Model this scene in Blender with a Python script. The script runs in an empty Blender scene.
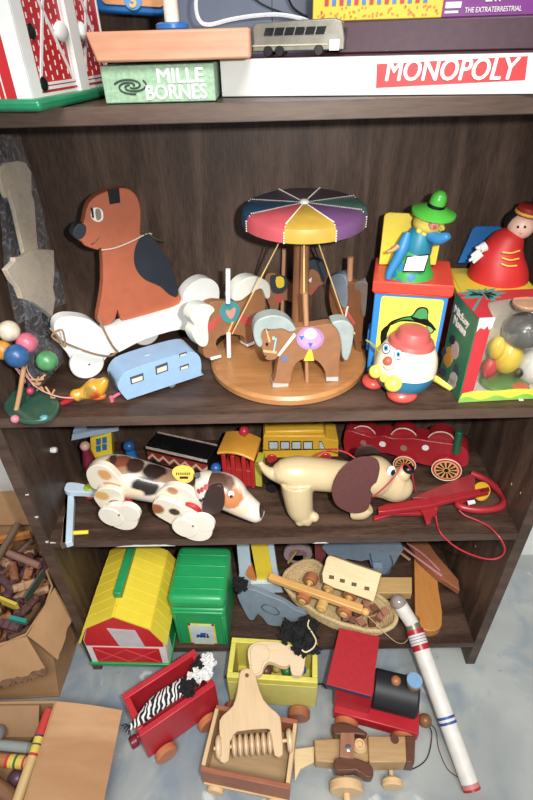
import bpy, bmesh, math, random
from mathutils import Matrix, Vector, noise
from mathutils.bvhtree import BVHTree
random.seed(7)
SC = bpy.context.scene
COL = SC.collection
PI = math.pi
R = math.radians

# ------------------------------------------------------------------ camera
CAM = Vector((0.3685, -0.5371, 1.0714))
PITCH, YAW, ROLL, FPX = 0.6223, -0.0138, -0.0288, 507.58
cp, sp = math.cos(PITCH), math.sin(PITCH)
FWD = Vector((math.sin(YAW) * cp, math.cos(YAW) * cp, -sp))
_r0 = Vector((math.cos(YAW), -math.sin(YAW), 0)); _u0 = _r0.cross(FWD)
RGT = _r0 * math.cos(ROLL) + _u0 * math.sin(ROLL)
UPV = -_r0 * math.sin(ROLL) + _u0 * math.cos(ROLL)
cd = bpy.data.cameras.new('camera'); co = bpy.data.objects.new('camera', cd); COL.objects.link(co)
m = Matrix.Identity(4)
for i in range(3):
    m[i][0], m[i][1], m[i][2], m[i][3] = RGT[i], UPV[i], -FWD[i], CAM[i]
co.matrix_world = m
cd.sensor_fit = 'VERTICAL'; cd.sensor_height = 36; cd.sensor_width = 24; cd.lens = FPX * 36 / 800
cd.clip_start = 0.02
SC.camera = co

# ------------------------------------------------------------------ light
w = bpy.data.worlds.new('world'); SC.world = w; w.use_nodes = True
bg = w.node_tree.nodes['Background']; bg.inputs[0].default_value = (0.86, 0.93, 1.0, 1); bg.inputs[1].default_value = 0.36
def area(name, loc, target, size, power, color, sy=None):
    l = bpy.data.lights.new(name, 'AREA'); l.energy = power; l.color = color; l.size = size
    if sy: l.shape = 'RECTANGLE'; l.size_y = sy
    o = bpy.data.objects.new(name, l); COL.objects.link(o); o.location = loc
    o.rotation_euler = (Vector(target) - Vector(loc)).to_track_quat('-Z', 'Y').to_euler()
    return o
# the camera's own flash, a few centimetres to the right of the lens
flash = area('camera_flash', CAM + RGT * 0.062 + UPV * 0.02 - FWD * 0.01, (0.38, 0.12, 0.42), 0.018, 3.1, (1.0, 0.97, 0.93)); flash.data.spread = R(112)
# room tube light overhead behind the photographer
room = area('ceiling_lamp', (0.5, -1.3, 2.4), (0.4, 0.0, 0.5), 1.2, 46, (1.0, 0.98, 0.95), 0.5)

SC.view_settings.view_transform = 'Standard'
SC.view_settings.look = 'None'
SC.view_settings.gamma = 1.0
SC.view_settings.use_curve_mapping = False
SC.view_settings.exposure = 0.0

# ------------------------------------------------------------------ measuring helpers
def ray(u, v): return FWD + RGT * ((u - 266.5) / FPX) - UPV * ((v - 400) / FPX)
def at(u, v, x=None, y=None, z=None):
    d = ray(u, v)
    if x is not None: t = (x - CAM.x) / d.x
    elif y is not None: t = (y - CAM.y) / d.y
    else: t = (z - CAM.z) / d.z
    return CAM + d * t
def zz(pts, s, ox, oy): return [(ox + p[0] / s, oy + p[1] / s) for p in pts]
def xform(o, xa, ya):
    xa = Vector(xa).normalized(); za = xa.cross(Vector(ya)).normalized(); ya = za.cross(xa)
    M = Matrix.Identity(4)
    for i in range(3): M[i][0], M[i][1], M[i][2], M[i][3] = xa[i], ya[i], za[i], o[i]
    return M
class Plane:                       # local x along the plane, y up it, z towards the viewer
    def __init__(s, M): s.M = M; s.I = M.inverted()
    def p(s, u, v):
        d = ray(u, v); n = s.M.to_3x3().col[2]; t = (s.M.translation - CAM).dot(n) / d.dot(n)
        q = s.I @ (CAM + d * t); return (q.x, q.y)
    def px(s, pts): return [s.p(*q) for q in pts]
    def off(s, d): return Plane(s.M @ Matrix.Translation((0, 0, d)))
    def T(s, x=0, y=0, z=0): return s.M @ Matrix.Translation((x, y, z))
def wallplane(o, yaw, lean=0):     # upright plane; yaw turns it about z, lean tips its top backwards
    a = R(yaw); xa = Vector((math.cos(a), math.sin(a), 0)); back = Vector((-math.sin(a), math.cos(a), 0))
    return Plane(xform(o, xa, Vector((0, 0, math.cos(R(lean)))) + back * math.sin(R(lean))))
def wpt(P, u, v, d=0): return P.M @ Vector((*P.off(d).p(u, v), d))
def flatplane(z): return Plane(xform((0, 0, z), (1, 0, 0), (0, 1, 0)))
def smooth(pts, k=4, closed=True):
    n = len(pts); out = []
    D = len(pts[0])
    rng = range(n) if closed else range(n - 1)
    for i in rng:
        P = [pts[(i + j) % n] if closed else pts[min(max(i + j, 0), n - 1)] for j in (-1, 0, 1, 2)]
        for q in range(k):
            t = q / k
            out.append(tuple(0.5 * (2 * P[1][d] + (P[2][d] - P[0][d]) * t + (2 * P[0][d] - 5 * P[1][d] + 4 * P[2][d] - P[3][d]) * t * t
                       + (-P[0][d] + 3 * P[1][d] - 3 * P[2][d] + P[3][d]) * t ** 3) for d in range(D)))
    if not closed: out.append(tuple(pts[-1]))
    return out
def frame(loc, yaw=0, pitch=0, roll=0):
    return Matrix.Translation(loc) @ Matrix.Rotation(R(yaw), 4, 'Z') @ Matrix.Rotation(R(pitch), 4, 'X') @ Matrix.Rotation(R(roll), 4, 'Y')
def TR(x=0, y=0, z=0): return Matrix.Translation((x, y, z))
RX = lambda a: Matrix.Rotation(R(a), 4, 'X')
RY = lambda a: Matrix.Rotation(R(a), 4, 'Y')
RZ = lambda a: Matrix.Rotation(R(a), 4, 'Z')
UPRIGHT = RX(90)                   # a profile's y becomes world z, its thickness runs along -y

def ppm(p): return FPX / (Vector(p) - CAM).dot(FWD)          # picture px per metre at a point
def hit(c, r, u, v, off=0.0, Mr=None):
    """where the sight line through (u,v) meets an ellipsoid; returns point and outward normal"""
    c = Vector(c); X = (Matrix.Translation(c) @ (Mr or Matrix.Identity(4))) @ Matrix.Diagonal((r[0], r[1], r[2], 1)); I = X.inverted()
    o = I @ CAM; d = (I.to_3x3() @ ray(u, v)); a = d.dot(d); b = 2 * o.dot(d); k = o.dot(o) - 1; q = b * b - 4 * a * k
    t = (-b - math.sqrt(max(q, 0))) / (2 * a); p = o + d * t
    n = (I.to_3x3().transposed() @ p).normalized(); return (X @ p) + n * off, n
def chain(pts, P, I, n=24, k=4, sq=1.0):
    """rings of radius r px along (u,v,r[,depth]) centres laid on plane P, in the space of I"""
    q = []
    for t in pts:
        d = t[3] if len(t) > 3 else 0
        p = P.M @ Vector((*P.off(d).p(t[0], t[1]), d)); q.append((*(I @ p), t[2] / ppm(p)))
    q = smooth(q, k, False); out = []; prev = None
    for i, t in enumerate(q):
        p = Vector(t[:3]); d = (Vector(q[min(i + 1, len(q) - 1)][:3]) - Vector(q[max(i - 1, 0)][:3])).normalized()
        if prev is None:
            a = d.cross(Vector((0, 0, 1))); a = a.normalized() if a.length > 1e-3 else Vector((1, 0, 0))
        else: a = (prev - d * prev.dot(d)).normalized()
        prev = a; b = a.cross(d)
        out.append([tuple(p + a * t[3] * math.cos(2 * PI * j / n) + b * t[3] * sq * math.sin(2 * PI * j / n)) for j in range(n)])
    return out

# ------------------------------------------------------------------ materials
def lin(c):
    g_ = .3 * c[0] + .59 * c[1] + .11 * c[2]; c = [x * .86 + g_ * .14 for x in c]      # every colour pulled towards grey, a soft haze put into the colours
    return tuple(((x / 255) / 12.92 if x / 255 <= 0.04045 else ((x / 255 + 0.055) / 1.055) ** 2.4) for x in c) + (1,)
MATS = {}
def mat(name, rgb, rough=0.5, var=0.12, scale=40, metal=0, bump=0.0, spec=0.5, coat=0, stretch=None, trans=0, alpha=1):
    if name in MATS: return MATS[name]
    mt = bpy.data.materials.new(name); mt.use_nodes = True; nt = mt.node_tree; b = nt.nodes['Principled BSDF']
    b.inputs['Roughness'].default_value = rough; b.inputs['Metallic'].default_value = metal
    b.inputs['Specular IOR Level'].default_value = spec; b.inputs['Coat Weight'].default_value = coat
    b.inputs['Transmission Weight'].default_value = trans; b.inputs['Alpha'].default_value = alpha
    tc = nt.nodes.new('ShaderNodeTexCoord'); mp = nt.nodes.new('ShaderNodeMapping'); nz = nt.nodes.new('ShaderNodeTexNoise')
    nt.links.new(tc.outputs['Object'], mp.inputs[0]); nt.links.new(mp.outputs[0], nz.inputs['Vector'])
    if stretch: mp.inputs['Scale'].default_value = stretch
    nz.inputs['Scale'].default_value = scale; nz.inputs['Detail'].default_value = 5; nz.inputs['Roughness'].default_value = 0.6
    cr = nt.nodes.new('ShaderNodeValToRGB'); c = lin(rgb)
    cr.color_ramp.elements[0].position = 0.3; cr.color_ramp.elements[1].position = 0.7
    cr.color_ramp.elements[0].color = tuple(max(0, x * (1 - var)) for x in c[:3]) + (1,)
    cr.color_ramp.elements[1].color = tuple(min(1, x * (1 + var)) for x in c[:3]) + (1,)
    nt.links.new(nz.outputs[0], cr.inputs[0]); nt.links.new(cr.outputs[0], b.inputs['Base Color'])
    if bump:
        bp = nt.nodes.new('ShaderNodeBump'); bp.inputs['Strength'].default_value = bump; bp.inputs['Distance'].default_value = 0.001
        nt.links.new(nz.outputs[0], bp.inputs['Height']); nt.links.new(bp.outputs[0], b.inputs['Normal'])
    MATS[name] = mt; return mt
def wood(name, c1, c2, axis='X', scale=22, rough=0.45, bands=1.0, bump=0.15, fine=0.35, spec=0.5):
    if name in MATS: return MATS[name]
    mt = bpy.data.materials.new(name); mt.use_nodes = True; nt = mt.node_tree; b = nt.nodes['Principled BSDF']
    b.inputs['Roughness'].default_value = rough; b.inputs['Specular IOR Level'].default_value = spec
    tc = nt.nodes.new('ShaderNodeTexCoord'); mp = nt.nodes.new('ShaderNodeMapping')
    s = [1, 1, 1]; s['XYZ'.index(axis)] = 0.12; mp.inputs['Scale'].default_value = s
    nt.links.new(tc.outputs['Object'], mp.inputs[0])
    nz = nt.nodes.new('ShaderNodeTexNoise'); nz.inputs['Scale'].default_value = scale; nz.inputs['Detail'].default_value = 3; nz.inputs['Distortion'].default_value = 0.8
    nt.links.new(mp.outputs[0], nz.inputs['Vector'])
    mu = nt.nodes.new('ShaderNodeMath'); mu.operation = 'MULTIPLY'; mu.inputs[1].default_value = 9 * bands
    sn = nt.nodes.new('ShaderNodeMath'); sn.operation = 'SINE'
    nt.links.new(nz.outputs[0], mu.inputs[0]); nt.links.new(mu.outputs[0], sn.inputs[0])
    n2 = nt.nodes.new('ShaderNodeTexNoise'); n2.inputs['Scale'].default_value = scale * 14; n2.inputs['Detail'].default_value = 4
    nt.links.new(mp.outputs[0], n2.inputs['Vector'])
    ml = nt.nodes.new('ShaderNodeMath'); ml.operation = 'MULTIPLY_ADD'; ml.inputs[1].default_value = 0.3; ml.inputs[2].default_value = 0.5
    nt.links.new(sn.outputs[0], ml.inputs[0])
    mx = nt.nodes.new('ShaderNodeMath'); mx.operation = 'MULTIPLY_ADD'; mx.inputs[1].default_value = fine * 2
    sb = nt.nodes.new('ShaderNodeMath'); sb.operation = 'SUBTRACT'; sb.inputs[1].default_value = fine
    nt.links.new(n2.outputs[0], mx.inputs[0]); nt.links.new(ml.outputs[0], mx.inputs[2]); nt.links.new(mx.outputs[0], sb.inputs[0])
    cr = nt.nodes.new('ShaderNodeValToRGB'); cr.color_ramp.elements[0].color = lin(c1); cr.color_ramp.elements[1].color = lin(c2)
    cr.color_ramp.elements[0].position = 0.15; cr.color_ramp.elements[1].position = 0.85
    nt.links.new(sb.outputs[0], cr.inputs[0]); nt.links.new(cr.outputs[0], b.inputs['Base Color'])
    if bump:
        bp = nt.nodes.new('ShaderNodeBump'); bp.inputs['Strength'].default_value = bump; bp.inputs['Distance'].default_value = 0.0006
        nt.links.new(sb.outputs[0], bp.inputs['Height']); nt.links.new(bp.outputs[0], b.inputs['Normal'])
    MATS[name] = mt; return mt
def spots(name, rgb, lst, rough=0.35, edge=0.12, wob=0.25, nscale=60, coat=0.0, space='Object'):
    """painted patches: lst of ((x,y,z),(rx,ry,rz),rgb) in the object's own space"""
    mt = bpy.data.materials.new(name); mt.use_nodes = True; nt = mt.node_tree; b = nt.nodes['Principled BSDF']
    b.inputs['Roughness'].default_value = rough; b.inputs['Coat Weight'].default_value = coat
    tc = nt.nodes.new('ShaderNodeTexCoord')
    nz = nt.nodes.new('ShaderNodeTexNoise'); nz.inputs['Scale'].default_value = nscale; nz.inputs['Detail'].default_value = 3
    nt.links.new(tc.outputs[space], nz.inputs['Vector'])
    prev = None
    for c, r, col in lst:
        mp = nt.nodes.new('ShaderNodeMapping'); mp.vector_type = 'POINT'
        mp.inputs['Location'].default_value = [-c[i] / r[i] for i in range(3)]; mp.inputs['Scale'].default_value = [1 / r[i] for i in range(3)]
        nt.links.new(tc.outputs[space], mp.inputs[0])
        ln = nt.nodes.new('ShaderNodeVectorMath'); ln.operation = 'LENGTH'; nt.links.new(mp.outputs[0], ln.inputs[0])
        ad = nt.nodes.new('ShaderNodeMath'); ad.operation = 'MULTIPLY_ADD'; ad.inputs[1].default_value = wob * 2; nt.links.new(nz.outputs[0], ad.inputs[0]); nt.links.new(ln.outputs['Value'], ad.inputs[2])
        mr = nt.nodes.new('ShaderNodeMapRange'); mr.inputs['From Min'].default_value = 1 + wob - edge; mr.inputs['From Max'].default_value = 1 + wob + edge
        mr.inputs['To Min'].default_value = 1; mr.inputs['To Max'].default_value = 0; nt.links.new(ad.outputs[0], mr.inputs['Value'])
        mx = nt.nodes.new('ShaderNodeMix'); mx.data_type = 'RGBA'; nt.links.new(mr.outputs[0], mx.inputs['Factor'])
        if prev is None: mx.inputs['A'].default_value = lin(rgb)
        else: nt.links.new(prev, mx.inputs['A'])
        mx.inputs['B'].default_value = lin(col); prev = mx.outputs['Result']
    nt.links.new(prev, b.inputs['Base Color'])
    MATS[name] = mt; return mt

# ------------------------------------------------------------------ geometry collector
class G:
    def __init__(s): s.v = []; s.f = []; s.mi = []
    def add(s, vs, fs, m=0, M=None):
        b = len(s.v); s.v += [tuple(M @ Vector(p)) if M else tuple(p) for p in vs]
        s.f += [tuple(b + i for i in f) for f in fs]; s.mi += [m] * len(fs); return s
    def box(s, x0, y0, z0, x1, y1, z1, m=0, M=None):
        v = [(x, y, z) for x in (x0, x1) for y in (y0, y1) for z in (z0, z1)]
        return s.add(v, [(0, 1, 3, 2), (4, 6, 7, 5), (0, 4, 5, 1), (2, 3, 7, 6), (0, 2, 6, 4), (1, 5, 7, 3)], m, M)
    def rings(s, rs, m=0, M=None, cap=True, close=False):
        n = len(rs[0]); v = [p for r in rs for p in r]; f = []
        K = len(rs)
        for i in range(K if close else K - 1):
            a = i * n; b = ((i + 1) % K) * n
            for j in range(n): k = (j + 1) % n; f.append((a + j, a + k, b + k, b + j))
        if cap and not close: f.append(tuple(reversed(range(n)))); f.append(tuple((K - 1) * n + j for j in range(n)))
        return s.add(v, f, m, M)
    def lathe(s, prof, M=None, n=28, m=0, sy=1.0):
        rs = [[(max(r, 1e-5) * math.cos(2 * PI * j / n), sy * max(r, 1e-5) * math.sin(2 * PI * j / n), z) for j in range(n)] for r, z in prof]
        return s.rings(rs, m, M)
    def cyl(s, p0, p1, r, r2=None, n=20, m=0, bev=0, M=None):
        p0 = Vector(p0); p1 = Vector(p1); d = p1 - p0; L = d.length
        q = Vector((0, 0, 1)).rotation_difference(d).to_matrix().to_4x4()
        r2 = r if r2 is None else r2
        pr = [(r, 0), (r2, L)] if not bev else [(r - bev, 0), (r, bev), (r2, L - bev), (r2 - bev, L)]
        X = Matrix.Translation(p0) @ q
        return s.lathe(pr, (M @ X) if M else X, n, m)
    def ball(s, c, r, m=0, M=None, n=20, k=12):
        if not hasattr(r, '__len__'): r = (r, r, r)
        pr = [(math.sin(PI * i / k), -math.cos(PI * i / k)) for i in range(k + 1)]
        X = Matrix.Translation(c) @ Matrix.Diagonal((r[0], r[1], r[2], 1))
        return s.lathe(pr, (M @ X) if M else X, n, m)
    def prism(s, poly, t, M=None, m=0, z0=None):
        """polygon in local xy, from z=0 back to z=-t (z0: start height)"""
        a = sum(poly[i][0] * poly[(i + 1) % len(poly)][1] - poly[(i + 1) % len(poly)][0] * poly[i][1] for i in range(len(poly)))
        if a < 0: poly = poly[::-1]
        z1 = 0 if z0 is None else z0
        n = len(poly); v = [(p[0], p[1], z1 - t) for p in poly] + [(p[0], p[1], z1) for p in poly]
        f = [tuple(reversed(range(n))), tuple(range(n, 2 * n))] + [(j, (j + 1) % n, n + (j + 1) % n, n + j) for j in range(n)]
        return s.add(v, f, m, M)
    def tube(s, pts, r, m=0, n=8, k=6, closed=False, M=None, flat=1.0):
        pts = smooth([tuple(p) for p in pts], k, closed) if k > 1 else pts
        P = [Vector(p) for p in pts]; rs = []
        up = Vector((0, 0, 1)); N = len(P)
        prev = None
        for i, p in enumerate(P):
            d = (P[(i + 1) % N] - P[i - 1]) if closed else (P[min(i + 1, N - 1)] - P[max(i - 1, 0)])
            d = d.normalized() if d.length > 1e-9 else Vector((1, 0, 0))
            if prev is None:
                a = d.cross(up); a = a.normalized() if a.length > 1e-3 else d.cross(Vector((1, 0, 0))).normalized()
            else:
                a = (prev - d * prev.dot(d)); a = a.normalized() if a.length > 1e-6 else prev
            prev = a; b = d.cross(a)
            rr = r[0] + (r[1] - r[0]) * i / max(1, N - 1) if isinstance(r, tuple) else r
            rs.append([tuple(p + a * (rr * math.cos(2 * PI * j / n)) + b * (rr * flat * math.sin(2 * PI * j / n))) for j in range(n)])
        return s.rings(rs, m, M, close=closed)
    def disc(s, c, r, t, M=None, m=0, n=24, ry=None):
        ry = ry or r
        return s.prism([(c[0] + r * math.cos(2 * PI * i / n), c[1] + ry * math.sin(2 * PI * i / n)) for i in range(n)], t, M, m, z0=t)
    def text(s, txt, w, h, M, m=0, t=0.0006, bold=0.0, shear=0.0, fat=0):
        """lettering fitted to a w x h box whose lower left corner is M's origin"""
        cu = bpy.data.curves.new('t', 'FONT'); cu.body = txt; cu.extrude = t / 2; cu.resolution_u = 3; cu.offset = bold; cu.shear = shear
        o = bpy.data.objects.new('t', cu); me = bpy.data.meshes.new_from_object(o)
        xs = [v.co.x for v in me.vertices]; ys = [v.co.y for v in me.vertices]
        a, b, c, d = min(xs), max(xs), min(ys), max(ys)
        v = [((p.co.x - a) * w / (b - a), (p.co.y - c) * h / (d - c), p.co.z + t / 2) for p in me.vertices]
        for k, (dx, dy) in enumerate(((0, 0),) if not fat else ((-fat, 0), (fat, 0), (0, -fat * .6), (0, fat * .6))): s.add([(p[0] + dx, p[1] + dy, p[2] + k * .00012) for p in v], [tuple(f.vertices) for f in me.polygons], m, M)
        bpy.data.objects.remove(o); bpy.data.curves.remove(cu); bpy.data.meshes.remove(me); return s
    def cl(s, par, x0=-9, x1=9, y0=-9, y1=9, z0=-9, z1=9):
        """keep the shape inside the space it has, in world coordinates"""
        M = par if isinstance(par, Matrix) else par.matrix_world.copy(); I = M.inverted()
        o = []
        for p in s.v: q = M @ Vector(p); o.append(tuple(I @ Vector((min(max(q.x, x0), x1), min(max(q.y, y0), y1), min(max(q.z, z0), z1)))))
        s.v = o; return s
    def mk(s, name, mats, parent=None, bev=0, seg=2, ang=38, remesh=0, sub=0, sm=0, label=None, M=None, cat=None, group=None, kind=None, lap=0):
        """M: the object's matrix when top-level; geometry is local to it"""
        if not isinstance(mats, (list, tuple)): mats = [mats]
        me = bpy.data.meshes.new(name); me.from_pydata(s.v, [], s.f)
        for q in mats: me.materials.append(q)
        me.polygons.foreach_set('material_index', s.mi)
        bm = bmesh.new(); bm.from_mesh(me); bmesh.ops.recalc_face_normals(bm, faces=bm.faces)
        if bev:
            for e in bm.edges: pass
            es = [e for e in bm.edges if len(e.link_faces) == 2 and e.calc_face_angle(0) > R(50)]
            bm.to_mesh(me)
        else: bm.to_mesh(me)
        bm.free(); me.validate()
        me.polygons.foreach_set('use_smooth', [True] * len(me.polygons))
        me.set_sharp_from_angle(angle=R(ang if not remesh else 180))
        o = bpy.data.objects.new(name, me); COL.objects.link(o)
        if bev:
            b = o.modifiers.new('bevel', 'BEVEL'); b.width = bev; b.segments = seg; b.limit_method = 'ANGLE'; b.angle_limit = R(50)
            b.harden_normals = False; b.use_clamp_overlap = True
        if remesh:
            q = o.modifiers.new('remesh', 'REMESH'); q.mode = 'VOXEL'; q.voxel_size = remesh; q.use_smooth_shade = True
        if sm:
            q = o.modifiers.new('smooth', 'SMOOTH'); q.iterations = sm; q.factor = 0.5
        if sub:
            q = o.modifiers.new('subsurf', 'SUBSURF'); q.levels = sub; q.render_levels = sub
        if parent: o.parent = parent
        if M is not None: o.matrix_world = M
        if label: o['label'] = label
        if cat: o['category'] = cat
        if group: o['group'] = group
        if kind: o['kind'] = kind
        return o
def thing(name, label, cat, M, group=None):
    o = bpy.data.objects.new(name, None); COL.objects.link(o); o.empty_display_size = 0.02
    o.matrix_world = M; o.matrix_local = M; o['label'] = label; o['category'] = cat
    if group: o['group'] = group
    return o, M.inverted()
def struct(name, g, mt, **k): return g.mk(name, mt, kind='structure', **k)

# shared paints
H1, H2, H3, H4 = 1.023, 0.665, 0.4128, 0.0823
W, D, TS, TP = 0.76, 0.2477, 0.0165, 0.0185
white = mat('white_paint', (225, 226, 222), 0.4, 0.05)
red = mat('red_paint', (182, 32, 38), 0.35, 0.1)
black = mat('black_paint', (14, 14, 16), 0.35, 0.1)
yellow = mat('yellow_paint', (238, 205, 40), 0.35, 0.06)
blue = mat('blue_paint', (30, 110, 190), 0.35, 0.08)
green = mat('green_paint', (22, 135, 80), 0.35, 0.08)
pink = mat('pink_paint', (226, 120, 140), 0.4, 0.08)
# ================================================================== SETTING
def floor_mat():
    mt = bpy.data.materials.new('painted_concrete'); mt.use_nodes = True; nt = mt.node_tree; b = nt.nodes['Principled BSDF']
    b.inputs['Roughness'].default_value = 0.42; b.inputs['Specular IOR Level'].default_value = 0.35
    tc = nt.nodes.new('ShaderNodeTexCoord')
    def nz(sc, det=5, dist=0.4):
        n = nt.nodes.new('ShaderNodeTexNoise'); n.inputs['Scale'].default_value = sc; n.inputs['Detail'].default_value = det; n.inputs['Distortion'].default_value = dist
        nt.links.new(tc.outputs['Object'], n.inputs['Vector']); return n
    def ramp(n, a, b_, c0, c1):
        r = nt.nodes.new('ShaderNodeValToRGB'); r.color_ramp.elements[0].position = a; r.color_ramp.elements[1].position = b_
        r.color_ramp.elements[0].color = c0; r.color_ramp.elements[1].color = c1; nt.links.new(n.outputs[0], r.inputs[0]); return r
    def mix(f, A, B):
        x = nt.nodes.new('ShaderNodeMix'); x.data_type = 'RGBA'; nt.links.new(f, x.inputs['Factor'])
        for s, v in (('A', A), ('B', B)):
            if isinstance(v, tuple): x.inputs[s].default_value = v
            else: nt.links.new(v, x.inputs[s])
        return x.outputs['Result']
    base = ramp(nz(5, 6), 0.35, 0.68, lin((146, 151, 150)), lin((180, 183, 177)))
    # worn blue-grey paint, mostly on the left of the bookcase front
    sx = nt.nodes.new('ShaderNodeSeparateXYZ'); nt.links.new(tc.outputs['Object'], sx.inputs[0])
    mr = nt.nodes.new('ShaderNodeMapRange'); mr.inputs['From Min'].default_value = 0.15; mr.inputs['From Max'].default_value = 0.75
    mr.inputs['To Min'].default_value = 0.10; mr.inputs['To Max'].default_value = -0.10; nt.links.new(sx.outputs[0], mr.inputs['Value'])
    n2 = nz(9, 7, 1.2); ad = nt.nodes.new('ShaderNodeMath'); ad.operation = 'ADD'; nt.links.new(n2.outputs[0], ad.inputs[0]); nt.links.new(mr.outputs[0], ad.inputs[1])
    bl = ramp(ad, 0.44, 0.68, (0, 0, 0, 1), (1, 1, 1, 1))
    col = mix(bl.outputs[0], base.outputs[0], lin((128, 143, 155)))
    wh = ramp(nz(16, 4, 0.2), 0.66, 0.72, (0, 0, 0, 1), (0.8, 0.8, 0.8, 1))
    col = mix(wh.outputs[0], col, lin((205, 210, 210)))
    dk = ramp(nz(38, 3, 0), 0.70, 0.76, (0, 0, 0, 1), (0.6, 0.6, 0.6, 1))
    col = mix(dk.outputs[0], col, lin((70, 76, 80)))
    nt.links.new(col, b.inputs['Base Color'])
    bp = nt.nodes.new('ShaderNodeBump'); bp.inputs['Strength'].default_value = 0.25; bp.inputs['Distance'].default_value = 0.001
    nt.links.new(nz(60).outputs[0], bp.inputs['Height']); nt.links.new(bp.outputs[0], b.inputs['Normal'])
    return mt
struct('floor', G().box(-1.6, -2.2, -0.05, 2.2, 0.27, 0), floor_mat())
wallm = mat('white_wall', (232, 230, 224), 0.7, 0.04, 20)
struct('wall_back', G().box(-1.6, 0.268, 0, 2.2, 0.33, 2.6), wallm)

# ------------------------------------------------------------------ bookcase
dk_x = wood('laminate_along', (56, 39, 30), (96, 71, 57), 'X', 34, 0.42, 0.8, 0.1, 0.45, 0.3)
dk_z = wood('laminate_upright', (68, 51, 42), (108, 86, 72), 'Z', 34, 0.45, 0.8, 0.1, 0.45, 0.3)
edge = wood('laminate_edge', (64, 46, 36), (94, 71, 57), 'X', 30, 0.5, 0.7, 0.05, 0.4)
chipm = mat('chipped_laminate', (208, 205, 196), 0.8, 0.1, 120)
case, _ = thing('bookcase', 'dark wood-grain bookcase with four shelves crowded with old toys', 'bookcase', frame((W / 2, 0, 0)))
X0 = W / 2
def cmk(g, name, mts, **k):
    return g.mk(name, mts, case, **k)
def L(x): return x - X0
TOP = 1.42
g = G().box(L(-TP), 0, 0, L(0), D, TOP)
g.box(L(-TP) + .0005, -0.0006, 0, L(-0.0005), 0, TOP, 1)
for z, dy, s in ((0.41, 0.0, .004), (0.47, .0, .003), (0.52, 0, .002)):
    g.box(L(-0.004), -0.0012, z, L(0.0003), 0.001, z + s, 2)
cmk(g, 'side_panel', [dk_z, edge, chipm])
g = G().box(L(W), 0, 0, L(W + TP), D, TOP)
g.box(L(W + 0.0005), -0.0006, 0, L(W + TP - 0.0005), 0, TOP, 1)
for y, z in ((.06, .46), (.11, .33), (.19, .50), (.03, .47), (.10, .25), (.17, .16)):
    g.box(L(W - 0.0004), y, z, L(W), y + .0015, z + .004, 2)
cmk(g, 'side_panel', [dk_z, edge, chipm])
cmk(G().box(L(-TP), D, 0.03, L(W + TP), D + 0.006, TOP), 'back_panel', dk_z)
rng = random.Random(3)
for k, z in enumerate((H1, H2, H3, H4, TOP)):
    g = G().box(L(0), 0, z - TS, L(W), D, z - .0007)
    g.box(L(0), -0.0007, z - TS + .0008, L(W), 0, z - .0008, 1)
    if k == 2:      # torn strip and nicks along the lip
        for (u0, u1, zz0, zz1) in ((0.108, 0.205, 0.0, 0.0045), (0.43, 0.455, 0, .003), (0.002, 0.012, .012, .016)):
            n = 16; up = []; lo = []
            for i in range(n + 1):
                x = u0 + (u1 - u0) * i / n; e = min(i, n - i, 3) / 3
                up.append((L(x), z - TS + zz0 + (zz1 - zz0) * e * rng.uniform(.6, 1))); lo.append((L(x), z - TS + zz0 + rng.uniform(0, .0006)))
            g.prism(lo + up[::-1], 0.0006, UPRIGHT, 2, z0=0.0012)
    if k == 1:
        g.box(L(.70), 0.015, z, L(.706), 0.018, z + .0012, 2)
    cmk(g, 'shelf', [dk_x, edge, chipm], label='shelf with a torn white strip on its front lip' if k == 2 else None)
# white pin on the left side panel
g = G().lathe([(.0045, 0), (.0052, .003), (.0052, .007), (.004, .0095), (.0, .0098)], RY(90) @ TR(0, 0, 0))
p = at(51, 450, x=0.0)
g.mk('shelf_pin', white, case, label='white plastic shelf pin').matrix_local = frame(p - Vector((X0, 0, 0)))
# ================================================================== TOP SHELF
# ---- lithographed barn
c0 = at(35, 105, z=H1 + .004); bM = frame((c0.x, c0.y, H1), -12)
barn, bI = thing('toy_barn', 'red and white toy barn on a green base at the top shelf edge', 'toy barn', bM)
brick = mat('barn_red', (204, 34, 40), 0.3, 0.08)
bw, bd, bh = 0.135, 0.15, 0.17
G().box(-bw - .01, -.012, 0, .012, bd + .01, .009).mk('base', mat('barn_green', (24, 128, 84), 0.3), barn, bev=.003)
g = G().box(-bw, 0, .009, 0, bd, bh)
g.box(-.015, -.0008, .009, .0008, 0, bh, 1); g.box(0, -.0008, .009, .0012, .014, bh, 1)           # white corner
for x in (-.027, -.033): g.box(x, -.0006, .009, x + .001, 0, bh, 1)
g.box(0, .077, .009, .0045, .094, bh, 1)                                                        # white post on the long side
g.box(0, .014, .009, .0008, bd, .016, 1); g.box(0, .014, .0115, .001, bd, .0135, 0)
rn = random.Random(1)
for j in range(13):                                                                             # dashed boards
    y = .018 + j * .0095
    if .072 < y < .095: continue
    for i in range(20):
        z = .020 + i * .0075 + (j % 2) * .0035
        g.box(0, y, z, .0004, y + .0012, z + .004, 1)
def bar(g, y0, z0, y1, z1, wd, x=.0009, m=1):
    d = Vector((y1 - y0, z1 - z0)).normalized(); n = Vector((-d.y, d.x)) * wd / 2
    q = [(y0 + n.x, z0 + n.y), (y1 + n.x, z1 + n.y), (y1 - n.x, z1 - n.y), (y0 - n.x, z0 - n.y)]
    g.add([(0, a, b) for a, b in q] + [(x, a, b) for a, b in q], [(0, 1, 2, 3), (4, 5, 6, 7), (0, 1, 5, 4), (1, 2, 6, 5), (2, 3, 7, 6), (3, 0, 4, 7)], m)
for y0 in (.016, .097):
    y1 = y0 + (.058 if y0 < .05 else .05)
    bar(g, y0, .125, y1, .018, .003); bar(g, y0, .018, y1, .125, .003); bar(g, y0, .018, y1, .018, .002, .0011); bar(g, y1, .018, y1, .13, .002, .0011)
    g.ball((.002, .066 if y0 < .05 else .104, .056), (.004, .011 if y0 < .05 else .006, .008), 1)
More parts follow.
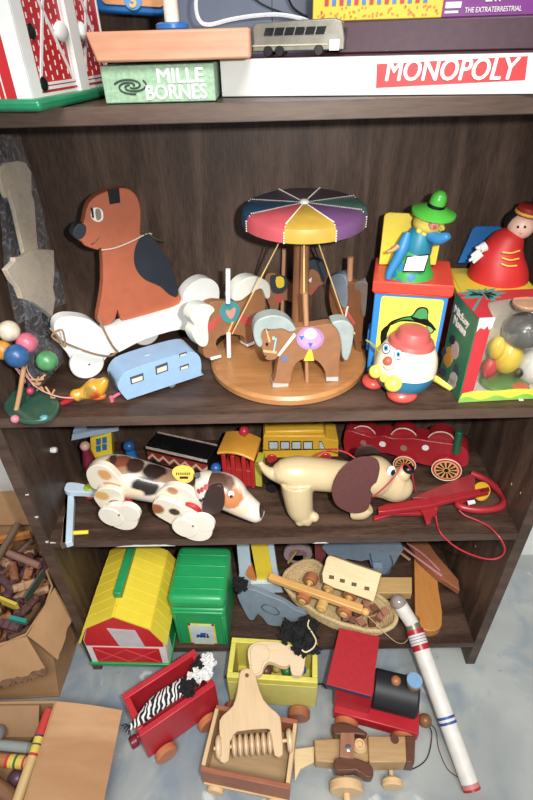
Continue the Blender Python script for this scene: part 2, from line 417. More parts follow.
for z in (.018, .056): g.ball((.001, .020, z), (.0015, .006, .006), 2)
g.mk('wall', [brick, white, black], barn)
# ---- green card game box
M = frame(at(106, 103, y=.012), 0); M.translation.z = H1
wd = (at(216, 100, y=.012) - at(106, 103, y=.012)).x; hh = at(103, 66, y=.012).z - H1
grn = mat('speckled_green_card', (142, 178, 142), 0.6, 0.22, 260)
gb, _ = thing('card_game_box', 'pale green card game box under the plank of the ring stacker', 'game box', M)
g = G().box(0, 0, 0, wd, .09, hh)
g2 = G().text('MILLE', .042, .011, TR(wd - .052, -.0001, .0155) @ UPRIGHT, 0, fat=.0004)
g2.text('BORNES', .056, .0115, TR(wd - .064, -.0001, .0025) @ UPRIGHT, 0, fat=.0004)
G().box(0, 0, 0, wd, .09, hh).mk('carton', grn, gb, bev=.001)
g2.mk('lettering', white, gb)
g = G()
for k in range(3):
    pts = []
    for i in range(14):
        a = i * .38 + k * 2.1; r = .0016 + i * .00078
        pts.append((.026 + r * 1.35 * math.cos(a), -.0004, .0135 + r * .55 * math.sin(a)))
    g.tube(pts, .0008, flat=1, k=2)
g.mk('emblem', mat('ink_green', (40, 62, 50), 0.6), gb)
# ---- ring stacker plank with peg
a = at(85, 36, y=.004); b_ = at(250, 33, y=.004)
z0 = H1 + max(hh + .0004, .0322)
M = frame((a.x, .004, z0), 0); st, _ = thing('ring_stacker', 'wooden plank ring stacker with a white peg and blue ring on the green game box', 'stacking toy', M)
plank = wood('plank_wood', (190, 118, 84), (224, 160, 122), 'X', 12, 0.45, 0.7)
wd2 = b_.x - a.x; h2 = .0225
g = G().add([(0.006, 0, 0), (wd2, 0, 0), (wd2, .09, 0), (.006, .09, 0), (0, 0, h2), (wd2, 0, h2), (wd2, .09, h2), (0, .09, h2)], [(0, 3, 2, 1), (4, 5, 6, 7), (0, 1, 5, 4), (1, 2, 6, 5), (2, 3, 7, 6), (3, 0, 4, 7)])
g.mk('plank', plank, st, bev=.002)
px_ = at(173, 30, y=.05).x - a.x
G().lathe([(.014, 0), (.0155, .0015), (.0155, .0045), (.012, .006), (.004, .006)], TR(px_, .046, h2)).mk('ring', blue, st)
G().cyl((px_, .046, h2), (px_, .046, h2 + .10), .0068, n=20).mk('peg', mat('cream_peg', (232, 220, 198), 0.5, .05), st)
# ---- long white board game box
p0 = at(222, 97, y=.05); p1 = at(533, 92, y=-.004)
ang = math.degrees(math.atan2(p1.y - p0.y, p1.x - p0.x)); M = frame((p0.x, p0.y, H1), ang)
mb, _ = thing('board_game_box', 'long white board game box with red name plate, topped by the silver bus', 'game box', M)
ln = (Vector((p1.x, p1.y)) - Vector((p0.x, p0.y))).length + .02; bh = .031
G().box(0, 0, 0, ln, .135, bh).mk('lid', white, mb, bev=.0008)
G().box(.0005, .0005, bh, ln - .0005, .134, bh + .0006).mk('cover', mat('maroon_cover', (74, 26, 40), 0.4), mb)
pl = Plane(M @ TR(0, -.0002, 0) @ UPRIGHT)
q = pl.px([(376, 88), (525, 80), (528, 56), (377, 64)])
rp = G().prism(q, .0004, UPRIGHT, z0=.0006)
rp.mk('name_plate', mat('plate_red', (214, 40, 44), 0.5, .03), mb)
x0_, x1_ = q[0][0] + .008, q[1][0] - .008; yb = min(q[0][1], q[1][1]) + .0055
G().text('MONOPOLY', x1_ - x0_, .0165, TR(x0_, -.0008, yb) @ UPRIGHT, shear=.1, fat=.0005).mk('lettering', white, mb)
zt = H1 + bh + .0008
# ---- dark purple box behind
purp = mat('purple_leather_card', (76, 44, 58), 0.5, 0.15, 120)
p = at(338, 61, y=.085); q1 = at(533, 52, y=.05)
ang = math.degrees(math.atan2(q1.y - p.y, q1.x - p.x)); hp = at(345, 21, y=.085).z - zt
PM = frame((p.x, .085, zt), ang)
G().box(0, 0, 0, (.735 - p.x), .12, hp).mk('game_box', purp, bev=.0015, M=PM, label='dark purple game box lying on the long white box', cat='game box')
zp = zt + hp + .0004
# ---- yellow patterned box
YM = frame((at(312, 20, y=.115).x, .11, zp), ang + 1)
yb_, _ = thing('yellow_box', 'yellow spotted box with red and blue stripes on the dark purple box', 'box', YM)
yl = at(440, 15, y=.10).x - at(312, 20, y=.11).x
G().box(0, 0, 0, yl, .075, .075).mk('carton', mat('bright_yellow_card', (242, 200, 40), 0.5, .05), yb_, bev=.001)
g = G(); rn = random.Random(4)
for i in range(60): g.disc((rn.uniform(.004, yl - .004), rn.uniform(.002, .0105)), .0011, .0003, TR(0, -.0001, 0) @ UPRIGHT, 0, 8)
g.mk('orange_spot', mat('orange_ink', (226, 130, 40), 0.5), yb_, kind='stuff')
g = G(); n = 14
for i in range(n):
    x = .012 + (yl - .024) * i / n
    g.box(x, -.0008, .0125, x + (yl - .024) / n * .55, 0, .060, i % 2)
g.mk('stripes', [mat('stripe_red', (206, 50, 60), 0.5), mat('stripe_blue', (70, 130, 200), 0.5)], yb_)
# ---- magenta box
EM = frame((at(443, 17, y=.09).x, .098, zp), ang + 1)
eb, _ = thing('magenta_box', 'magenta game box with white lettering at the right end of the top shelf', 'game box', EM)
G().box(0, 0, 0, .17, .085, .05).mk('carton', mat('magenta_card', (132, 42, 140), 0.45, .06), eb, bev=.001)
g = G().text('THE EXTRATERRESTRIAL', .053, .0042, TR(.022, -.0004, .0035) @ UPRIGHT, bold=.01)
g.text('E.T.', .014, .010, TR(.040, -.0004, .0115) @ UPRIGHT, bold=.03)
g.box(.003, -.0006, .0035, .016, 0, .0055); g.box(.003, -.0006, .0075, .018, 0, .0125)
g.mk('lettering', white, eb)
# ---- silver bus
q0 = at(252, 61, y=.052); q1 = at(344, 58, y=.036)
ang = math.degrees(math.atan2(q1.y - q0.y, q1.x - q0.x)); bl = (q1 - q0).length
BM = frame((q0.x, .052, zt), ang)
bus, _ = thing('toy_bus', 'silver metal toy bus parked on the long white game box', 'toy bus', BM)
sil = mat('worn_silver', (132, 128, 116), 0.38, 0.18, 90, metal=.55)
hb = .0285
prof = [(0, .004), (.002, .012), (.001, .022), (.004, .0265), (bl - .01, .0285), (bl - .003, .026), (bl, .013), (bl, .004)]
g = G().prism(prof, .024, TR(0, .024, 0) @ RX(90) @ TR(0, 0, .024))
g.mk('body', sil, bus, bev=.0012)
dark = mat('bus_dark_glass', (26, 28, 32), 0.2)
for i in range(6):
    x = .012 + i * (bl - .034) / 5.6
    g = G().prism([(x, .0165), (x + .0085, .0165), (x + .0105, .0225), (x + .002, .0225)], .0008, UPRIGHT, z0=.0008); g.mk('window', dark, bus)
g = G().box(bl - .0005, .002, .014, bl + .0007, .022, .0215); g.mk('windscreen', dark, bus)
G().box(bl - .014, -.0009, .004, bl - .005, 0, .0125).mk('door', white, bus)
G().box(.001, -.0008, .0085, bl - .016, 0, .0095).mk('trim_strip', mat('dull_cream', (190, 180, 150), .5), bus)
for x in (.016, .027, bl - .024):
    for y in (-.0012, .0212): G().cyl((x, y, .0045), (x, y + .004, .0045), .0045, n=16, bev=.0006).mk('wheel', black, bus)
# ---- blue and orange case leaning over the barn
c = at(90, 8, y=.10)
KM = frame((at(88, 0, y=.16).x, .16, at(100, 12, y=.16).z), 0) @ RY(4)
kc, _ = thing('toy_case', 'blue and orange rounded plastic case resting between barn and peg', 'toy case', KM)
def rrect(x0, y0, x1, y1, r, n=5):
    o = []
    for cx, cy, a0 in ((x1 - r, y1 - r, 0), (x0 + r, y1 - r, 90), (x0 + r, y0 + r, 180), (x1 - r, y0 + r, 270)):
        for i in range(n + 1): a = R(a0 + 90 * i / n); o.append((cx + r * math.cos(a), cy + r * math.sin(a)))
    return o
G().prism(rrect(0, 0, .086, .08, .012), .03, UPRIGHT @ TR(0, 0, .0)).mk('case', blue, kc, bev=.003)
G().prism(rrect(.014, .008, .082, .075, .006), .002, UPRIGHT, z0=.002).mk('panel', mat('orange_card', (222, 150, 90), .45, .08), kc)
g = G().disc((.048, .014), .010, .0008, TR(0, -.002, 0) @ UPRIGHT, 0)
g.text('3', .008, .013, TR(.044, -.0032, .006) @ UPRIGHT, 1, bold=.04)
g.mk('number', [mat('sky_blue', (90, 160, 220), .4), mat('number_cream', (240, 190, 120), .5)], kc)
# ---- grey-blue box behind
p = at(178, 25, y=.19)
GM = frame((p.x, .195, H1), 0); gl = at(330, 10, y=.19).x - p.x
g = G().box(0, 0, 0, gl, .045, .16); g.box(gl * .62, -.0006, 0, gl * .62 + .001, 0, .16, 1)
g.mk('storage_box', [mat('grey_blue_card', (94, 104, 126), .5, .06), black], bev=.0015, M=GM, label='grey-blue box standing at the back behind the silver bus', cat='box')
# ---- cords
def cordobj(pts, r, mt, name, label, cat):
    g = G().tube([p for p in pts], r, n=6, k=8); return g.mk(name, mt, label=label, cat=cat)
wc = mat('white_cord', (214, 216, 222), .6, .25, 900)
cordobj([at(u, v, y=y) for u, v, y in ((202, -16, .12), (196, 2, .11), (199, 20, .10), (209, 25, .10), (230, 20, .11), (255, 16, .12), (280, 15, .12), (302, 19, .115), (309, 22, .10))], .0021, wc, 'cord', 'white twisted cord looping above the silver bus', 'cord')
bc = mat('black_rubber', (24, 26, 32), .5)
cordobj([at(u, v, y=.17) for u, v in ((246, -8), (262, 4), (281, 12), (298, 17), (307, 22))], .0011, bc, 'cable', 'thin black cable sloping down behind the bus, starting left of the other', 'cable')
cordobj([at(u, v, y=.165) for u, v in ((286, -8), (292, 6), (300, 13), (308, 17))], .0013, bc, 'cable', 'thicker black cable curving down toward the yellow spotted box', 'cable')
# ================================================================== MIDDLE SHELF
# ---- orange dog on a white bone
A0 = Vector((.104, .110, H2)); yaw = 33
PB = wallplane(A0, yaw); DM = wallplane(A0, yaw).M @ RX(-90)
dog, dI = thing('dog_pull_toy', 'orange wooden dog cut-out with black patch, sitting on a white wheeled bone', 'pull toy', DM)
S5 = lambda pts: zz(pts, 3.135, 50, 170)
bone_px = S5([(15, 480), (40, 462), (80, 460), (125, 470), (165, 500), (175, 497), (250, 475), (330, 452), (410, 425), (418, 390), (440, 360), (475, 340), (510, 345), (530, 370), (528, 410), (500, 430), (480, 450), (495, 490), (470, 520), (440, 520), (410, 500), (300, 530), (215, 572), (190, 575), (160, 605), (110, 620), (70, 600), (55, 575), (30, 545), (15, 515)])
bw_ = mat('glossy_white', (230, 232, 228), 0.3, 0.03)
bp = smooth(PB.px(bone_px), 3)
G().prism(bp, .020, dI @ PB.M).mk('bone', bw_, dog, bev=.002)
PD = PB.off(-.007)
dpx = S5([(105, 170), (112, 135), (122, 105), (145, 82), (175, 68), (205, 58), (240, 57), (268, 75), (282, 105), (286, 150), (284, 190), (290, 205), (330, 225), (362, 270), (385, 320), (400, 370), (410, 425), (330, 450), (235, 472), (222, 466), (212, 442), (205, 468), (180, 488), (150, 478), (158, 420), (167, 350), (163, 250), (150, 252), (110, 238), (100, 225), (82, 216), (72, 200), (78, 182), (92, 168)])
orange = mat('orange_stain', (184, 92, 58), 0.5, 0.07, 60)
G().prism(smooth(PD.px(dpx), 2), .016, dI @ PD.M).mk('dog_board', orange, dog, bev=.0015)
nvy = mat('navy_black', (38, 44, 54), .45, .1)
T_ = lambda d: dI @ PD.M @ TR(0, 0, d)
g = G().prism(smooth(PD.px(S5([(290, 205), (330, 222), (362, 270), (388, 325), (402, 378), (395, 398), (370, 388), (345, 365), (300, 345), (275, 320), (263, 285), (268, 240)])), 3), .0006, T_(.0006), z0=0); g.mk('back_patch', nvy, dog)
g = G().prism(smooth(PD.px(S5([(70, 200), (78, 180), (95, 166), (112, 175), (112, 198), (100, 215), (82, 216)])), 3), .017, T_(.0008), z0=0); g.mk('nose', nvy, dog, bev=.001)
G().prism(PD.px(S5([(180, 62), (216, 55), (220, 102), (187, 108)])), .0006, T_(.0006), z0=0).mk('ear_patch', black, dog)
g = G().prism(smooth(PD.px(S5([(130, 122), (150, 118), (165, 130), (165, 155), (148, 162), (130, 150)])), 3), .0006, T_(.0006), 0, z0=0)
g.prism(smooth(PD.px(S5([(142, 124), (156, 124), (160, 150), (146, 156)])), 3), .0006, T_(.0010), 1, z0=0)
g.prism(PD.px(S5([(126, 118), (134, 118), (138, 150), (132, 150)])), .0006, T_(.0009), 2, z0=0)
g.mk('eye', [white, mat('eye_brown', (140, 120, 96), .4), black], dog)
G().tube([dI @ (PD.M @ Vector((*PD.p(*q), .0008))) for q in S5([(128, 233), (142, 225), (156, 208)])], .0006).mk('mouth', black, dog)
cd_ = mat('tan_cord', (150, 118, 86), .7, .2, 300)
pale = mat('pale_string', (205, 196, 178), .7, .15, 300)
G().tube([dI @ (PD.M @ Vector((*PD.p(*q), .0015))) for q in S5([(160, 250), (200, 244), (250, 225), (300, 200), (318, 200)])], .0009).mk('collar_string', pale, dog)
g = G().tube([dI @ (PD.M @ Vector((*PD.p(*q), d))) for q, d in zip(S5([(296, 202), (280, 192), (292, 188), (310, 202), (332, 214), (362, 222)]), (.002, .006, .008, .004, .006, .004))], .0008)
g.mk('bow', mat('dark_green_string', (60, 74, 56), .7), dog)
# wheels
zl = lambda u, v, d: dI @ (PB.M @ Vector((*PB.off(d).p(u, v), d)))
for (u, v, rr_, d, n_) in ((86, 358, .0245, .012, 1), (150, 352, .0235, -.032, 0), (205, 322, .0235, .012, 0)):
    c = zl(u, v, d); c.z = rr_ + .0003
    g = G().cyl(c - Vector((0, .0, 0)), c + Vector((0, .008, 0)), rr_, n=36, bev=.0015)
    g.mk('wheel', bw_, dog)
    if n_: G().ball(c + Vector((.002, -.0005, -.001)), (.0018, .0008, .0018)).mk('nail', mat('nail_grey', (150, 150, 150), .3, metal=.7), dog)
g = G().tube([zl(u, v, d) for u, v, d in ((98, 316, .002), (104, 330, .006), (112, 345, .008), (118, 352, .004))], .0016, n=6)
g.tube([zl(u, v, d) for u, v, d in ((117, 352, .010), (110, 356, .02), (95, 354, .03), (75, 347, .035), (60, 340, .04), (52, 330, .045), (50, 328, .045))], .0016, n=6)
g.tube([zl(u, v, d) for u, v, d in ((50, 328, .045), (57, 335, .05), (65, 347, .05), (62, 330, .05), (52, 336, .045), (62, 344, .045))], .0015, n=6)
g.mk('pull_cord', cd_, dog)

# ---- pale blue caravan
a = at(125, 404, z=H2); b_ = at(203, 378, z=H2); cyaw = math.degrees(math.atan2(b_.y - a.y, b_.x - a.x)); cl = (b_ - a).length
CM = frame((a.x, a.y, H2), cyaw)
cv, cI = thing('toy_caravan', 'pale blue toy caravan with open windows, in front of the white bone', 'toy caravan', CM)
cbl = mat('caravan_blue', (140, 176, 212), .35, .05, 60)
h_, wd_ = .050, .046
prof = smooth([(.004, .006), (-.002, .020), (-.004, .032), (.004, .044), (.018, .0495), (cl * .5, .051), (cl - .016, .049), (cl - .003, .040), (cl, .026), (cl - .002, .008), (cl - .002, .005), (cl * .5, .005), (.010, .005)], 3)
g = G().prism(prof, wd_, TR(0, wd_, 0) @ UPRIGHT @ TR(0, 0, wd_))
g.mk('body', cbl, cv, bev=.004, seg=3, ang=50)
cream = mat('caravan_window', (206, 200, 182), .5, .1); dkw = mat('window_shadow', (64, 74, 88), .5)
PC = Plane(CM @ UPRIGHT)
S5b = S5
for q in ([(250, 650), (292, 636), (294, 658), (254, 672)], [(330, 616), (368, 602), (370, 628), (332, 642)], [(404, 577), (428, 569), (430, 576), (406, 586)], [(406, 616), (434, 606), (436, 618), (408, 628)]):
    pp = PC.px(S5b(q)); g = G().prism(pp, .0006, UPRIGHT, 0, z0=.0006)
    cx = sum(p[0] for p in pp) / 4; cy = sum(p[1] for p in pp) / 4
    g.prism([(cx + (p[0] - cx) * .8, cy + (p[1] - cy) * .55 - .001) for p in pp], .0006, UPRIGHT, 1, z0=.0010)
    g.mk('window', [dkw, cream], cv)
g = G().prism(rrect(.004, .018, .034, .036, .003), .0006, RZ(-90) @ UPRIGHT @ TR(-.042, 0, 0), z0=.0045); g.mk('end_window', dkw, cv)
G().ball((cl * .42, wd_ * .5, .0512), (.006, .004, .0012)).mk('roof_vent', cbl, cv)
for x in (cl * .60, ):
    for y in (.001, wd_ - .005): G().cyl((x, y, .0055), (x, y + .004, .0055), .0055, n=18, bev=.0006).mk('wheel', mat('tyre_grey', (110, 112, 118), .6), cv)
G().tube([(.006, .02, .007), (-.006, .018, .006), (-.013, .016, .004)], .0022).mk('hitch', mat('hitch_pink', (214, 96, 120), .4), cv)
G().cyl((-.013, .016, 0), (-.013, .016, .008), .003, n=10).mk('hitch_ball', mat('hitch_pink', (214, 96, 120), .4), cv)

# ---- carousel
cc = Vector((.3935, .127, H2)); CA = frame(cc, 0)
car, aI = thing('carousel', 'wooden toy carousel with striped canopy and four painted horses', 'carousel', CA)
honey = wood('honey_wood', (142, 88, 44), (176, 118, 64), 'X', 14, .3, .6, .05)
hw2 = wood('post_wood', (120, 72, 40), (160, 104, 62), 'Z', 20, .4, .7)
Rb = .1165
G().lathe([(.0, 0), (Rb - .004, 0), (Rb, .004), (Rb, .011), (Rb - .004, .015), (0, .015)], n=72).mk('base', honey, car)
G().lathe([(.0155, .015), (.013, .06), (.011, .13), (.010, .225)], TR(.018, .0, 0), n=20).mk('post', hw2, car)
# canopy: a stepped disc of eight painted wedges
kc_ = at(304, 199, y=.133); cz = kc_.z - H2
Rc = .080
cols = [(72, 66, 92), (34, 78, 112), (196, 76, 84), (186, 146, 44), (108, 68, 114), (74, 118, 110), (78, 52, 74), (104, 74, 84)]
cmats = [mat('wedge_%s' % n, c, .45, .1) for n, c in zip(('slate', 'navy', 'rose', 'gold', 'purple', 'teal', 'plum', 'mauve'), cols)]
kx, ky = kc_.x - cc.x, 0.0
canopy = None
tiltM = TR(kx, ky, cz - .006) @ RX(3)
wt = mat('scallop_white', (228, 224, 214), .5)
for k in range(8):
    a0 = 112.5 + 45 * k + 2
    n = 8; g = G()
    prof = [(.002, .0035), (Rc - .010, .001), (Rc - .002, -.003), (Rc, -.009), (Rc, -.019), (Rc - .004, -.021), (.002, -.021)]
    v = []; f = []
    for i in range(n + 1):
        a = R(a0 + 45 * i / n); v += [(r * math.cos(a), r * math.sin(a), z) for r, z in prof]
    q = len(prof)
    for i in range(n):
        for j in range(q): f.append((i * q + j, i * q + (j + 1) % q, (i + 1) * q + (j + 1) % q, (i + 1) * q + j))
    f.append(tuple(range(q))); f.append(tuple(reversed(range(n * q, n * q + q))))
    g.add(v, f)
    # white dotted seam
    a = R(a0)
    for i in range(26):
        r = .008 + i * (Rc - .010) / 26
        g.ball((r * math.cos(a), r * math.sin(a), .0037 - .0026 * r / Rc - (.0025 if r > Rc - .006 else 0)), .0009, 1, n=5, k=3)
    for z in (-.007, -.010, -.013, -.016, -.019): g.ball((Rc * math.cos(a), Rc * math.sin(a), z), .0011, 1, n=5, k=3)
    g.mk('canopy_wedge', [cmats[k], wt], car).matrix_local = tiltM
G().ball((0, 0, .004), (.0065, .0065, .004)).mk('canopy_knob', white, car).matrix_local = tiltM
# ropes
rope = mat('gold_thread', (214, 178, 104), .6, .1); drk = mat('dark_thread', (40, 34, 30), .6)
ctop = H2 + cz - .026
def rp_(u0, v0, u1, v1, y0, y1, mt): G().tube([aI @ at(u0, v0, y=y0), aI @ at(u1, v1, y=y1)], .0009, n=6, k=1).mk('rope', mt, car)
rp_(284, 233, 232, 334, .10, .10, rope); rp_(304, 233, 304, 300, .075, .050, rope); rp_(315, 233, 344, 318, .10, .115, rope); rp_(344, 318, 355, 334, .115, .1, rope)
rp_(271, 236, 256, 276, .17, .2, drk); rp_(310, 236, 320, 262, .17, .2, drk)

horse_b = mat('horse_brown', (148, 98, 62), .5, .1, 80)
horse_d = mat('horse_dark', (122, 74, 42), .5, .12, 80)
S6 = lambda pts: zz(pts, 3.807, 240, 230)
def loc(Pn, pts, k=3): return smooth(Pn.px(pts), k) if k > 1 else Pn.px(pts)
def dec(Pn, pts, d0, name, mt, par, I, k=3, th=.0007, bev=0):
    g = G().prism(loc(Pn, pts, k), th, I @ Pn.M @ TR(0, 0, d0)).cl(CA, x1=.503, y1=.246); return g.mk(name, mt, par, bev=bev)
def sub_decals(Pn, I, lst, d0=.0006):
    """several painted shapes as one decal mesh; lst of (pts, material index, k)"""
    g = G()
    for i, (pts, mi, k) in enumerate(lst): g.prism(loc(Pn, pts, k), .0008, I @ Pn.M @ TR(0, 0, d0 + .0004 * (i % 5)), mi)
    return g
# front horse
fo = aI @ at(308, 383, z=H2 + .015); PF = wallplane(at(308, 383, z=H2 + .015) + Vector((0, -.002, 0)), 8)
HT = .015
hb = dec(PF, S6([(75, 402), (88, 380), (92, 374), (100, 386), (150, 375), (190, 376), (225, 372), (270, 368), (310, 362), (345, 358), (368, 372), (382, 410), (385, 450), (378, 500), (373, 572), (330, 573), (325, 540), (305, 508), (280, 492), (250, 490), (215, 505), (198, 540), (183, 598), (124, 596), (135, 560), (142, 515), (148, 480), (135, 492), (112, 496), (96, 488), (88, 462), (80, 440)]), 0, 'horse', horse_b, car, aI, 2, HT, bev=.001)
gy = mat('grey_blue_mane', (146, 158, 154), .5, .12, 60)
for pts, nm in ((S6([(60, 430), (50, 395), (56, 355), (82, 332), (128, 322), (170, 332), (195, 350), (212, 378), (186, 386), (160, 374), (118, 378), (92, 376), (80, 400), (86, 430), (75, 445)]), 'mane'), (S6([(348, 352), (380, 342), (412, 348), (432, 375), (428, 425), (418, 470), (404, 496), (388, 480), (385, 440), (378, 400), (364, 372)]), 'tail')):
    dec(PF, pts, .0025, nm, gy, hb, aI, 3, HT + .005, bev=.0015)
lil = mat('lilac', (170, 122, 172), .5); ivory = mat('ivory_paint', (224, 216, 190), .5)
circ = lambda cx, cy, rx, ry, n=18: [(cx + rx * math.cos(2 * PI * i / n), cy + ry * math.sin(2 * PI * i / n)) for i in range(n)]
sub_decals(PF, aI, [(S6(circ(267, 412, 53, 44)), 0, 1), (S6(circ(267, 412, 42, 33)), 1, 1), (S6(circ(268, 394, 24, 20)), 2, 1), (S6([(225, 402), (243, 402), (234, 418)]), 3, 1), (S6([(258, 428), (276, 428), (267, 445)]), 3, 1), (S6([(292, 402), (310, 402), (301, 416)]), 3, 1)]).mk('saddle', [lil, mat('lilac_light', (188, 140, 184), .5), white, blue], hb)
dec(PF, S6([(262, 455), (272, 455), (282, 497), (242, 497)]), .0006, 'stirrup', yellow, hb, aI, 1)
sub_decals(PF, aI, [(S6([(205, 392), (214, 400), (150, 480), (142, 476)]), 0, 1), (S6([(150, 478), (168, 484), (186, 478), (180, 496), (160, 500)]), 1, 1)]).mk('harness', [ivory, mat('dusk_blue', (88, 110, 150), .5)], hb)
sub_decals(PF, aI, [(S6([(96, 376), (102, 376), (116, 425), (110, 427)]), 0, 1), (S6([(88, 455), (140, 462), (139, 470), (88, 464)]), 0, 1), (S6([(134, 410), (140, 410), (130, 465), (124, 465)]), 1, 1), (S6([(122, 404), (132, 404), (132, 416), (122, 416)]), 1, 1), (S6(circ(102, 432, 5, 6)), 2, 1), (S6(circ(97, 480, 3, 3)), 2, 1)]).mk('bridle', [mat('bridle_tan', (206, 160, 100), .5), mat('bridle_teal', (140, 180, 180), .5), black], hb)
for q in ([(124, 583), (184, 585), (183, 599), (124, 597)], [(328, 560), (374, 559), (373, 574), (328, 574)]): G().prism(PF.px(S6(q)), HT + .002, aI @ PF.M @ TR(0, 0, .001)).mk('hoof', mat('hoof_grey', (170, 172, 168), .5), hb)
def pole(u0, v0, u1, v1, y0, y1, r, mt):
    a = aI @ at(u0, v0, y=y0); b = aI @ at(u1, v1, y=y1); G().cyl(a, b, r, n=12).mk('pole', mt, car)
pole_w = wood('pole_wood', (170, 118, 78), (204, 152, 108), 'Z', 30, .5)
y0 = at(308, 383, z=H2 + .015).y
pole(305, 293, 307.5, 357, y0 + .004, y0 + .004, .0033, pole_w)
pole(306.5, 360, 307, 382, y0 + .004, y0 + .004, .0026, pole_w)
# left horse (faces away to the back right)
S4 = lambda pts: zz(pts, 5.33, 185, 250)
PL = wallplane(at(229, 357, z=H2 + .015), 40)
hl = dec(PL, S4([(120, 300), (170, 272), (240, 278), (290, 262), (330, 235), (370, 210), (400, 205), (430, 260), (425, 330), (380, 345), (400, 400), (385, 430), (360, 440), (365, 500), (330, 512), (320, 470), (290, 455), (240, 450), (190, 460), (165, 500), (190, 562), (135, 580), (100, 560), (105, 480), (110, 400)]), 0, 'horse', horse_b, car, aI, 2, HT, bev=.001)
cmane = mat('cream_mane', (214, 214, 200), .5, .07)
dec(PL, S4([(42, 310), (80, 288), (130, 292), (155, 318), (130, 350), (118, 400), (122, 470), (110, 508), (80, 512), (50, 480), (35, 440), (48, 400), (25, 360)]), .003, 'tail', cmane, hl, aI, 3, HT + .006, bev=.0015)
dec(PL, S4([(250, 262), (270, 200), (310, 155), (360, 138), (410, 150), (445, 180), (450, 240), (432, 258), (418, 225), (400, 205), (370, 215), (330, 240), (290, 268)]), .003, 'mane', cmane, hl, aI, 3, HT + .006, bev=.0015)
teal = mat('saddle_teal', (60, 140, 146), .5); rd2 = mat('soft_red', (196, 72, 66), .5)
sub_decals(PL, aI, [(S4(circ(240, 330, 55, 60)), 0, 1), (S4([(215, 330), (222, 318), (240, 322), (258, 306), (268, 312), (262, 345), (240, 368)]), 1, 2)]).mk('saddle', [teal, mat('heart_pink', (206, 140, 124), .5)], hl)
sub_decals(PL, aI, [(S4([(185, 345), (190, 372), (125, 445), (112, 420), (112, 395), (150, 380)]), 0, 1), (S4([(292, 338), (330, 355), (362, 370), (355, 408), (310, 392), (285, 362)]), 0, 1), (S4([(240, 395), (268, 440), (240, 450), (224, 445)]), 0, 1), (S4([(248, 380), (256, 380), (226, 450), (218, 450)]), 1, 1)]).mk('harness', [rd2, mat('harness_gold', (214, 180, 96), .5)], hl)
for q in ([(133, 572), (190, 558), (192, 570), (138, 586)], [(325, 504), (368, 488), (370, 500), (330, 515)]): G().prism(PL.px(S4(q)), HT + .002, aI @ PL.M @ TR(0, 0, .001)).mk('hoof', white, hl)
c_ = at(229, 357, z=H2 + .015)
PLo = PL.off(.004)
def pole_on(Pn, u0, v0, u1, v1, r, mt, d=0.0):
    a = aI @ (Pn.M @ Vector((*Pn.p(u0, v0), d))); b = aI @ (Pn.M @ Vector((*Pn.p(u1, v1), d))); return G().cyl(a, b, r, n=12).mk('pole', mt, car)
pole_on(PLo, 228, 269, 228, 303, .0034, white); pole_on(PLo, 228.5, 333, 229, 357, .0034, white)
# back horse (faces right)
PK = wallplane(Vector((cc.x, .218, H2 + .015)), -4)
hk = dec(PK, S6([(92, 200), (100, 170), (130, 165), (180, 195), (230, 205), (250, 170), (262, 140), (300, 130), (330, 160), (326, 200), (300, 215), (268, 246), (250, 240), (240, 262), (235, 300), (235, 330), (210, 330), (205, 285), (180, 270), (150, 275), (140, 330), (115, 330), (112, 290), (95, 250)]), 0, 'horse', horse_b, car, aI, 2, HT - .004, bev=.001)
navy = mat('mane_navy', (44, 56, 70), .5, .2)
dec(PK, S6([(245, 165), (250, 130), (275, 112), (310, 118), (328, 150), (328, 185), (312, 198), (298, 160), (270, 148), (255, 170)]), .002, 'mane', navy, hk, aI, 3, HT - .001, bev=.001)
sub_decals(PK, aI, [(S6([(118, 172), (172, 176), (182, 215), (160, 240), (125, 238), (115, 205)]), 0, 2), (S6([(138, 178), (165, 180), (168, 212), (150, 220), (138, 210)]), 1, 2)]).mk('saddle', [navy, yellow], hk)
dec(PK, S6([(135, 245), (158, 245), (158, 275), (135, 275)]), .0006, 'girth', rd2, hk, aI, 1); dec(PK, S6([(258, 190), (274, 180), (270, 200)]), .0006, 'blaze', white, hk, aI, 1); dec(PK, S6([(262, 245), (270, 250), (300, 212), (294, 208)]), .0008, 'bridle', rd2, hk, aI, 1)
pole_on(PK.off(-.004), 284, 249, 282, 318, .003, pole_w)
# right horse (seen from behind its head)
PR = wallplane(at(358, 351, z=H2 + .015), -38)
hr = dec(PR, S6([(342, 200), (365, 190), (400, 195), (425, 200), (460, 210), (500, 225), (512, 250), (505, 300), (475, 330), (470, 380), (478, 460), (440, 464), (430, 380), (410, 350), (395, 340), (380, 380), (372, 352), (350, 320), (338, 260)]), 0, 'horse', horse_d, car, aI, 2, HT, bev=.001)
dec(PR, S6([(350, 175), (385, 165), (408, 185), (412, 240), (405, 295), (388, 285), (372, 240), (352, 215)]), .003, 'mane', mat('steel_mane', (104, 116, 130), .5, .2), hr, aI, 3, HT + .004, bev=.001)
dec(PR, S6([(440, 200), (485, 195), (508, 225), (512, 290), (500, 325), (468, 322), (462, 270), (442, 235)]), .003, 'tail', mat('tail_grey', (116, 104, 96), .5, .15), hr, aI, 3, HT + .004, bev=.001)
sub_decals(PR, aI, [(S6([(392, 300), (402, 296), (440, 355), (432, 362)]), 0, 1), (S6([(408, 290), (414, 290), (402, 345), (396, 345)]), 1, 1)]).mk('harness', [rd2, ivory], hr)
pole_on(PR.off(-.006), 350.5, 257, 349, 292, .0042, pole_w)
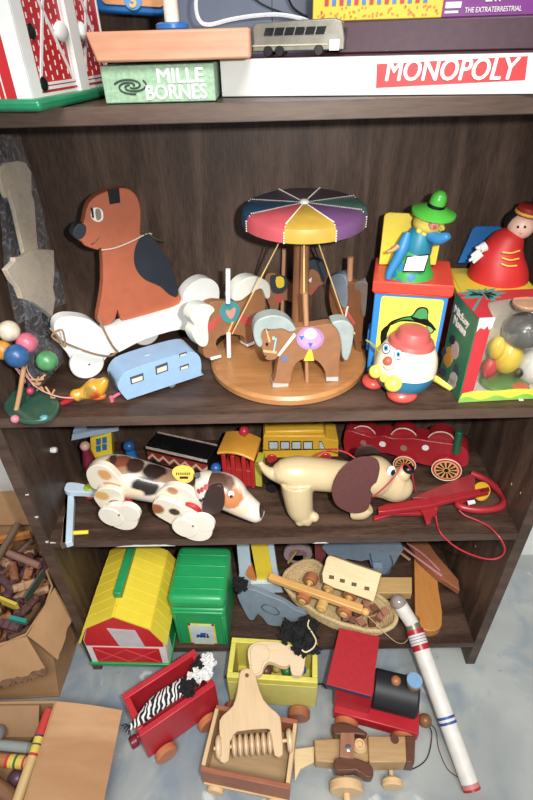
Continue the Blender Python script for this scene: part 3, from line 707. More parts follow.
# ---- jack-in-the-box with the green-hatted puppet
f0 = at(373, 281, y=.092); f1 = at(455, 286, z=f0.z); fb = at(371, 258, z=f0.z); ovl = .004
JY = math.degrees(math.atan2(f1.y - f0.y, f1.x - f0.x)); bw1 = (f1 - f0).length - 2 * ovl; fy = f0.y
JM = frame((f0.x, fy, H2), JY) @ TR(ovl, ovl, 0); j1, jI = thing('jack_in_the_box', 'blue and yellow jack-in-the-box with red top and green-hatted puppet', 'jack-in-the-box', JM)
zl2 = f0.z - H2; zlid = zl2 - .0155
dj = min(.105, (fb - f0).length)
jb = mat('box_blue', (42, 132, 214), .35, .05); jy = mat('box_yellow', (226, 218, 70), .4, .04); jr = mat('lid_red', (222, 62, 44), .4, .05)
g = G().box(0, 0, 0, bw1, dj, zlid); g.mk('body', jb, j1, bev=.002)
PJ = Plane(JM @ UPRIGHT); S3 = lambda p: zz(p, 4.845, 350, 290)
g = G().prism(rrect(.009, .012, bw1 - .005, zlid - .006, .004), .0006, UPRIGHT, 0, z0=.0006)
g.mk('picture_panel', jy, j1)
g = G().prism(smooth(PJ.px(S3([(180, 175), (200, 150), (260, 128), (298, 122), (325, 88), (355, 80), (380, 95), (378, 140), (400, 165), (418, 195), (370, 172), (320, 155), (250, 150), (210, 165)])), 3), .0004, UPRIGHT, 1, z0=.0012)
g.prism(smooth(PJ.px(S3([(210, 157), (262, 134), (300, 128), (330, 94), (354, 87), (373, 98), (370, 140), (330, 146), (260, 140)])), 3), .0003, UPRIGHT, 0, z0=.0016)
g.prism(smooth(PJ.px(S3([(302, 126), (340, 138), (366, 136), (364, 150), (330, 150), (298, 136)])), 2), .0003, UPRIGHT, 1, z0=.0018)
g.prism(smooth(PJ.px(S3([(375, 165), (412, 192), (385, 215), (370, 200)])), 2), .0003, UPRIGHT, 1, z0=.0010)
g.prism(smooth(PJ.px(S3([(376, 172), (404, 192), (386, 207), (376, 196)])), 2), .0003, UPRIGHT, 2, z0=.0013)
g.prism(smooth(PJ.px(S3([(150, 260), (150, 200), (180, 170), (200, 165), (180, 210), (168, 300)])), 2), .0003, UPRIGHT, 1, z0=.0010)
g.mk('picture', [mat('picture_green', (60, 150, 80), .4), black, mat('picture_leaf', (120, 190, 110), .4)], j1)
ov = .004
g = G().box(-ov, -ov, zlid, bw1 + ov, dj, zl2); g.box(-ov + .002, -ov + .002, zlid - .003, bw1 + ov - .002, dj, zlid)
g.mk('lid', jr, j1, bev=.0018)
G().prism(rrect(-.004, .02, .001, .055, .0025), .02, UPRIGHT @ TR(0, 0, -.03)).mk('crank_housing', jb, j1, bev=.001)
zt1 = H2 + zl2
S8 = lambda p: zz(p, 4.845, 350, 180)
lp = at(379, 265, z=zt1); PD1 = wallplane(Vector((lp.x, lp.y, zt1)), JY, 4)
G().prism(PD1.px(S8([(140, 410), (152, 300), (165, 180), (172, 165), (190, 158), (300, 163), (420, 170), (440, 240), (432, 330), (415, 412)])), .0035, jI @ PD1.M).mk('open_door', mat('door_yellow', (232, 204, 50), .35, .04), j1, bev=.001)
bc_ = at(409, 281, z=zt1); yc = bc_.y + .026
PP = wallplane(Vector((bc_.x, yc, zt1)), JY)
def crop(rs, I): return [[tuple(p) for p in r] for r in rs]
g = G().rings(chain([(409, 277, 24), (410, 268, 22), (413, 258, 17.5), (416, 249, 14.5)], PP, jI))
c_ = lambda u, v, r: (tuple(jI @ (PP.M @ Vector((*PP.p(u, v), -.0)))), (r, r * 2.5, r), )
sp = [(tuple(hitp), (.006, .012, .006), (34, 120, 160)) for hitp in [jI @ at(u, v, y=yc - .024) for u, v in ((393, 275), (411, 276), (420, 268), (400, 268), (399, 283))]]
g.mk('skirt', spots('skirt_print', (44, 160, 60), sp, .5, .08, .4, 200), j1)
tq = mat('bodice_teal', (24, 124, 150), .45, .1)
G().rings(chain([(416, 251, 15), (418, 244, 14.5), (421, 235, 12.5), (425, 227, 9)], PP, jI)).mk('bodice', tq, j1)
AP = PP.off(.0235)
ap = AP.px(S8([(275, 360), (330, 378), (392, 352), (372, 400), (358, 442), (300, 448), (256, 435)]))
skc = wpt(PP, 411, 277); sk = 1 / ppm(skc); skr = (23.5 * sk, 23.5 * sk, 46 * sk)
def patch(cor, c, r, off, I, g, mi, n=6):
    v = []
    for j in range(n + 1):
        for i in range(n + 1):
            s, t = i / n, j / n; q = [(cor[0][k] * (1 - s) + cor[1][k] * s) * (1 - t) + (cor[3][k] * (1 - s) + cor[2][k] * s) * t for k in (0, 1)]
            v.append(tuple(I @ hit(c, r, q[0], q[1], off)[0]))
    return g.add(v, [(j * (n + 1) + i, j * (n + 1) + i + 1, (j + 1) * (n + 1) + i + 1, (j + 1) * (n + 1) + i) for j in range(n) for i in range(n)], mi)
g = patch([(407, 256), (429, 254), (424, 272), (403, 272)], skc, skr, .0012, jI, G(), 0); patch([(408, 257.3), (427.5, 255.5), (423, 270.5), (404, 270.5)], skc, skr, .0017, jI, g, 1)
g.mk('apron', [black, white], j1)
g = G().rings(chain([(408, 232, 3, .01), (403, 246, 6.5, .014), (398, 258, 5.5, .018), (390, 272, 4, .022), (388, 279, 3, .024)], PP, jI, 12)); g.mk('sleeve', mat('sleeve_blue', (40, 128, 190), .45, .1), j1)
g = G().rings(chain([(430, 236, 5, .012), (438, 239, 6, .02), (446, 237, 4.5, .026), (449, 236, 3, .028)], PP, jI, 12)); g.mk('sleeve', mat('sleeve_blue', (40, 128, 190), .45, .1), j1)
g = G().rings(chain([(398, 246, 2.4, .024), (393, 250, 2.2, .028), (387, 252, 1.2, .03)], PP, jI, 10)); g.mk('hand', mat('hand_tan', (190, 140, 90), .5), j1)
hc = wpt(PP, 429, 222); s1 = 1 / ppm(hc)
hr_ = (15.5 * s1, 15 * s1, 12 * s1)
g = G().ball(jI @ hc, hr_, 0)
for u, v in ((419, 231), (424, 234), (431, 235), (437, 234), (442, 228)): p, n = hit(hc, hr_, u, v); g.ball(jI @ p, 3.0 * s1, 0, n=8, k=6)
g.mk('head', mat('straw_yellow', (226, 196, 72), .5, .1), j1)
p, n = hit(hc, hr_, 434, 225); G().ball(jI @ p, (5.5 * s1, 3 * s1, 4.5 * s1), 0).mk('face', mat('face_pink', (222, 130, 110), .5, .12, 300), j1)
for u, v in ((430, 222), (437, 222)): p, n = hit(hc, hr_, u, v, .0018); G().ball(jI @ p, 1.1 * s1, 0, n=8, k=6).mk('eye', black, j1)
p, n = hit(hc, hr_, 434, 226, .003); G().ball(jI @ p, 1.8 * s1, 0, n=8, k=6).mk('nose', mat('nose_red', (206, 60, 50), .5), j1)
p, n = hit(hc, hr_, 440, 229, .001); G().ball(jI @ p, 2.0 * s1, 0, n=8, k=6).mk('cheek', mat('cheek_green', (130, 180, 60), .5), j1)
hg = mat('hat_green', (70, 186, 52), .3, .05, coat=.3)
HM = jI @ Matrix.Translation(wpt(PP, 433.5, 213, .0)) @ RY(6) @ RX(8)
G().lathe([(0, -.004), (17 * s1, -.005), (21.8 * s1, -.001), (21.8 * s1, .002), (15 * s1, .005), (9 * s1, .008), (0, .009)], HM, 32, sy=1.0).mk('hat_brim', hg, j1)
G().lathe([(8.2 * s1, .006), (8.0 * s1, .012), (7.8 * s1, .018), (6.5 * s1, .023), (3.5 * s1, .027), (0, .028)], HM @ RY(4), 24).mk('hat_crown', hg, j1)
G().lathe([(8.8 * s1, .0075), (8.6 * s1, .0115), (7.0 * s1, .012)], HM @ RY(4), 24).mk('hat_band', black, j1)
# ---- second jack-in-the-box
fl = at(460, 298, y=.108); z2 = fl.z; fbk = at(449, 258, z=z2)
KM = frame((fl.x + .003, .108, H2), -5); j2, kI = thing('jack_in_the_box', 'yellow-topped jack-in-the-box with red-coated puppet, behind the window-fronted box', 'jack-in-the-box', KM)
h2_ = z2 - H2
G().box(.002, .003, 0, .105, .108, h2_ - .012).mk('body', mat('box_red', (200, 44, 40), .4), j2, bev=.002)
g = G().box(-.002, 0, h2_ - .012, .108, .11, h2_); g.box(.003, .004, h2_, .100, .106, h2_ + .0015)
g.mk('lid', mat('lid_yellow', (216, 186, 40), .38, .05), j2, bev=.0015)
S1 = lambda p: zz(p, 5.731, 440, 190)
bp2 = at(458, 263, z=z2 + .001); PB2 = wallplane(Vector((bp2.x, bp2.y - .010, z2)), -5, 12)
G().prism(PB2.px(S1([(102, 420), (150, 310), (185, 225), (205, 208), (330, 206), (360, 215), (480, 250), (450, 420)])), .004, kI @ PB2.M).cl(j2, y1=.2468).mk('open_door', mat('door_blue', (28, 110, 190), .35, .06), j2, bev=.0012)
bc_ = at(498, 286, z=z2); PQ = wallplane(Vector((bc_.x, bc_.y + .030, z2)), -8)
coat = mat('coat_red', (208, 34, 34), .5, .07)
G().rings(chain([(497, 281, 28.5), (497.5, 272, 28), (500, 258, 24), (505, 246, 19), (511, 236, 14), (514, 231, 9)], PQ, kI)).mk('coat', coat, j2)
gold = mat('gold_braid', (236, 186, 60), .5)
for (a, b, c, r0) in (((502, 252), (511, 253), (519.5, 250.5), .0), ((501.5, 257.5), (510, 260), (518.5, 258.5), 0), ((501, 263.5), (508, 266), (516.5, 265.5), 0)):
    pts = []
    cen = wpt(PQ, 499.5, (a[1] + c[1]) / 2); rad = (27 - (270 - a[1]) * .32) / ppm(cen)
    for q in (a, b, c): p, n = hit(cen, (rad, rad, rad * 3), *q, .0004); pts.append(kI @ p)
    G().tube(pts, .0012, n=6).mk('braid', gold, j2)
skin = mat('face_peach', (238, 190, 170), .45, .03)
hc = wpt(PQ, 521, 226); s1 = 1 / ppm(hc); hr_ = (13 * s1,) * 3
G().ball(kI @ hc, hr_).mk('head', skin, j2)
for u, v in ((518, 227), (525, 227)): p, n = hit(hc, hr_, u, v); G().ball(kI @ p, 1.3 * s1, n=8, k=6).mk('eye', black, j2)
p, n = hit(hc, hr_, 521.5, 232); G().ball(kI @ p, 1.7 * s1, n=8, k=6).mk('nose', skin, j2)
G().ball(kI @ (hc + Vector((-.001, .008, .004))), (13.6 * s1, 12 * s1, 12.5 * s1)).mk('hair', mat('hair_black', (22, 20, 22), .6), j2)
CM_ = kI @ Matrix.Translation(wpt(PQ, 527, 214)) @ RY(8) @ RX(6)
G().lathe([(0, -.001), (11.5 * s1, -.001), (12 * s1, .001), (11.2 * s1, .010), (9 * s1, .0125), (0, .013)], CM_, 24).mk('cap', mat('cap_red', (170, 36, 30), .5), j2)
G().lathe([(11.9 * s1, .0005), (12.4 * s1, .0015), (12.2 * s1, .004), (11.3 * s1, .0045)], CM_, 24).mk('cap_band', gold, j2)
g = G().rings(chain([(486, 246, 5, .012), (480, 249, 4.5, .014)], PQ, kI, 10))
for a, b in (((480, 249), (476, 247)), ((479, 251), (471, 256)), ((480, 253), (469, 261)), ((482, 254), (473, 263))): g.rings(chain([(a[0], a[1], 2.6, .014), ((a[0] + b[0]) / 2, (a[1] + b[1]) / 2, 2.1, .015), (b[0], b[1], 1.4, .016)], PQ, kI, 8))
g.mk('hand', white, j2, remesh=.0008)
# ---- window-fronted toy package
a = at(458, 402, z=H2); b_ = at(533, 398, z=H2); KY = math.degrees(math.atan2(b_.y - a.y, b_.x - a.x)); GMx = frame((a.x, a.y, H2), KY)
pk, pI = thing('toy_package', 'open green and red card box with clear window, torn at its front corner', 'toy box', GMx)
ph = at(477, 318, y=a.y).z - H2; pd, pw = .075, .136
PFt = Plane(GMx @ UPRIGHT); PLs = Plane(GMx @ RZ(-90) @ UPRIGHT); PTp = Plane(GMx @ TR(0, 0, ph))
S2 = lambda p: zz(p, 5.33, 433, 290)
grc = mat('package_green', (52, 118, 84), .45, .12); rdc = mat('package_red', (206, 44, 52), .45, .06); crd = mat('card_beige', (206, 196, 176), .7, .08)
G().box(0, 0, 0, .0012, pd, ph).mk('left_wall', grc, pk)
G().box(0, pd - .0012, 0, pw, pd, ph).mk('back_wall', crd, pk)
G().box(0, 0, 0, pw, pd, .0012).mk('bottom_wall', crd, pk)
G().box(pw - .0012, 0, 0, pw, pd, ph).mk('right_wall', grc, pk)
f = lambda pts: PFt.px(S2(pts))
g = G().prism([(0.0013, 0.014), (.0013, ph), (.018, ph - .001), (.017, .018)], .001, UPRIGHT, 0, z0=.001); g.mk('front_strip', rdc, pk)
g = G().prism([(0, 0), (pw, 0), (pw, .016)] + [(pw - i * .01, .016 + .0008 * math.sin(i * 1.3)) for i in range(1, 14)] + [(.003, .016)], .001, UPRIGHT, 0, z0=.001)
wv = [(i * pw / 24, .006 + .003 * math.sin(i * .9)) for i in range(25)]
g.prism([(0, 0), (pw, 0)] + wv[::-1], .0004, UPRIGHT, 1, z0=.0014)
g.mk('front_lip', [mat('lip_yellow', (226, 214, 56), .5), mat('lip_green', (130, 190, 70), .5)], pk)
rn = random.Random(9)
tp = [(.001, ph - .018)] + [(.001 + .018 * i / 6, ph - .012 + rn.uniform(-.004, .003)) for i in range(1, 7)] + [(.020, ph + .0005), (.001, ph + .0005)]
G().prism(tp, .0006, UPRIGHT, 0, z0=.0018).mk('torn_edge', mat('torn_white', (232, 226, 224), .9, .08, 200), pk)
# top: red back band and left corner with a palm frond
g = G().prism([(0, 0), (.018, 0), (.024, .030), (.030, .042), (.07, .052), (pw, .056), (pw, pd), (0, pd)], .001, TR(0, 0, ph + .0002)); g.mk('top_flap', rdc, pk)
teal2 = mat('frond_teal', (70, 140, 132), .5, .1)
t = lambda pts: PTp.px(S1(pts))
g = G()
cx, cy = 250, 600
for tip in ((100, 590), (150, 570), (120, 620), (215, 570), (265, 562), (320, 565), (380, 590), (350, 615), (330, 640), (290, 630)):
    dx, dy = tip[0] - cx, tip[1] - cy; n = (-dy * .12, dx * .12)
    nl = math.hypot(*n); n = (n[0] / nl * 13, n[1] / nl * 13)
    g.prism(t([(cx - n[0] * .4, cy - n[1] * .4), (cx + dx * .5 - n[0], cy + dy * .5 - n[1]), tip, (cx + dx * .5 + n[0], cy + dy * .5 + n[1])]), .0004, TR(0, 0, ph + .0006))
g.prism(t([(235, 600), (250, 600), (200, 690), (182, 690)]), .0004, TR(0, 0, ph + .0006))
g.mk('frond', teal2, pk)
# left wall print
LM = RZ(-90) @ UPRIGHT; lpx = lambda pts: PLs.px(S2(pts))
g = G(); wt_ = 0
for q in ([(60, 330), (90, 300), (110, 350), (95, 400), (70, 410)], ): g.prism(smooth(lpx(q), 3), .0003, LM, 2, z0=.0004)
for (cx, cy, rx, ry, mi) in ((118, 320, 20, 50, 0), (105, 265, 16, 26, 1), (125, 425, 16, 34, 3), (110, 470, 20, 34, 4), (45, 440, 28, 24, 3), (100, 500, 22, 30, 4), (80, 370, 22, 34, 2), (60, 335, 14, 30, 3)):
    g.prism(smooth(lpx(circ(cx, cy, rx, ry, 10)), 2), .0003, LM, mi, z0=.0005 + .0002 * (mi % 3))
g.cl(pk, z0=H2 + .001).mk('printed_picture', [mat('print_pink', (206, 160, 160), .5), mat('print_dark', (50, 44, 50), .5), mat('print_orange', (214, 140, 40), .5), mat('print_grey', (66, 70, 84), .5), mat('print_cream', (196, 180, 170), .5)], pk)
g = G()
def ltext(s, x0, y0, x1, y1, hgt):
    A = Vector(lpx([(x0, y0)])[0]); B = Vector(lpx([(x1, y1)])[0]); d = B - A
    g.text(s, d.length, hgt, LM @ TR(A.x, A.y, .0006) @ Matrix.Rotation(math.atan2(d.y, d.x), 4, 'Z'), 0, bold=.03)
ltext('Mickey', 112, 125, 190, 220, .013); ltext('Mouse', 110, 175, 172, 250, .012)
g.mk('lettering', mat('print_white', (230, 214, 206), .5), pk)
film = mat('clear_film', (255, 255, 255), .06, 0, trans=1.0, alpha=.16)
G().box(.0185, -.0004, .016, pw - .001, .0, ph).mk('window_film', film, pk)
G().box(.0185, 0, ph, pw - .001, .045, ph + .0004).mk('window_film', film, pk)
# toy in the package
tyM = frame(pI.inverted() @ Vector((.07, .035, .0014)), KY); ty, tI = thing('plastic_figure', 'round-headed grey, yellow and white plastic figure inside the windowed box', 'toy figure', tyM)
PT_ = wallplane(pI.inverted() @ Vector((0, .034, 0)), KY)
def pb(u, v, ru, rv, name, mt, d=0, ry=None):
    c = wpt(PT_, u, v, d); s = 1 / ppm(c); G().ball(tI @ c, (ru * s, (ry or ru) * s, rv * s * 1.05)).cl(ty, x1=.7515, y0=.0235, z0=H2 + .0020, z1=H2 + ph - .0008).mk(name, mt, ty)
pb(524, 331, 20, 18, 'head', mat('figure_grey', (92, 88, 84), .25, .15, coat=.5))
pb(508, 356, 14, 18, 'body', mat('figure_yellow', (222, 186, 40), .3, .06, coat=.4)); pb(497, 348, 8, 12, 'arm', mat('figure_yellow', (222, 186, 40), .3), .004)
pb(532, 366, 14, 18, 'vest', mat('figure_white', (216, 214, 206), .35, .05), -.004); pb(518, 373, 5, 5, 'shoe', black, .01); pb(489, 368, 7, 11, 'sleeve', rdc)
pb(527, 303, 14, 7, 'cap', mat('figure_tan', (214, 160, 120), .4), -.004)
pb(504, 382, 24, 5, 'grass_base', mat('figure_green', (86, 130, 50), .5, .2), 0, 20); pb(519, 387, 10, 2.5, 'saucer', mat('figure_orange', (214, 80, 44), .4), .018)
# ---- egg-shaped pull toy
ec = at(406, 363, y=.041); s1 = 1 / ppm(ec); EMx = frame((ec.x, ec.y, H2))
eg, eI = thing('egg_toy', 'cream egg-shaped pull toy with pink hat, yellow bow tie and red shoes', 'pull toy', EMx)
er = 30.5 * s1; eh = 31 * s1
cz_ = ec.z - H2
tilt = Matrix.Translation(eI @ ec) @ RY(5)
pr = [(er * math.sin(t) * (1 - .10 * -math.cos(t)), -eh * math.cos(t) * 1.12 + (eh * .04)) for t in [PI * i / 20 for i in range(21)]]
ivo = mat('egg_cream', (236, 226, 196), .3, .03, coat=.4)
cut = -.10 * eh
G().lathe([p for p in pr if p[1] > cut - .003], tilt, 40).mk('shell', ivo, eg)
G().lathe([(p[0] * 1.008, p[1]) for p in pr if p[1] <= cut + .002], tilt, 40).mk('trousers', mat('trouser_blue', (34, 120, 160), .35, .05, coat=.3), eg)
hm = mat('hat_coral', (192, 82, 76), .45, .05)
G().lathe([(0, -.012), (.8 * er, -.010), (.74 * er, -.004), (.60 * er, -.001), (.56 * er, .006), (.50 * er, .011), (.35 * er, .0135), (0, .014)], tilt @ TR(0.0, 0, eh * .96) @ Matrix.Scale(.93, 4), 36).mk('hat', hm, eg)
coral = mat('shoe_coral', (218, 70, 58), .35, .05, coat=.3)
for u, v, ru, rv, y in ((372, 389, 11.5, 8, .055), (401, 399, 15.5, 9, .022)):
    c = at(u, v, y=y); c.z = H2 + rv * s1 * .9 + .0006; G().ball(eI @ c, (ru * s1, rv * 1.5 * s1, rv * .9 * s1)).mk('shoe', coral, eg)
    G().cyl(eI @ c, (eI @ c) * .55 + (eI @ ec) * .45, .007).mk('leg', mat('trouser_blue', (34, 120, 160), .35), eg)
eR = (er, er, eh * 1.12)
lem = mat('lemon_plastic', (232, 218, 70), .35, .04, coat=.3)
for u, v, r in ((378, 371, 7), (394, 382, 8.5), (385.5, 377, 4.5)):
    p, n = hit(ec, eR, u, v); G().ball(eI @ (p + n * .003), r * s1).mk('bow_tie', lem, eg)
p, n = hit(ec, eR, 388, 361); G().ball(eI @ p, 4.6 * s1).mk('nose', mat('nose_orange', (228, 80, 56), .35), eg)
def spot_on(c, R_, u, v, rx, ry, mts, name, par, I, d=.0003, rot=0):
    g = G()
    for i, (k, mi) in enumerate(mts):
        pts = [hit(c, R_, u + rx * k * math.cos(a), v + ry * k * math.sin(a), d + .00025 * i)[0] for a in [2 * PI * j / 16 for j in range(16)]]
        cen = hit(c, R_, u, v, d + .00025 * i)[0]
        g.add([tuple(I @ q) for q in pts] + [tuple(I @ cen)], [(j, (j + 1) % 16, 16) for j in range(16)], i)
    return g.mk(name, [m for _, m in mts], par)
eyb = mat('iris_blue', (90, 160, 206), .3)
for u, v in ((386.5, 348.5), (398.5, 354.5)): spot_on(ec, eR, u, v, 4.2, 5.6, [(1, black), (.86, white), (.55, eyb), (.26, black)], 'eye', eg, eI)
G().tube([eI @ hit(ec, eR, u, v, .0003)[0] for u, v in ((383, 366), (387, 370), (392, 369), (394, 365))], .0004).mk('mouth', mat('mouth_brown', (120, 60, 40), .5), eg)
g = G().tube([eI @ at(*q[:2], y=q[2]) for q in ((429, 376, .045), (436, 379, .03), (445, 385, .02), (451, 389, .016))], (.0035, .0022), n=10, flat=1.6); g.mk('hand', lem, eg)
g = G().tube([eI @ at(*q[:2], y=q[2]) for q in ((378, 351, .05), (372, 344, .045), (366, 340, .045))], (.002, .0012), n=8); g.mk('hand', mat('olive_plastic', (150, 140, 70), .4), eg)
# ---- wooden cut-out in a clear bag
a = Vector((.016, .060, H2)); BY = 80
PBg = wallplane(a, BY, 0); BgM = wallplane(a, BY).M @ RX(-90)
wc_, wI = thing('wooden_cutout', 'pale plywood cut-out sealed in a clear bag against the left side', 'wooden cut-out', BgM)
PBg = wallplane(a, BY)
SA = lambda p: zz(p, 2.667, 0, 130)
ply = mat('pale_plywood', (206, 186, 156), .6, .1, 40)
G().prism(PBg.px(SA([(2, 100), (12, 88), (50, 82), (68, 86), (84, 112), (85, 170), (92, 190), (100, 300), (105, 328), (66, 334), (40, 215), (30, 182), (22, 160), (18, 182), (8, 160), (0, 125)])), .006, wI @ PBg.M).mk('head_piece', ply, wc_, bev=.0008)
P2 = PBg.off(.006)
G().prism(P2.px(SA([(18, 372), (40, 350), (40, 340), (62, 338), (80, 322), (112, 318), (144, 320), (146, 380), (142, 420), (148, 450), (140, 500), (120, 480), (90, 460), (60, 450), (50, 420), (32, 400)])), .008, wI @ P2.M).mk('body_piece', ply, wc_, bev=.0008)
bagm = bpy.data.materials.new('clear_bag'); bagm.use_nodes = True; nt = bagm.node_tree; b = nt.nodes['Principled BSDF']
b.inputs['Base Color'].default_value = lin((190, 200, 215)); b.inputs['Roughness'].default_value = .12; b.inputs['Specular IOR Level'].default_value = 1.0
tc = nt.nodes.new('ShaderNodeTexCoord'); nz = nt.nodes.new('ShaderNodeTexNoise'); nz.inputs['Scale'].default_value = 55; nz.inputs['Detail'].default_value = 4; nz.inputs['Distortion'].default_value = 2.5
nt.links.new(tc.outputs['Object'], nz.inputs['Vector']); mr = nt.nodes.new('ShaderNodeMapRange'); mr.inputs['From Min'].default_value = .5; mr.inputs['From Max'].default_value = .72; mr.inputs['To Min'].default_value = .09; mr.inputs['To Max'].default_value = .42
nt.links.new(nz.outputs[0], mr.inputs['Value']); nt.links.new(mr.outputs[0], b.inputs['Alpha'])
bp = nt.nodes.new('ShaderNodeBump'); bp.inputs['Strength'].default_value = .8; bp.inputs['Distance'].default_value = .003; nt.links.new(nz.outputs[0], bp.inputs['Height']); nt.links.new(bp.outputs[0], b.inputs['Normal'])
def sheet(P, outline, name, par, I, amp, seed, nx=26, ny=34):
    us = [p[0] for p in outline]; vs = [p[1] for p in outline]; v = []; idx = {}; f = []
    (a, b), (c, d), (e, f_), (g_, h) = outline      # four picture corners tl,tr,br,bl
    for j in range(ny + 1):
        for i in range(nx + 1):
            s, t = i / nx, j / ny
            u = (a * (1 - s) + c * s) * (1 - t) + (g_ * (1 - s) + e * s) * t; w_ = (b * (1 - s) + d * s) * (1 - t) + (h * (1 - s) + f_ * s) * t
            q = P.p(u, w_); n = noise.noise(Vector((q[0] * 30 + seed, q[1] * 14, seed))) + .35 * noise.noise(Vector((q[0] * 90, q[1] * 50 + seed, 3)))
            v.append(tuple(I @ (P.M @ Vector((q[0], q[1], amp * n)))))
    for j in range(ny):
        for i in range(nx): k = j * (nx + 1) + i; f.append((k, k + 1, k + nx + 2, k + nx + 1))
    return G().add(v, f).cl(par, x0=.001, y1=.2465, z0=H2 + .0105, z1=H1 - TS - .002).mk(name, bagm, par)
sheet(PBg.off(.012), [(-12, 134), (21, 134), (67, 303), (14, 325)], 'bag', wc_, wI, .004, 1)
sheet(PBg.off(.018), [(22, 300), (50, 296), (64, 385), (28, 410)], 'bag', wc_, wI, .004, 5)
sheet(PBg.off(.024), [(30, 330), (62, 345), (70, 400), (26, 418)], 'bag', wc_, wI, .004, 9)
# ---- dark wooden ball, green paddle with coloured balls
c = Vector((.0175, .079, 0)); r_ = .0165; G().ball((0, 0, 0), r_, n=32, k=20).mk('wooden_ball', mat('dark_brown_ball', (44, 30, 26), .4, .2), M=Matrix.Translation((c.x, c.y, H2 + r_ + .0003)), label='dark brown wooden ball at the left edge of the middle shelf', cat='ball')
p = at(31, 406, z=H2 + .004); RM = frame((p.x, p.y, H2)); ra, rI = thing('paddle_toy', 'green round paddle toy with five coloured wooden balls and a stick', 'wooden toy', RM)
bottle = mat('bottle_green', (44, 84, 66), .3, .2, 60, coat=.4)
FPd = flatplane(H2 + .008)
G().prism(smooth(FPd.px(circ(31, 404, 28, 17, 16)), 2), .0075, rI @ FPd.M).cl(ra, x0=.002).mk('paddle', bottle, ra, bev=.002)
for (u, v, r, col, nm, y) in ((9, 331, 10.5, (208, 196, 172), 'cream', .048), (27, 343, 10.5, (204, 96, 118), 'rose', .05), (2, 350, 10, (206, 136, 48), 'amber', .04), (17, 356, 12, (44, 92, 150), 'azure', .03), (47, 361, 10.5, (74, 146, 88), 'leaf', .045)):
    c = at(u, v, y=y); G().ball(rI @ c, r / ppm(c), n=28, k=18).mk('ball', mat('ball_' + nm, col, .38, .22, 90, coat=.2), ra)
tan = mat('stick_tan', (190, 140, 92), .5, .1)
def wl(lst): return [rI @ at(u, v, y=y) for u, v, y in lst]
G().tube(wl([(24, 366, .03), (20, 392, .018), (15, 416, .006)]), .0032, n=10).cl(ra, z0=H2 + .001).mk('stick', tan, ra)
G().ball(rI @ at(15, 419, z=H2 + .0075), .0055).mk('tip', pink, ra); G().ball(rI @ at(44, 418, z=H2 + .006), (.006, .005, .004)).mk('tip', mat('tip_teal', (80, 150, 160), .4), ra)
G().ball(rI @ at(30, 391, y=.03), .005).mk('bead', mat('bead_pink', (200, 50, 90), .4), ra); G().ball(rI @ at(23, 381, y=.035), .004).mk('bead', pink, ra)
for pts in ([(14, 366, .03), (26, 376, .03), (34, 386, .03)], [(8, 360, .035), (22, 378, .03), (20, 396, .03)], [(26, 353, .05), (28, 372, .035), (40, 385, .03)]):
    G().tube(wl(pts), .0009).mk('string', mat('string_pink', (196, 140, 130), .6), ra)
G().tube(wl([(25, 372, .03), (33, 384, .03), (45, 392, .02), (60, 397, .02), (74, 398, .022)]), .001).mk('string', mat('string_pink', (196, 140, 130), .6), ra)
rn = random.Random(5)
for i in range(6):
    u, v = rn.uniform(30, 55), rn.uniform(372, 392); G().tube(wl([(u, v, .035), (u + rn.uniform(-8, 8), v + rn.uniform(-5, 8), .03), (u + rn.uniform(-12, 12), v + rn.uniform(0, 12), .03)]), .0014).mk('twig', tan, ra)
# ---- orange wooden bird lying down
bq = at(92, 392, z=H2 + .012); BM_ = frame((bq.x, bq.y, H2)); bd_, bI = thing('wooden_bird', 'orange-yellow wooden bird with red beak lying before the white bone', 'wooden bird', BM_)
obm = spots('bird_orange', (214, 150, 30), [((.006, -.012, .014), (.008, .008, .008), (200, 60, 24)), ((-.02, -.008, .01), (.006, .008, .006), (190, 70, 30)), ((.0, -.01, .02), (.007, .01, .007), (150, 120, 40))], .28, .3, .4, 120, coat=.5)
FPb = wallplane(Vector((bq.x, bq.y, H2)), 20)
g = G().rings(chain([(72, 398, 3), (75, 396, 6.5), (81, 394, 6), (87, 392, 8), (96, 388, 10.5), (102, 384, 7), (106, 379, 3)], FPb, bI, 20)); g.mk('body', obm, bd_)
G().rings(chain([(73, 397, 4), (67, 401, 3.5), (61, 404, 2)], FPb, bI, 12)).mk('beak', red, bd_)
G().ball(bI @ at(98, 396, z=H2 + .006), (.012, .007, .006)).mk('wing', mat('bird_wing', (196, 96, 30), .3), bd_)
G().tube([bI @ at(78, 398, z=H2 + .012), bI @ at(84, 397, z=H2 + .017), bI @ at(86, 392, z=H2 + .02)], .0007).mk('wire', mat('wire_tan', (180, 150, 110), .5), bd_)
# ================================================================== THIRD SHELF
# ---- spotted hound pull toy
h0 = at(118, 530, z=H3); h1 = at(195, 541, z=H3); HY = math.degrees(math.atan2(h1.y - h0.y, h1.x - h0.x))
HM_ = frame(h0, HY); hd, hI = thing('hound_pull_toy', 'brown-black-and-white spotted hound pull toy with white paw wheels', 'pull toy', HM_)
PH = wallplane(h0, HY).off(-.030)
def sp3(lst, I, P, r):
    out = []
    for u, v, ru, rv, col in lst:
        c = I @ wpt(P, u, v); s = 1 / ppm(I.inverted() @ c); out.append((tuple(c), (ru * s, r, rv * s), col))
    return out
def cast(lst, I, g, dep=.02, k=1.3):
    t = BVHTree.FromPolygons([Vector(p) for p in g.v], g.f); o = I @ CAM; out = []
    for u, v, ru, rv, col in lst:
        d = (I.to_3x3() @ ray(u, v)).normalized(); p = t.ray_cast(o, d)[0]
        if p is None: continue
        s = 1 / ppm(I.inverted() @ p); out.append((tuple(p), (ru * s, dep, rv * s * k), col))
    return out
body = [(95, 473, 12), (104, 473, 18), (118, 475, 21), (140, 480, 20), (165, 486, 18), (190, 490, 16), (210, 493, 14)]
gB = G().rings(chain(body, PH, hI, 28))
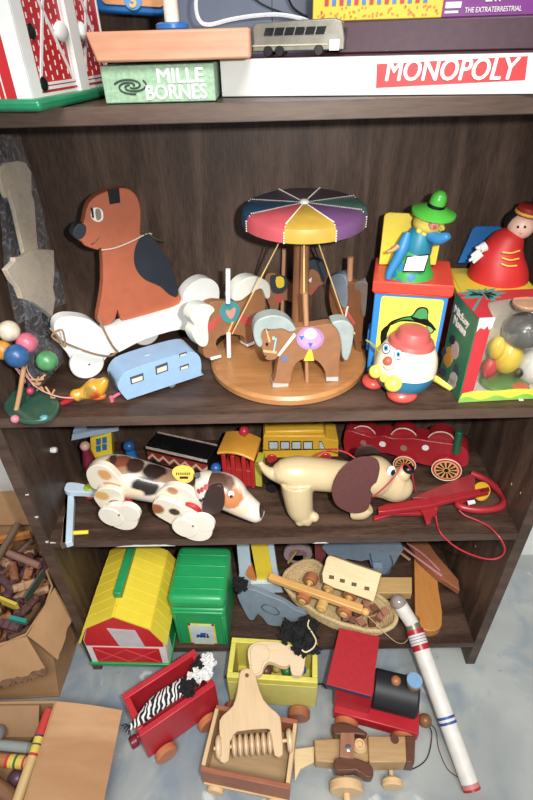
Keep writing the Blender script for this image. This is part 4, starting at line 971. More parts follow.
hs = spots('hound_coat', (206, 196, 178), cast([(146, 487, 15, 7, (40, 28, 24)), (157, 471, 16, 5, (44, 30, 26)), (122, 463, 14, 6, (130, 66, 42)), (110, 462, 6, 4, (70, 44, 36)), (100, 458, 10, 10, (214, 196, 170)), (184, 481, 12, 8, (56, 42, 36)), (124, 471, 30, 1.6, (150, 116, 80)), (176, 478, 26, 1.6, (140, 108, 80)), (136, 464, 9, 4, (60, 38, 32)), (104, 470, 6, 5, (170, 110, 60)), (132, 493, 12, 4, (214, 190, 156)), (168, 492, 10, 4, (190, 150, 110)), (172, 466, 8, 4, (130, 70, 46)), (112, 484, 10, 3, (190, 140, 90))], hI, gB), .3, .16, .25, 70, coat=.5)
gB.mk('body', hs, hd)
legm = spots('hound_leg', (220, 208, 186), sp3([(104, 492, 8, 6, (206, 160, 80)), (118, 500, 7, 5, (70, 48, 34)), (104, 476, 7, 7, (206, 150, 80)), (158, 505, 8, 7, (150, 84, 44)), (172, 492, 6, 5, (186, 120, 70)), (176, 508, 6, 5, (60, 42, 34))], hI, PH.off(.032), .06), .3, .2, .3, 90, coat=.5)
Z4 = lambda p: zz(p, 4.845, 50, 420); Z5 = lambda p: zz(p, 3.807, 130, 420); Z8 = lambda p: zz(p, 2.317, 50, 415)
def plate(P, pts, t, name, mt, par, I, bev=.001, k=3): return G().prism(smooth(P.px(pts), k) if k > 1 else P.px(pts), t, I @ P.M).mk(name, mt, par, bev=bev)
Pn = PH.off(.030)
thigh = plate(Pn, Z4([(175, 270), (185, 235), (225, 218), (275, 230), (320, 270), (365, 330), (370, 370), (330, 385), (240, 345), (200, 325)]), .012, 'thigh', legm, hd, hI)
Pn2 = PH.off(.040)
plate(Pn2, Z4([(212, 378), (225, 345), (270, 330), (330, 345), (357, 385), (345, 420), (310, 455), (270, 452), (235, 415)]), .009, 'leg', legm, hd, hI)
plate(Pn, Z8([(238, 208), (248, 182), (275, 165), (320, 175), (352, 210), (358, 240), (330, 262), (285, 250), (252, 232)]), .012, 'thigh', legm, hd, hI)
plate(Pn2, Z8([(236, 212), (250, 195), (290, 205), (340, 230), (352, 250), (345, 275), (318, 275), (275, 250), (245, 232)]), .009, 'leg', legm, hd, hI)
wwh = mat('wheel_ivory', (226, 218, 200), .35, .04)
for u, v, rx, ry, d in ((120, 518, 17.5, 12.5, .050), (194, 529, 17.5, 12, .050)):
    P = PH.off(d); 
    for du, dv, k, dz in ((0, 0, 1, 0), (9, -5, .62, .0007), (-9, -1, .72, .0014)):
        g = G().disc((0, 0), rx * k / ppm(P.M.translation), .009, hI @ P.M @ TR(*P.p(u + du, v + dv), -.009 + dz), n=30); g.mk('wheel' if k == 1 else 'toe', wwh, hd, bev=.001)
    c = hI @ wpt(P, u - 1, v - 3, .0018); G().ball(c, .0018).mk('rivet', mat('rivet', (140, 110, 90), .4, metal=.5), hd)
    P = PH.off(-.035); G().disc((0, 0), .024, .009, hI @ P.M @ TR(*PH.off(d).p(u, v), 0), n=30).mk('wheel', wwh, hd, bev=.001)
for u, v in ((192, 508), (124, 502)): P = PH.off(.026 if u > 150 else .022); G().disc((0, 0), .017, .01, hI @ P.M @ TR(*P.p(u, v), 0), n=26).mk('cam', red, hd, bev=.001)
PHd = PH.off(.006)
head = [(205, 486, 13), (216, 488, 17), (228, 493, 18), (238, 501, 14.5), (250, 509, 11.5), (258, 514, 9.5), (262, 516, 6)]
gH = G().rings(chain(head, PHd, hI, 24))
hmt = spots('hound_face', (210, 200, 186), cast([(232, 500, 11, 9, (190, 116, 60)), (224, 484, 12, 5, (120, 84, 70)), (240, 512, 8, 4, (226, 190, 150)), (214, 480, 14, 8, (86, 56, 44)), (262, 510, 2, 6, (60, 40, 34))], hI, gH), .35, .18, .3, 110, coat=.4)
hh = gH.mk('head', hmt, hd)
PE = PHd.off(.036)
G().prism(smooth(PE.px(Z5([(274, 345), (284, 290), (300, 262), (330, 250), (350, 258), (358, 295), (355, 335), (335, 358), (300, 360)])), 3), .006, hI @ PE.M).mk('ear', mat('ear_brown', (54, 34, 30), .6, .1), hh, bev=.0015)
c = wpt(PHd, 231, 494, .021); r = 3.6 / ppm(c); G().ball(hI @ c, r).mk('eye', white, hh); G().ball(hI @ (c + Vector((.0006, -r * .75, 0))), r * .5).mk('pupil', black, hh)
P = PHd.off(.0); G().tube([hI @ wpt(PHd, u, v, d) for u, v, d in ((261, 503, .004), (260, 511, .008), (261, 520, .008))], .0012).mk('mouth', black, hh)
clr = spots('collar_check', (200, 190, 176), sp3([(200 + i * 3, 472 + (i * 7) % 16 + j * 8, 2.2, 2.2, ((170, 36, 40), (40, 36, 40))[(i + j) % 2]) for i in range(8) for j in range(3)], hI, PHd.off(.015), .09), .6, .2, .2, 200)
G().rings(chain([(201, 487, 14.5), (204, 487, 17), (208, 488, 17.6), (210, 489, 16)], PHd, hI, 24)).mk('collar', clr, hd)
PTg = wallplane(wpt(PH, 183, 476, .006), HY, 40)
g = G().prism(smooth(PTg.px(Z5([(160, 205), (168, 182), (200, 172), (235, 182), (245, 210), (225, 238), (185, 232)])), 3), .002, hI @ PTg.M, 0)
for a, b, c_2, d in ((176, 205, 232, 207), (190, 220, 222, 221)):
    for i in range(7):
        x = a + (c_2 - a) * i / 7; g.prism(PTg.px(Z5([(x, b - 5), (x + 4, b - 5), (x + 4, b + 4), (x, b + 4)])), .0006, hI @ PTg.M @ TR(0, 0, .0006), 1)
g.mk('label', [mat('tag_yellow', (212, 176, 60), .4), black], hd)
c = hI @ wpt(PH, 197.5, 475, .022); G().cyl(c, c + Vector((.001, -.003, .002)), .0045, n=16).mk('button', mat('button_grey', (90, 88, 90), .3, metal=.6), hd)
# ---- pale blue board with yellow peg
fp = flatplane(H3 + .012); BMx = frame(at(68, 520, z=H3))
bb, xI = thing('blue_frame', 'pale blue wooden L-shaped frame with one yellow peg, edge chipped', 'wooden toy', BMx)
pbl = mat('powder_blue', (186, 206, 222), .5, .08)
G().prism(fp.px([(62, 486), (73, 488), (74, 500), (72, 541), (66, 543), (62, 543), (63, 520)]), .0118, xI @ fp.M).cl(bb, x0=.0022).mk('board', [pbl], bb, bev=.001)
g = G().prism(fp.px([(60.5, 487), (64.5, 487), (65, 500), (65.5, 543), (60, 544.5)]), .0113, xI @ fp.M).cl(bb, x0=.001); g.mk('chipped_edge', mat('raw_bark', (96, 70, 56), .9, .5, 300), bb)
fp2 = flatplane(H3 + .024)
G().prism(smooth(fp2.px([(64, 485), (70, 482), (84, 484), (95, 489), (95, 493), (82, 492), (66, 491)]), 3), .0115, xI @ fp2.M).cl(bb, x0=.001, z0=H3 + .0125).mk('rail', pbl, bb, bev=.001)
G().cyl(xI @ at(72, 533, z=H3 + .005), xI @ at(88.5, 532, z=H3 + .005), .0035, n=14, bev=.0008).mk('peg', yellow, bb)
p = at(91, 494, z=H3 + .011); p.y += .004; 
lb, lI = thing('lime_ball_figure', 'lime green and red wooden beads behind the hound’s rear leg'.replace('’', "'"), 'wooden beads', frame((p.x, p.y, H3)))
G().ball((0, 0, .017), (.014, .013, .0125)).mk('bead', mat('lime', (160, 180, 40), .35), lb); G().ball((0, -.001, .0065), (.012, .011, .006)).mk('bead', red, lb)
# ---- little house with pale blue roof
p0 = at(91, 470, z=H3)
ph0 = wallplane(Vector((.06, .150, H3)), 8)
SM = frame(Vector((.06, .155, H3)), 8); hs_, sI = thing('toy_house', 'small yellow toy house with a pale blue roof at the back left', 'toy house', SM)
PW = wallplane(Vector((.06, .155, H3)), 8)
g = G().prism(PW.px([(90, 439), (111, 433), (113, 462), (92, 468)]), .03, sI @ PW.M); g.mk('wall', yellow, hs_, bev=.001)
wb = mat('window_blue', (40, 110, 170), .4)
g = G()
for a, b in ((96, 439), (102, 437.5)):
    for k in range(2): 
        v = b + k * 7; g.prism(PW.px([(a, v), (a + 4.6, v - 1), (a + 5, v + 5), (a + .4, v + 6)]), .001, sI @ PW.M @ TR(0, 0, .001))
g.mk('window', wb, hs_)
PR_ = PW.off(.012)
g = G().prism(PR_.px([(71, 441), (72, 435), (118, 427), (119, 431)]), .05, sI @ PR_.M); g.mk('roof', mat('roof_pale_blue', (156, 178, 196), .5, .06), hs_, bev=.001)
g = G().prism(PR_.px([(72, 435), (75, 428), (82, 427), (86, 431), (86, 434)]), .004, sI @ PR_.M @ TR(0, 0, -.01)); g.mk('gable', mat('roof_pale_blue', (156, 178, 196), .5), hs_)
def peg_doll(u, v, y, hr, br, hcol, bcol, label, name='peg_figure'):
    c = at(u, v, y=y); s = 1 / ppm(c); r = hr * s; M = frame((c.x, c.y, c.z - 3.0 * r)); t, I = thing(name, label, 'toy figure', M)
    G().ball((0, 0, 3.0 * r), r).mk('head', hcol, t); G().lathe([(br * s * .9, 0), (br * s, r * .6), (br * s * .8, r * 1.8), (r * .7, 2.3 * r)], n=20).mk('body', bcol, t)
    return t
fp_ = mat('figure_pink', (206, 150, 140), .4)
c = at(85, 446, y=.135)
dl, dlI = thing('peg_figure', 'wooden peg figure with pink head and maroon body beside the small house', 'toy figure', frame((c.x, .135, H3)))
G().ball((0, 0, c.z - H3), 5 / ppm(c), ).mk('head', fp_, dl); G().lathe([(.012, 0), (.013, .008), (.012, (c.z - H3) * .55), (.007, (c.z - H3) - .006)], n=20).mk('body', mat('maroon', (120, 24, 44), .4), dl)
c = at(129, 446, y=.18)
dl, dlI = thing('peg_figure', 'wooden peg figure with round blue head behind the hound\'s back', 'toy figure', frame((c.x, .18, H3)))
G().ball((0, 0, c.z - H3), 6 / ppm(c)).mk('head', mat('deep_blue', (30, 90, 160), .35), dl); G().lathe([(.012, 0), (.012, .01), (.008, (c.z - H3) - .004)], n=20).mk('body', blue, dl)
# ---- black open wagon with zigzag band
e = [at(u, v, z=H3 + .050) for u, v in ((146, 447), (207, 461), (215, 440), (156, 432))]
wy = math.degrees(math.atan2(e[1].y - e[0].y, e[1].x - e[0].x)); wl_ = (e[1] - e[0]).length; ww = min((e[3] - e[0]).length, .060)
WM = frame((e[0].x, e[0].y, H3), wy); wg, wgI = thing('open_wagon', 'black open toy wagon with a red and cream zigzag side, behind the hound', 'toy wagon', WM)
blk = mat('gloss_black', (24, 22, 24), .3, .1); bt = .0035
for a in ((0, 0, wl_, bt), (0, ww - bt, wl_, ww), (0, bt, bt, ww - bt), (wl_ - bt, bt, wl_, ww - bt)):
    G().box(a[0], a[1], .012, a[2], a[3], .050).mk('side_board', blk, wg, bev=.0006)
G().box(bt, bt, .014, wl_ - bt, ww - bt, .017).mk('floor_board', blk, wg)
g = G().box(0, -.0008, .016, wl_, 0, .040, 0)
n = 11; zg = [(i * wl_ / n, .034 if i % 2 else .022) for i in range(n + 1)]
g.prism([(x, z + .004) for x, z in zg] + [(x, z - .002) for x, z in zg[::-1]], .0006, UPRIGHT, 1, z0=.0016)
for i in range(0, n, 2): g.prism([(i * wl_ / n, .018), ((i + 2) * wl_ / n, .018), ((i + 1) * wl_ / n, .027)], .0004, UPRIGHT, 2, z0=.0014)
g.mk('zigzag_band', [mat('band_red', (150, 40, 36), .5), mat('band_cream', (196, 172, 132), .5), mat('band_dark', (60, 30, 26), .5)], wg)
g = G().box(0, -.0012, .047, wl_, .001, .0515); g.box(0, ww - .002, .047, wl_, ww + .0006, .0515); g.mk('worn_rim', mat('worn_rim', (180, 164, 146), .8, .4, 200), wg)
for x in (.016, wl_ - .018):
    for y in (-.005, ww + .001): G().cyl((x, y, .012), (x, y + .004, .012), .0115, n=20).mk('wheel', blk, wg)
# ---- red engine with orange roof and ball
e0 = at(224, 486, z=H3); EM2 = frame((e0.x, e0.y, H3), -12); en, nI = thing('toy_locomotive', 'red wooden engine cab with orange roof topped by a red ball', 'toy engine', EM2)
PN = wallplane(e0, -12); rz = at(221, 455, y=e0.y).z - H3
q = PN.px([(224, 486), (255, 488)]); cw = q[1][0]
for x in (0, cw * .28, cw * .62, cw - .007): G().box(x, 0, 0.004, x + .007, .007, rz).mk('post', red, en, bev=.001)
G().box(0, .004, .004, cw, .04, rz * .55).mk('cab', mat('engine_red', (170, 40, 30), .35, .1), en, bev=.001)
for x in (0, cw - .007): G().box(x, .035, .004, x + .007, .042, rz).mk('post', red, en, bev=.001)
g = G(); P = PN.off(.008)
rl = P.px([(216, 447), (254, 462)]); 
prof = [(rl[0][0] + (rl[1][0] - rl[0][0]) * i / 12 , rz + .006 + .008 * math.sin(PI * i / 12) + (rl[0][1] - rl[1][1]) * .25 * (1 - i / 12)) for i in range(13)]
g.prism(prof + [(x, z - .005) for x, z in prof[::-1]], .058, TR(0, -.008, 0) @ UPRIGHT @ TR(0, 0, 0)); g.mk('roof', mat('roof_orange', (216, 146, 40), .35, .08), en, bev=.0015)
bx = cw * .52; c = at(244, 431, y=e0.y + .03); cl_ = nI @ c
G().cyl((cl_.x, cl_.y, rz), (cl_.x, cl_.y, cl_.z), .0016).mk('stem', black, en); G().ball(cl_, 5 / ppm(c)).mk('ball', mat('ball_red', (196, 40, 60), .3), en)
G().box(cw, .004, .006, cw + .012, .036, rz * .8).mk('end_panel', mat('panel_olive', (170, 170, 50), .4), en, bev=.001)
G().cyl((cw + .012, .02, .020), (cw + .045, .02, .020), .015, n=24, bev=.002).mk('boiler', blk, en)
c = nI @ at(268, 484, y=e0.y + .0); G().ball((cw + .040, .006, .022), .002).mk('rivet', white, en)
for x in (.010, cw + .03):
    for y in (-.001, .038): G().cyl((x, y, .010), (x, y + .005, .010), .0098, n=20).mk('wheel', blk, en)
c = at(217, 468, y=e0.y + .01)
dl, dlI = thing('peg_figure', 'blue peg figure standing at the left of the orange-roofed engine', 'toy figure', frame((c.x - .002, c.y, H3)))
G().ball((0, 0, c.z - H3), 5.5 / ppm(c)).mk('head', mat('deep_blue', (30, 90, 160), .35), dl); G().lathe([(.010, 0), (.010, .01), (.007, (c.z - H3) - .004)], n=20).mk('body', mat('deep_blue', (30, 90, 160), .35), dl)
# ---- yellow school bus
b0 = at(264, 462, z=H3); byy = min(b0.y, .178); BU = frame((at(263, 455, y=byy).x, byy, H3), 0); sb, sbI = thing('school_bus', 'yellow toy school bus behind the tan plastic dog', 'toy bus', BU)
PU = Plane(BU @ UPRIGHT); U6 = lambda p: zz(p, 3.135, 250, 420)
by = mat('bus_yellow', (228, 172, 36), .35, .06)
bz = PU.px(U6([(42, 50), (240, 50), (278, 60), (278, 110), (38, 110)]))
G().prism([(bz[4][0], .010), (bz[3][0], .010), (bz[2][0], bz[2][1] - .003), (bz[1][0] + .001, bz[2][1]), (bz[1][0] - .003, bz[1][1]), (bz[0][0], bz[0][1])], .052, UPRIGHT @ TR(0, 0, 0)).mk('body', by, sb, bev=.002)
G().box(bz[0][0] + .002, .003, bz[0][1] - .002, bz[1][0] - .005, .049, bz[0][1] + .008).mk('roof', by, sb, bev=.003)
for i in range(5):
    a0 = 58 + i * 36; f_ = U6([(a0, 66), (a0 + 31, 66), (a0 + 31, 91), (a0, 91)] if i < 4 else [(a0 + 14, 66), (a0 + 22, 66), (a0 + 34, 91), (a0 + 14, 91)])
    pp = PU.px(f_); g = G().prism(pp, .0008, UPRIGHT, 0, z0=.0008)
    cx = sum(p[0] for p in pp) / 4; cy = sum(p[1] for p in pp) / 4
    g.prism([(cx + (p[0] - cx) * .82, cy + (p[1] - cy) * .8) for p in pp], .0006, UPRIGHT, 1, z0=.0012); g.mk('window', [black, mat('bus_window', (190, 200, 206), .4)], sb)
pp = PU.px(U6([(38, 92), (272, 92)])); G().box(pp[0][0], -.0006, pp[0][1] - .003, pp[1][0], 0, pp[0][1] - .0015).mk('stripe', black, sb)
g = G().text('8', .008, .010, TR(bz[1][0] - .020, .022, bz[0][1] + .0082), bold=.03); g.text('8', .008, .010, TR(bz[1][0] - .020, .035, bz[0][1] + .0082), bold=.03); g.mk('number', red, sb)
for x in (.016, bz[3][0] - .024):
    for y in (-.004, .050): G().cyl((x, y, .0105), (x, y + .005, .0105), .0102, n=22, bev=.001).mk('wheel', mat('wheel_red', (190, 40, 44), .35), sb)
# ---- tan plastic dog
t0 = at(302, 526, z=H3); t1 = at(358, 520, z=H3); TY = 4
TM = frame((t0.x, t0.y, H3), TY); td, tdI = thing('plastic_dog', 'tan plastic dog with long maroon felt ears and a red cord', 'toy dog', TM)
PTd = wallplane(Vector((t0.x, t0.y + .028, H3)), TY)
tanp = mat('tan_plastic', (192, 168, 124), .3, .03, 20, coat=.4)
g = G().rings(chain([(278, 478, 8), (284, 473, 14), (296, 473, 17.5), (315, 474, 17), (335, 476, 16.5), (352, 478, 16), (362, 478, 12)], PTd, tdI, 24))
g.rings(chain([(260, 462, 2.6), (264, 468, 4), (271, 473, 6), (282, 476, 9)], PTd, tdI, 14))
g.rings(chain([(297, 482, 16.5, .012), (298, 496, 15, .018), (300, 508, 13.5, .022), (303, 513, 12, .024)], PTd, tdI, 20))
g.rings(chain([(300, 514, 11, .024), (308, 516, 10, .030), (312, 517, 6.5, .034)], PTd, tdI, 16))
for u, v in ((300, 521), (307, 521), (314, 517)): g.ball(tdI @ wpt(PTd, u, v, .034), 5.0 / ppm(wpt(PTd, u, v)))
g.rings(chain([(352, 484, 13, .01), (354, 498, 11, .014), (356, 508, 9.5, .02)], PTd, tdI, 18))
g.rings(chain([(352, 511, 8.5, .02), (362, 511, 8.5, .026), (369, 507, 6.5, .028)], PTd, tdI, 16))
g.rings(chain([(292, 478, 13, -.02), (292, 494, 10, -.022), (296, 502, 8, -.022)], PTd, tdI, 16))
g.cl(td, z0=H3 + .0012).mk('body', tanp, td, remesh=.0016, sm=4)
g = G().ball(tdI @ wpt(PTd, 374, 476, .006), 20 / ppm(t0), n=28, k=18)
g.rings(chain([(374, 478, 19, .006), (386, 482, 17, .008), (396, 486, 16.5, .010), (404, 488, 13, .012), (408, 489, 8, .012)], PTd, tdI, 24))
g.ball(tdI @ wpt(PTd, 402, 474, .012), 8 / ppm(t0)); g.mk('head', tanp, td, remesh=.0016, sm=4)
PEr = wallplane(wpt(PTd, 352, 480, .036), TY + 2, 3)
felt = mat('maroon_felt', (92, 46, 44), .9, .12, 200)
g = G().prism(smooth(PEr.px(U6([(258, 235), (262, 200), (280, 165), (310, 135), (345, 118), (385, 118), (405, 135), (405, 170), (392, 210), (380, 250), (368, 282), (340, 293), (305, 288), (272, 268)])), 4), .0022, tdI @ PEr.M).mk('ear', felt, td, bev=.0006)
PE2 = wallplane(wpt(PTd, 365, 455, -.022), TY + 2, -40)
g = G().prism(smooth(PE2.px(U6([(325, 118), (340, 90), (370, 82), (400, 92), (412, 112), (385, 108), (350, 112)])), 3), .0022, tdI @ PE2.M).mk('ear', felt, td)
c = wpt(PTd, 408.5, 469, .014); G().ball(tdI @ c, (6 / ppm(c), 5.5 / ppm(c), 4.6 / ppm(c))).mk('nose', black, td)
c = wpt(PTd, 391, 471, .024); r = 6 / ppm(c); G().ball(tdI @ c, (r * .75, r * .5, r * 1.1)).mk('eye', white, td); G().ball(tdI @ (c + Vector((.002, -.003, 0))), (r * .42, r * .35, r * .7)).mk('pupil', black, td)
rc_ = mat('red_cord', (196, 34, 50), .45, .1)
G().tube([tdI @ p for p in (wpt(PTd, 373, 497, .045), wpt(PTd, 385, 487, .045), wpt(PTd, 396, 475, .04), wpt(PTd, 404, 464, .03), wpt(PTd, 411, 470, .02), wpt(PTd, 414, 484, .012), wpt(PTd, 416, 492, .006))], .0011, n=6).mk('cord', rc_, td)
G().tube([tdI @ p for p in (wpt(PTd, 316, 456, -.02), wpt(PTd, 330, 450, -.025), wpt(PTd, 345, 452, -.02), wpt(PTd, 356, 459, -.01))], .0013, n=6).mk('cord', rc_, td)
# ---- red roller train
r1 = at(446, 482, z=H3); r0 = at(404, 474, z=H3); ry_ = math.degrees(math.atan2(r1.y - r0.y, r1.x - r0.x))
RMx = frame(r1, ry_); rt, rtI = thing('roller_train', 'red wooden pull train with humped rollers, spoked wheels and a green peg', 'pull toy', RMx)
PRt = wallplane(r1 + Vector((0, .006, 0)), ry_); V7 = lambda p: zz(p, 3.333, 360, 420)
tr = mat('train_red', (168, 26, 36), .35, .06)
G().prism(smooth(PRt.px(V7([(-50, 38), (-20, 40), (40, 58), (80, 52), (110, 62), (180, 62), (225, 70), (300, 80), (345, 92), (362, 115), (358, 150), (330, 158), (240, 155), (180, 140), (90, 112), (0, 112), (-52, 105)])), 2), .034, rtI @ PRt.M).mk('body', tr, rt, bev=.001)
for (u, v, r) in ((12, 52, 40), (146, 62, 42), (270, 74, 42)):
    for d in (-.010,):
        P = PRt.off(d); cpx = V7([(u, v)])[0]; q = P.p(*cpx); rr2 = r / 3.333 / ppm(P.M.translation)
        g = G().disc((0, 0), rr2, .024, rtI @ P.M @ TR(q[0], q[1], -.024), 0, 36); g.mk('roller', tr, rt)
        g = G().tube([rtI @ (P.M @ Vector((q[0] + rr2 * math.cos(a), q[1] + rr2 * math.sin(a), 0))) for a in [2 * PI * i / 28 for i in range(28)]], .0011, n=6, k=1, closed=True); g.mk('rim', mat('rim_cream', (220, 200, 180), .5), rt)
for (u, v, r, m_) in ((75, 80, 11, white), (218, 92, 11, white), (145, 93, 11, mat('dot_tan', (150, 110, 90), .5)), (11, 75, 10, mat('dot_tan', (150, 110, 90), .5))):
    P = PRt; q = P.p(*V7([(u, v)])[0]); G().disc((0, 0), r / 3.333 / ppm(P.M.translation), .0008, rtI @ P.M @ TR(q[0], q[1], 0), 0, 20).mk('dowel_end', m_, rt)
wo = mat('wheel_orange', (214, 150, 80), .5)
for (u, v, r) in ((148, 150, 36), (288, 167, 46)):
    P = PRt.off(.010); q = P.p(*V7([(u, v)])[0]); rr2 = r / 3.333 / ppm(P.M.translation); X = rtI @ P.M @ TR(q[0], q[1], -.006)
    g = G().disc((0, 0), rr2, .006, X, 0, 36)
    g.disc((0, 0), rr2 * .84, .0006, X @ TR(0, 0, .006), 1, 36)
    for i in range(12):
        a = 2 * PI * i / 12; n_ = rr2 * .09
        g.prism([(math.cos(a) * rr2 * .25 - math.sin(a) * n_ * .3, math.sin(a) * rr2 * .25 + math.cos(a) * n_ * .3), (math.cos(a) * rr2 * .25 + math.sin(a) * n_ * .3, math.sin(a) * rr2 * .25 - math.cos(a) * n_ * .3), (math.cos(a) * rr2 * .72 + math.sin(a) * n_ * 1.2, math.sin(a) * rr2 * .72 - math.cos(a) * n_ * 1.2), (math.cos(a) * rr2 * .72 - math.sin(a) * n_ * 1.2, math.sin(a) * rr2 * .72 + math.cos(a) * n_ * 1.2)], .0005, X @ TR(0, 0, .0066), 2, z0=.0005)
    g.disc((0, 0), rr2 * .16, .001, X @ TR(0, 0, .0066), 2, 12)
    g.mk('wheel', [red, wo, black], rt)
    g = G().tube([X @ Vector((rr2 * math.cos(a), rr2 * math.sin(a), .006)) for a in [2 * PI * i / 28 for i in range(28)]], .001, n=6, k=1, closed=True); g.mk('tyre', mat('rim_cream', (220, 200, 180), .5), rt)
    G().disc((0, 0), rr2, .006, rtI @ PRt.off(-.042).M @ TR(q[0], q[1], 0), 0, 30).mk('wheel', red, rt)
P = PRt.off(.004); G().cyl(rtI @ wpt(P, 456, 453), rtI @ wpt(P, 459.5, 431), .0062, n=18, bev=.0015).mk('peg', mat('peg_green', (20, 96, 60), .35), rt)
# ---- red wooden aeroplane-like toy with loop handle
fa = at(430, 500, z=H3); AM = frame((fa.x, fa.y, H3)); ap_, apI = thing('red_glider', 'red wooden glider-shaped toy with loop handle, yellow disc and red string', 'wooden toy', AM)
f1 = flatplane(H3 + .010); f2 = flatplane(H3 + .0165); f3 = flatplane(H3 + .026)
V = V7
rw = mat('glider_red', (166, 32, 40), .35, .1)
loop = [(378, 172), (430, 200), (470, 235), (486, 262), (478, 288), (440, 300), (385, 302), (345, 296), (325, 282), (345, 262), (385, 265), (385, 272), (352, 278), (400, 285), (440, 282), (462, 268), (450, 245), (405, 212), (372, 195)]
g = G().tube([tuple(apI @ at(*q, z=H3 + .008)) for q in V([(372, 178), (420, 200), (465, 238), (482, 268), (462, 292), (400, 300), (345, 292), (326, 278), (350, 262)])], .0062, n=12).cl(ap_, x1=.7585, z0=H3 + .001); g.mk('loop_handle', rw, ap_)
G().prism(f2.px(V([(175, 258), (228, 234), (366, 180), (384, 186), (384, 232), (300, 246), (240, 262)])), .006, apI @ f2.M).mk('wing', mat('wing_red', (156, 44, 48), .4, .12), ap_, bev=.0008)
G().prism(f3.px(V([(60, 290), (90, 278), (240, 258), (420, 224), (432, 228), (430, 240), (300, 268), (235, 285), (90, 304), (62, 306)])), .008, apI @ f3.M).mk('beam', rw, ap_, bev=.001)
G().prism(f1.px(V([(45, 320), (110, 298), (200, 290), (235, 300), (225, 312), (110, 312), (48, 332)])), .006, apI @ f1.M).mk('strut', rw, ap_, bev=.001)
G().prism(f2.px(V([(190, 285), (235, 275), (262, 290), (255, 312), (240, 318), (236, 340), (222, 342), (212, 312)])), .008, apI @ f2.M).mk('grip', rw, ap_, bev=.001)
g = G().prism(smooth(f1.px(V(circ(405, 238, 29, 29, 12))), 2), .004, apI @ f1.M @ TR(0, 0, .002)); g.mk('disc', mat('disc_yellow', (226, 170, 30), .4), ap_)
G().prism(f3.px(V([(400, 232), (428, 224), (432, 236), (402, 244)])), .002, apI @ f3.M @ TR(0, 0, .001)).mk('pin', mat('dark_red', (120, 24, 24), .4), ap_)
G().prism(f3.px(V([(360, 262), (384, 258), (388, 268), (364, 274)])), .002, apI @ f2.M @ TR(0, 0, .004)).mk('tag', white, ap_)
def hp(u, v, z): return apI @ at(u, v, z=z)
pts = [(250, 290, .02), (252, 315, .010), (258, 350, .004), (266, 372, .004)]
L3 = [apI @ at(*V([q[:2]])[0], z=H3 + q[2]) for q in pts] + [apI @ at(*V([(u, v)])[0], y=y) for u, v, y in ((286, 396, -.006), (322, 425, -.012), (375, 450, -.016), (430, 464, -.018), (468, 456, -.018), (483, 432, -.018), (470, 398, -.012))] + [apI @ at(*V([q[:2]])[0], z=H3 + q[2]) for q in ((448, 372, .004), (425, 352, .004), (390, 334, .003), (350, 318, .003), (330, 300, .008))]
G().tube(L3, .0013, n=7).mk('string', rc_, ap_)
# ================================================================== BOTTOM SHELF
# ---- yellow-roofed barn
BY_ = -2
BaM = frame((.0085, -.030, H4 + .0003), BY_); ba, baI = thing('play_barn', 'plastic play barn with yellow roof, red gable end and green carrying handle', 'toy barn', BaM)
w_, dp = .150, .165
ev, bk, bi, pk_ = .086, .134, .018, .172
yr = mat('roof_yellow', (236, 208, 44), .35, .04); bred = mat('barn_gable_red', (212, 30, 40), .35, .05); bgr = mat('barn_lip_green', (30, 160, 80), .35, .05)
pw_ = mat('plastic_white', (226, 224, 220), .35, .03)
G().box(-.003, -.004, 0, w_ + .003, dp, .008).mk('base', bgr, ba, bev=.001)
prof = [(0, .008), (w_, .008), (w_, ev), (w_ - bi, bk), (w_ / 2, pk_), (bi, bk), (0, ev)]
g = G().prism(prof, dp - .002, TR(0, 0, 0) @ UPRIGHT @ TR(0, 0, 0)); g.mk('walls', pw_, ba)
g = G().prism([(.002, ev * .80), (w_ - .002, ev * .80), (w_ - .002, ev), (w_ - bi, bk - .003), (w_ / 2, pk_ - .004), (bi, bk - .003), (.002, ev)], .0016, UPRIGHT, 0, z0=.0016)
g.mk('gable', bred, ba)
g = G()
gw = [(w_ * .44, ev * .84), (w_ * .76, ev * .80), (w_ * .70, bk * .93), (w_ * .36, bk * .97)]
g.prism(gw, .0006, UPRIGHT, 0, z0=.0026); g.mk('gable_window', mat('window_grey', (196, 190, 194), .4, .1), ba)
g = G().prism([(.012, .010), (w_ - .012, .010), (w_ - .012, ev * .70), (.012, ev * .72)], .0016, UPRIGHT, 0, z0=.0016)
def bar2(g, a, b, wd, z, m):
    a = Vector(a); b = Vector(b); d = (b - a).normalized(); n = Vector((-d.y, d.x)) * wd / 2
    g.prism([tuple(a + n), tuple(b + n), tuple(b - n), tuple(a - n)], .0008, UPRIGHT, m, z0=z)
pnk = mat('door_moulding', (224, 70, 70), .35, .05)
for x0, x1 in ((.016, w_ / 2), (w_ / 2, w_ - .016)):
    bar2(g, (x0, .014), (x1, ev * .66), .0022, .0022, 1); bar2(g, (x0, ev * .66), (x1, .014), .0022, .0026, 1)
g.mk('door', [bred, pnk], ba)
G().prism([(w_ + .0005, .04), (w_ + .0005, ev), (w_ + .0015, ev), (w_ + .0015, .04)], .001, UPRIGHT).mk('corner', pw_, ba)
g = G().box(w_, .03, .008, w_ + .0012, dp - .004, ev * .8); g.mk('side_panel', bgr, ba)
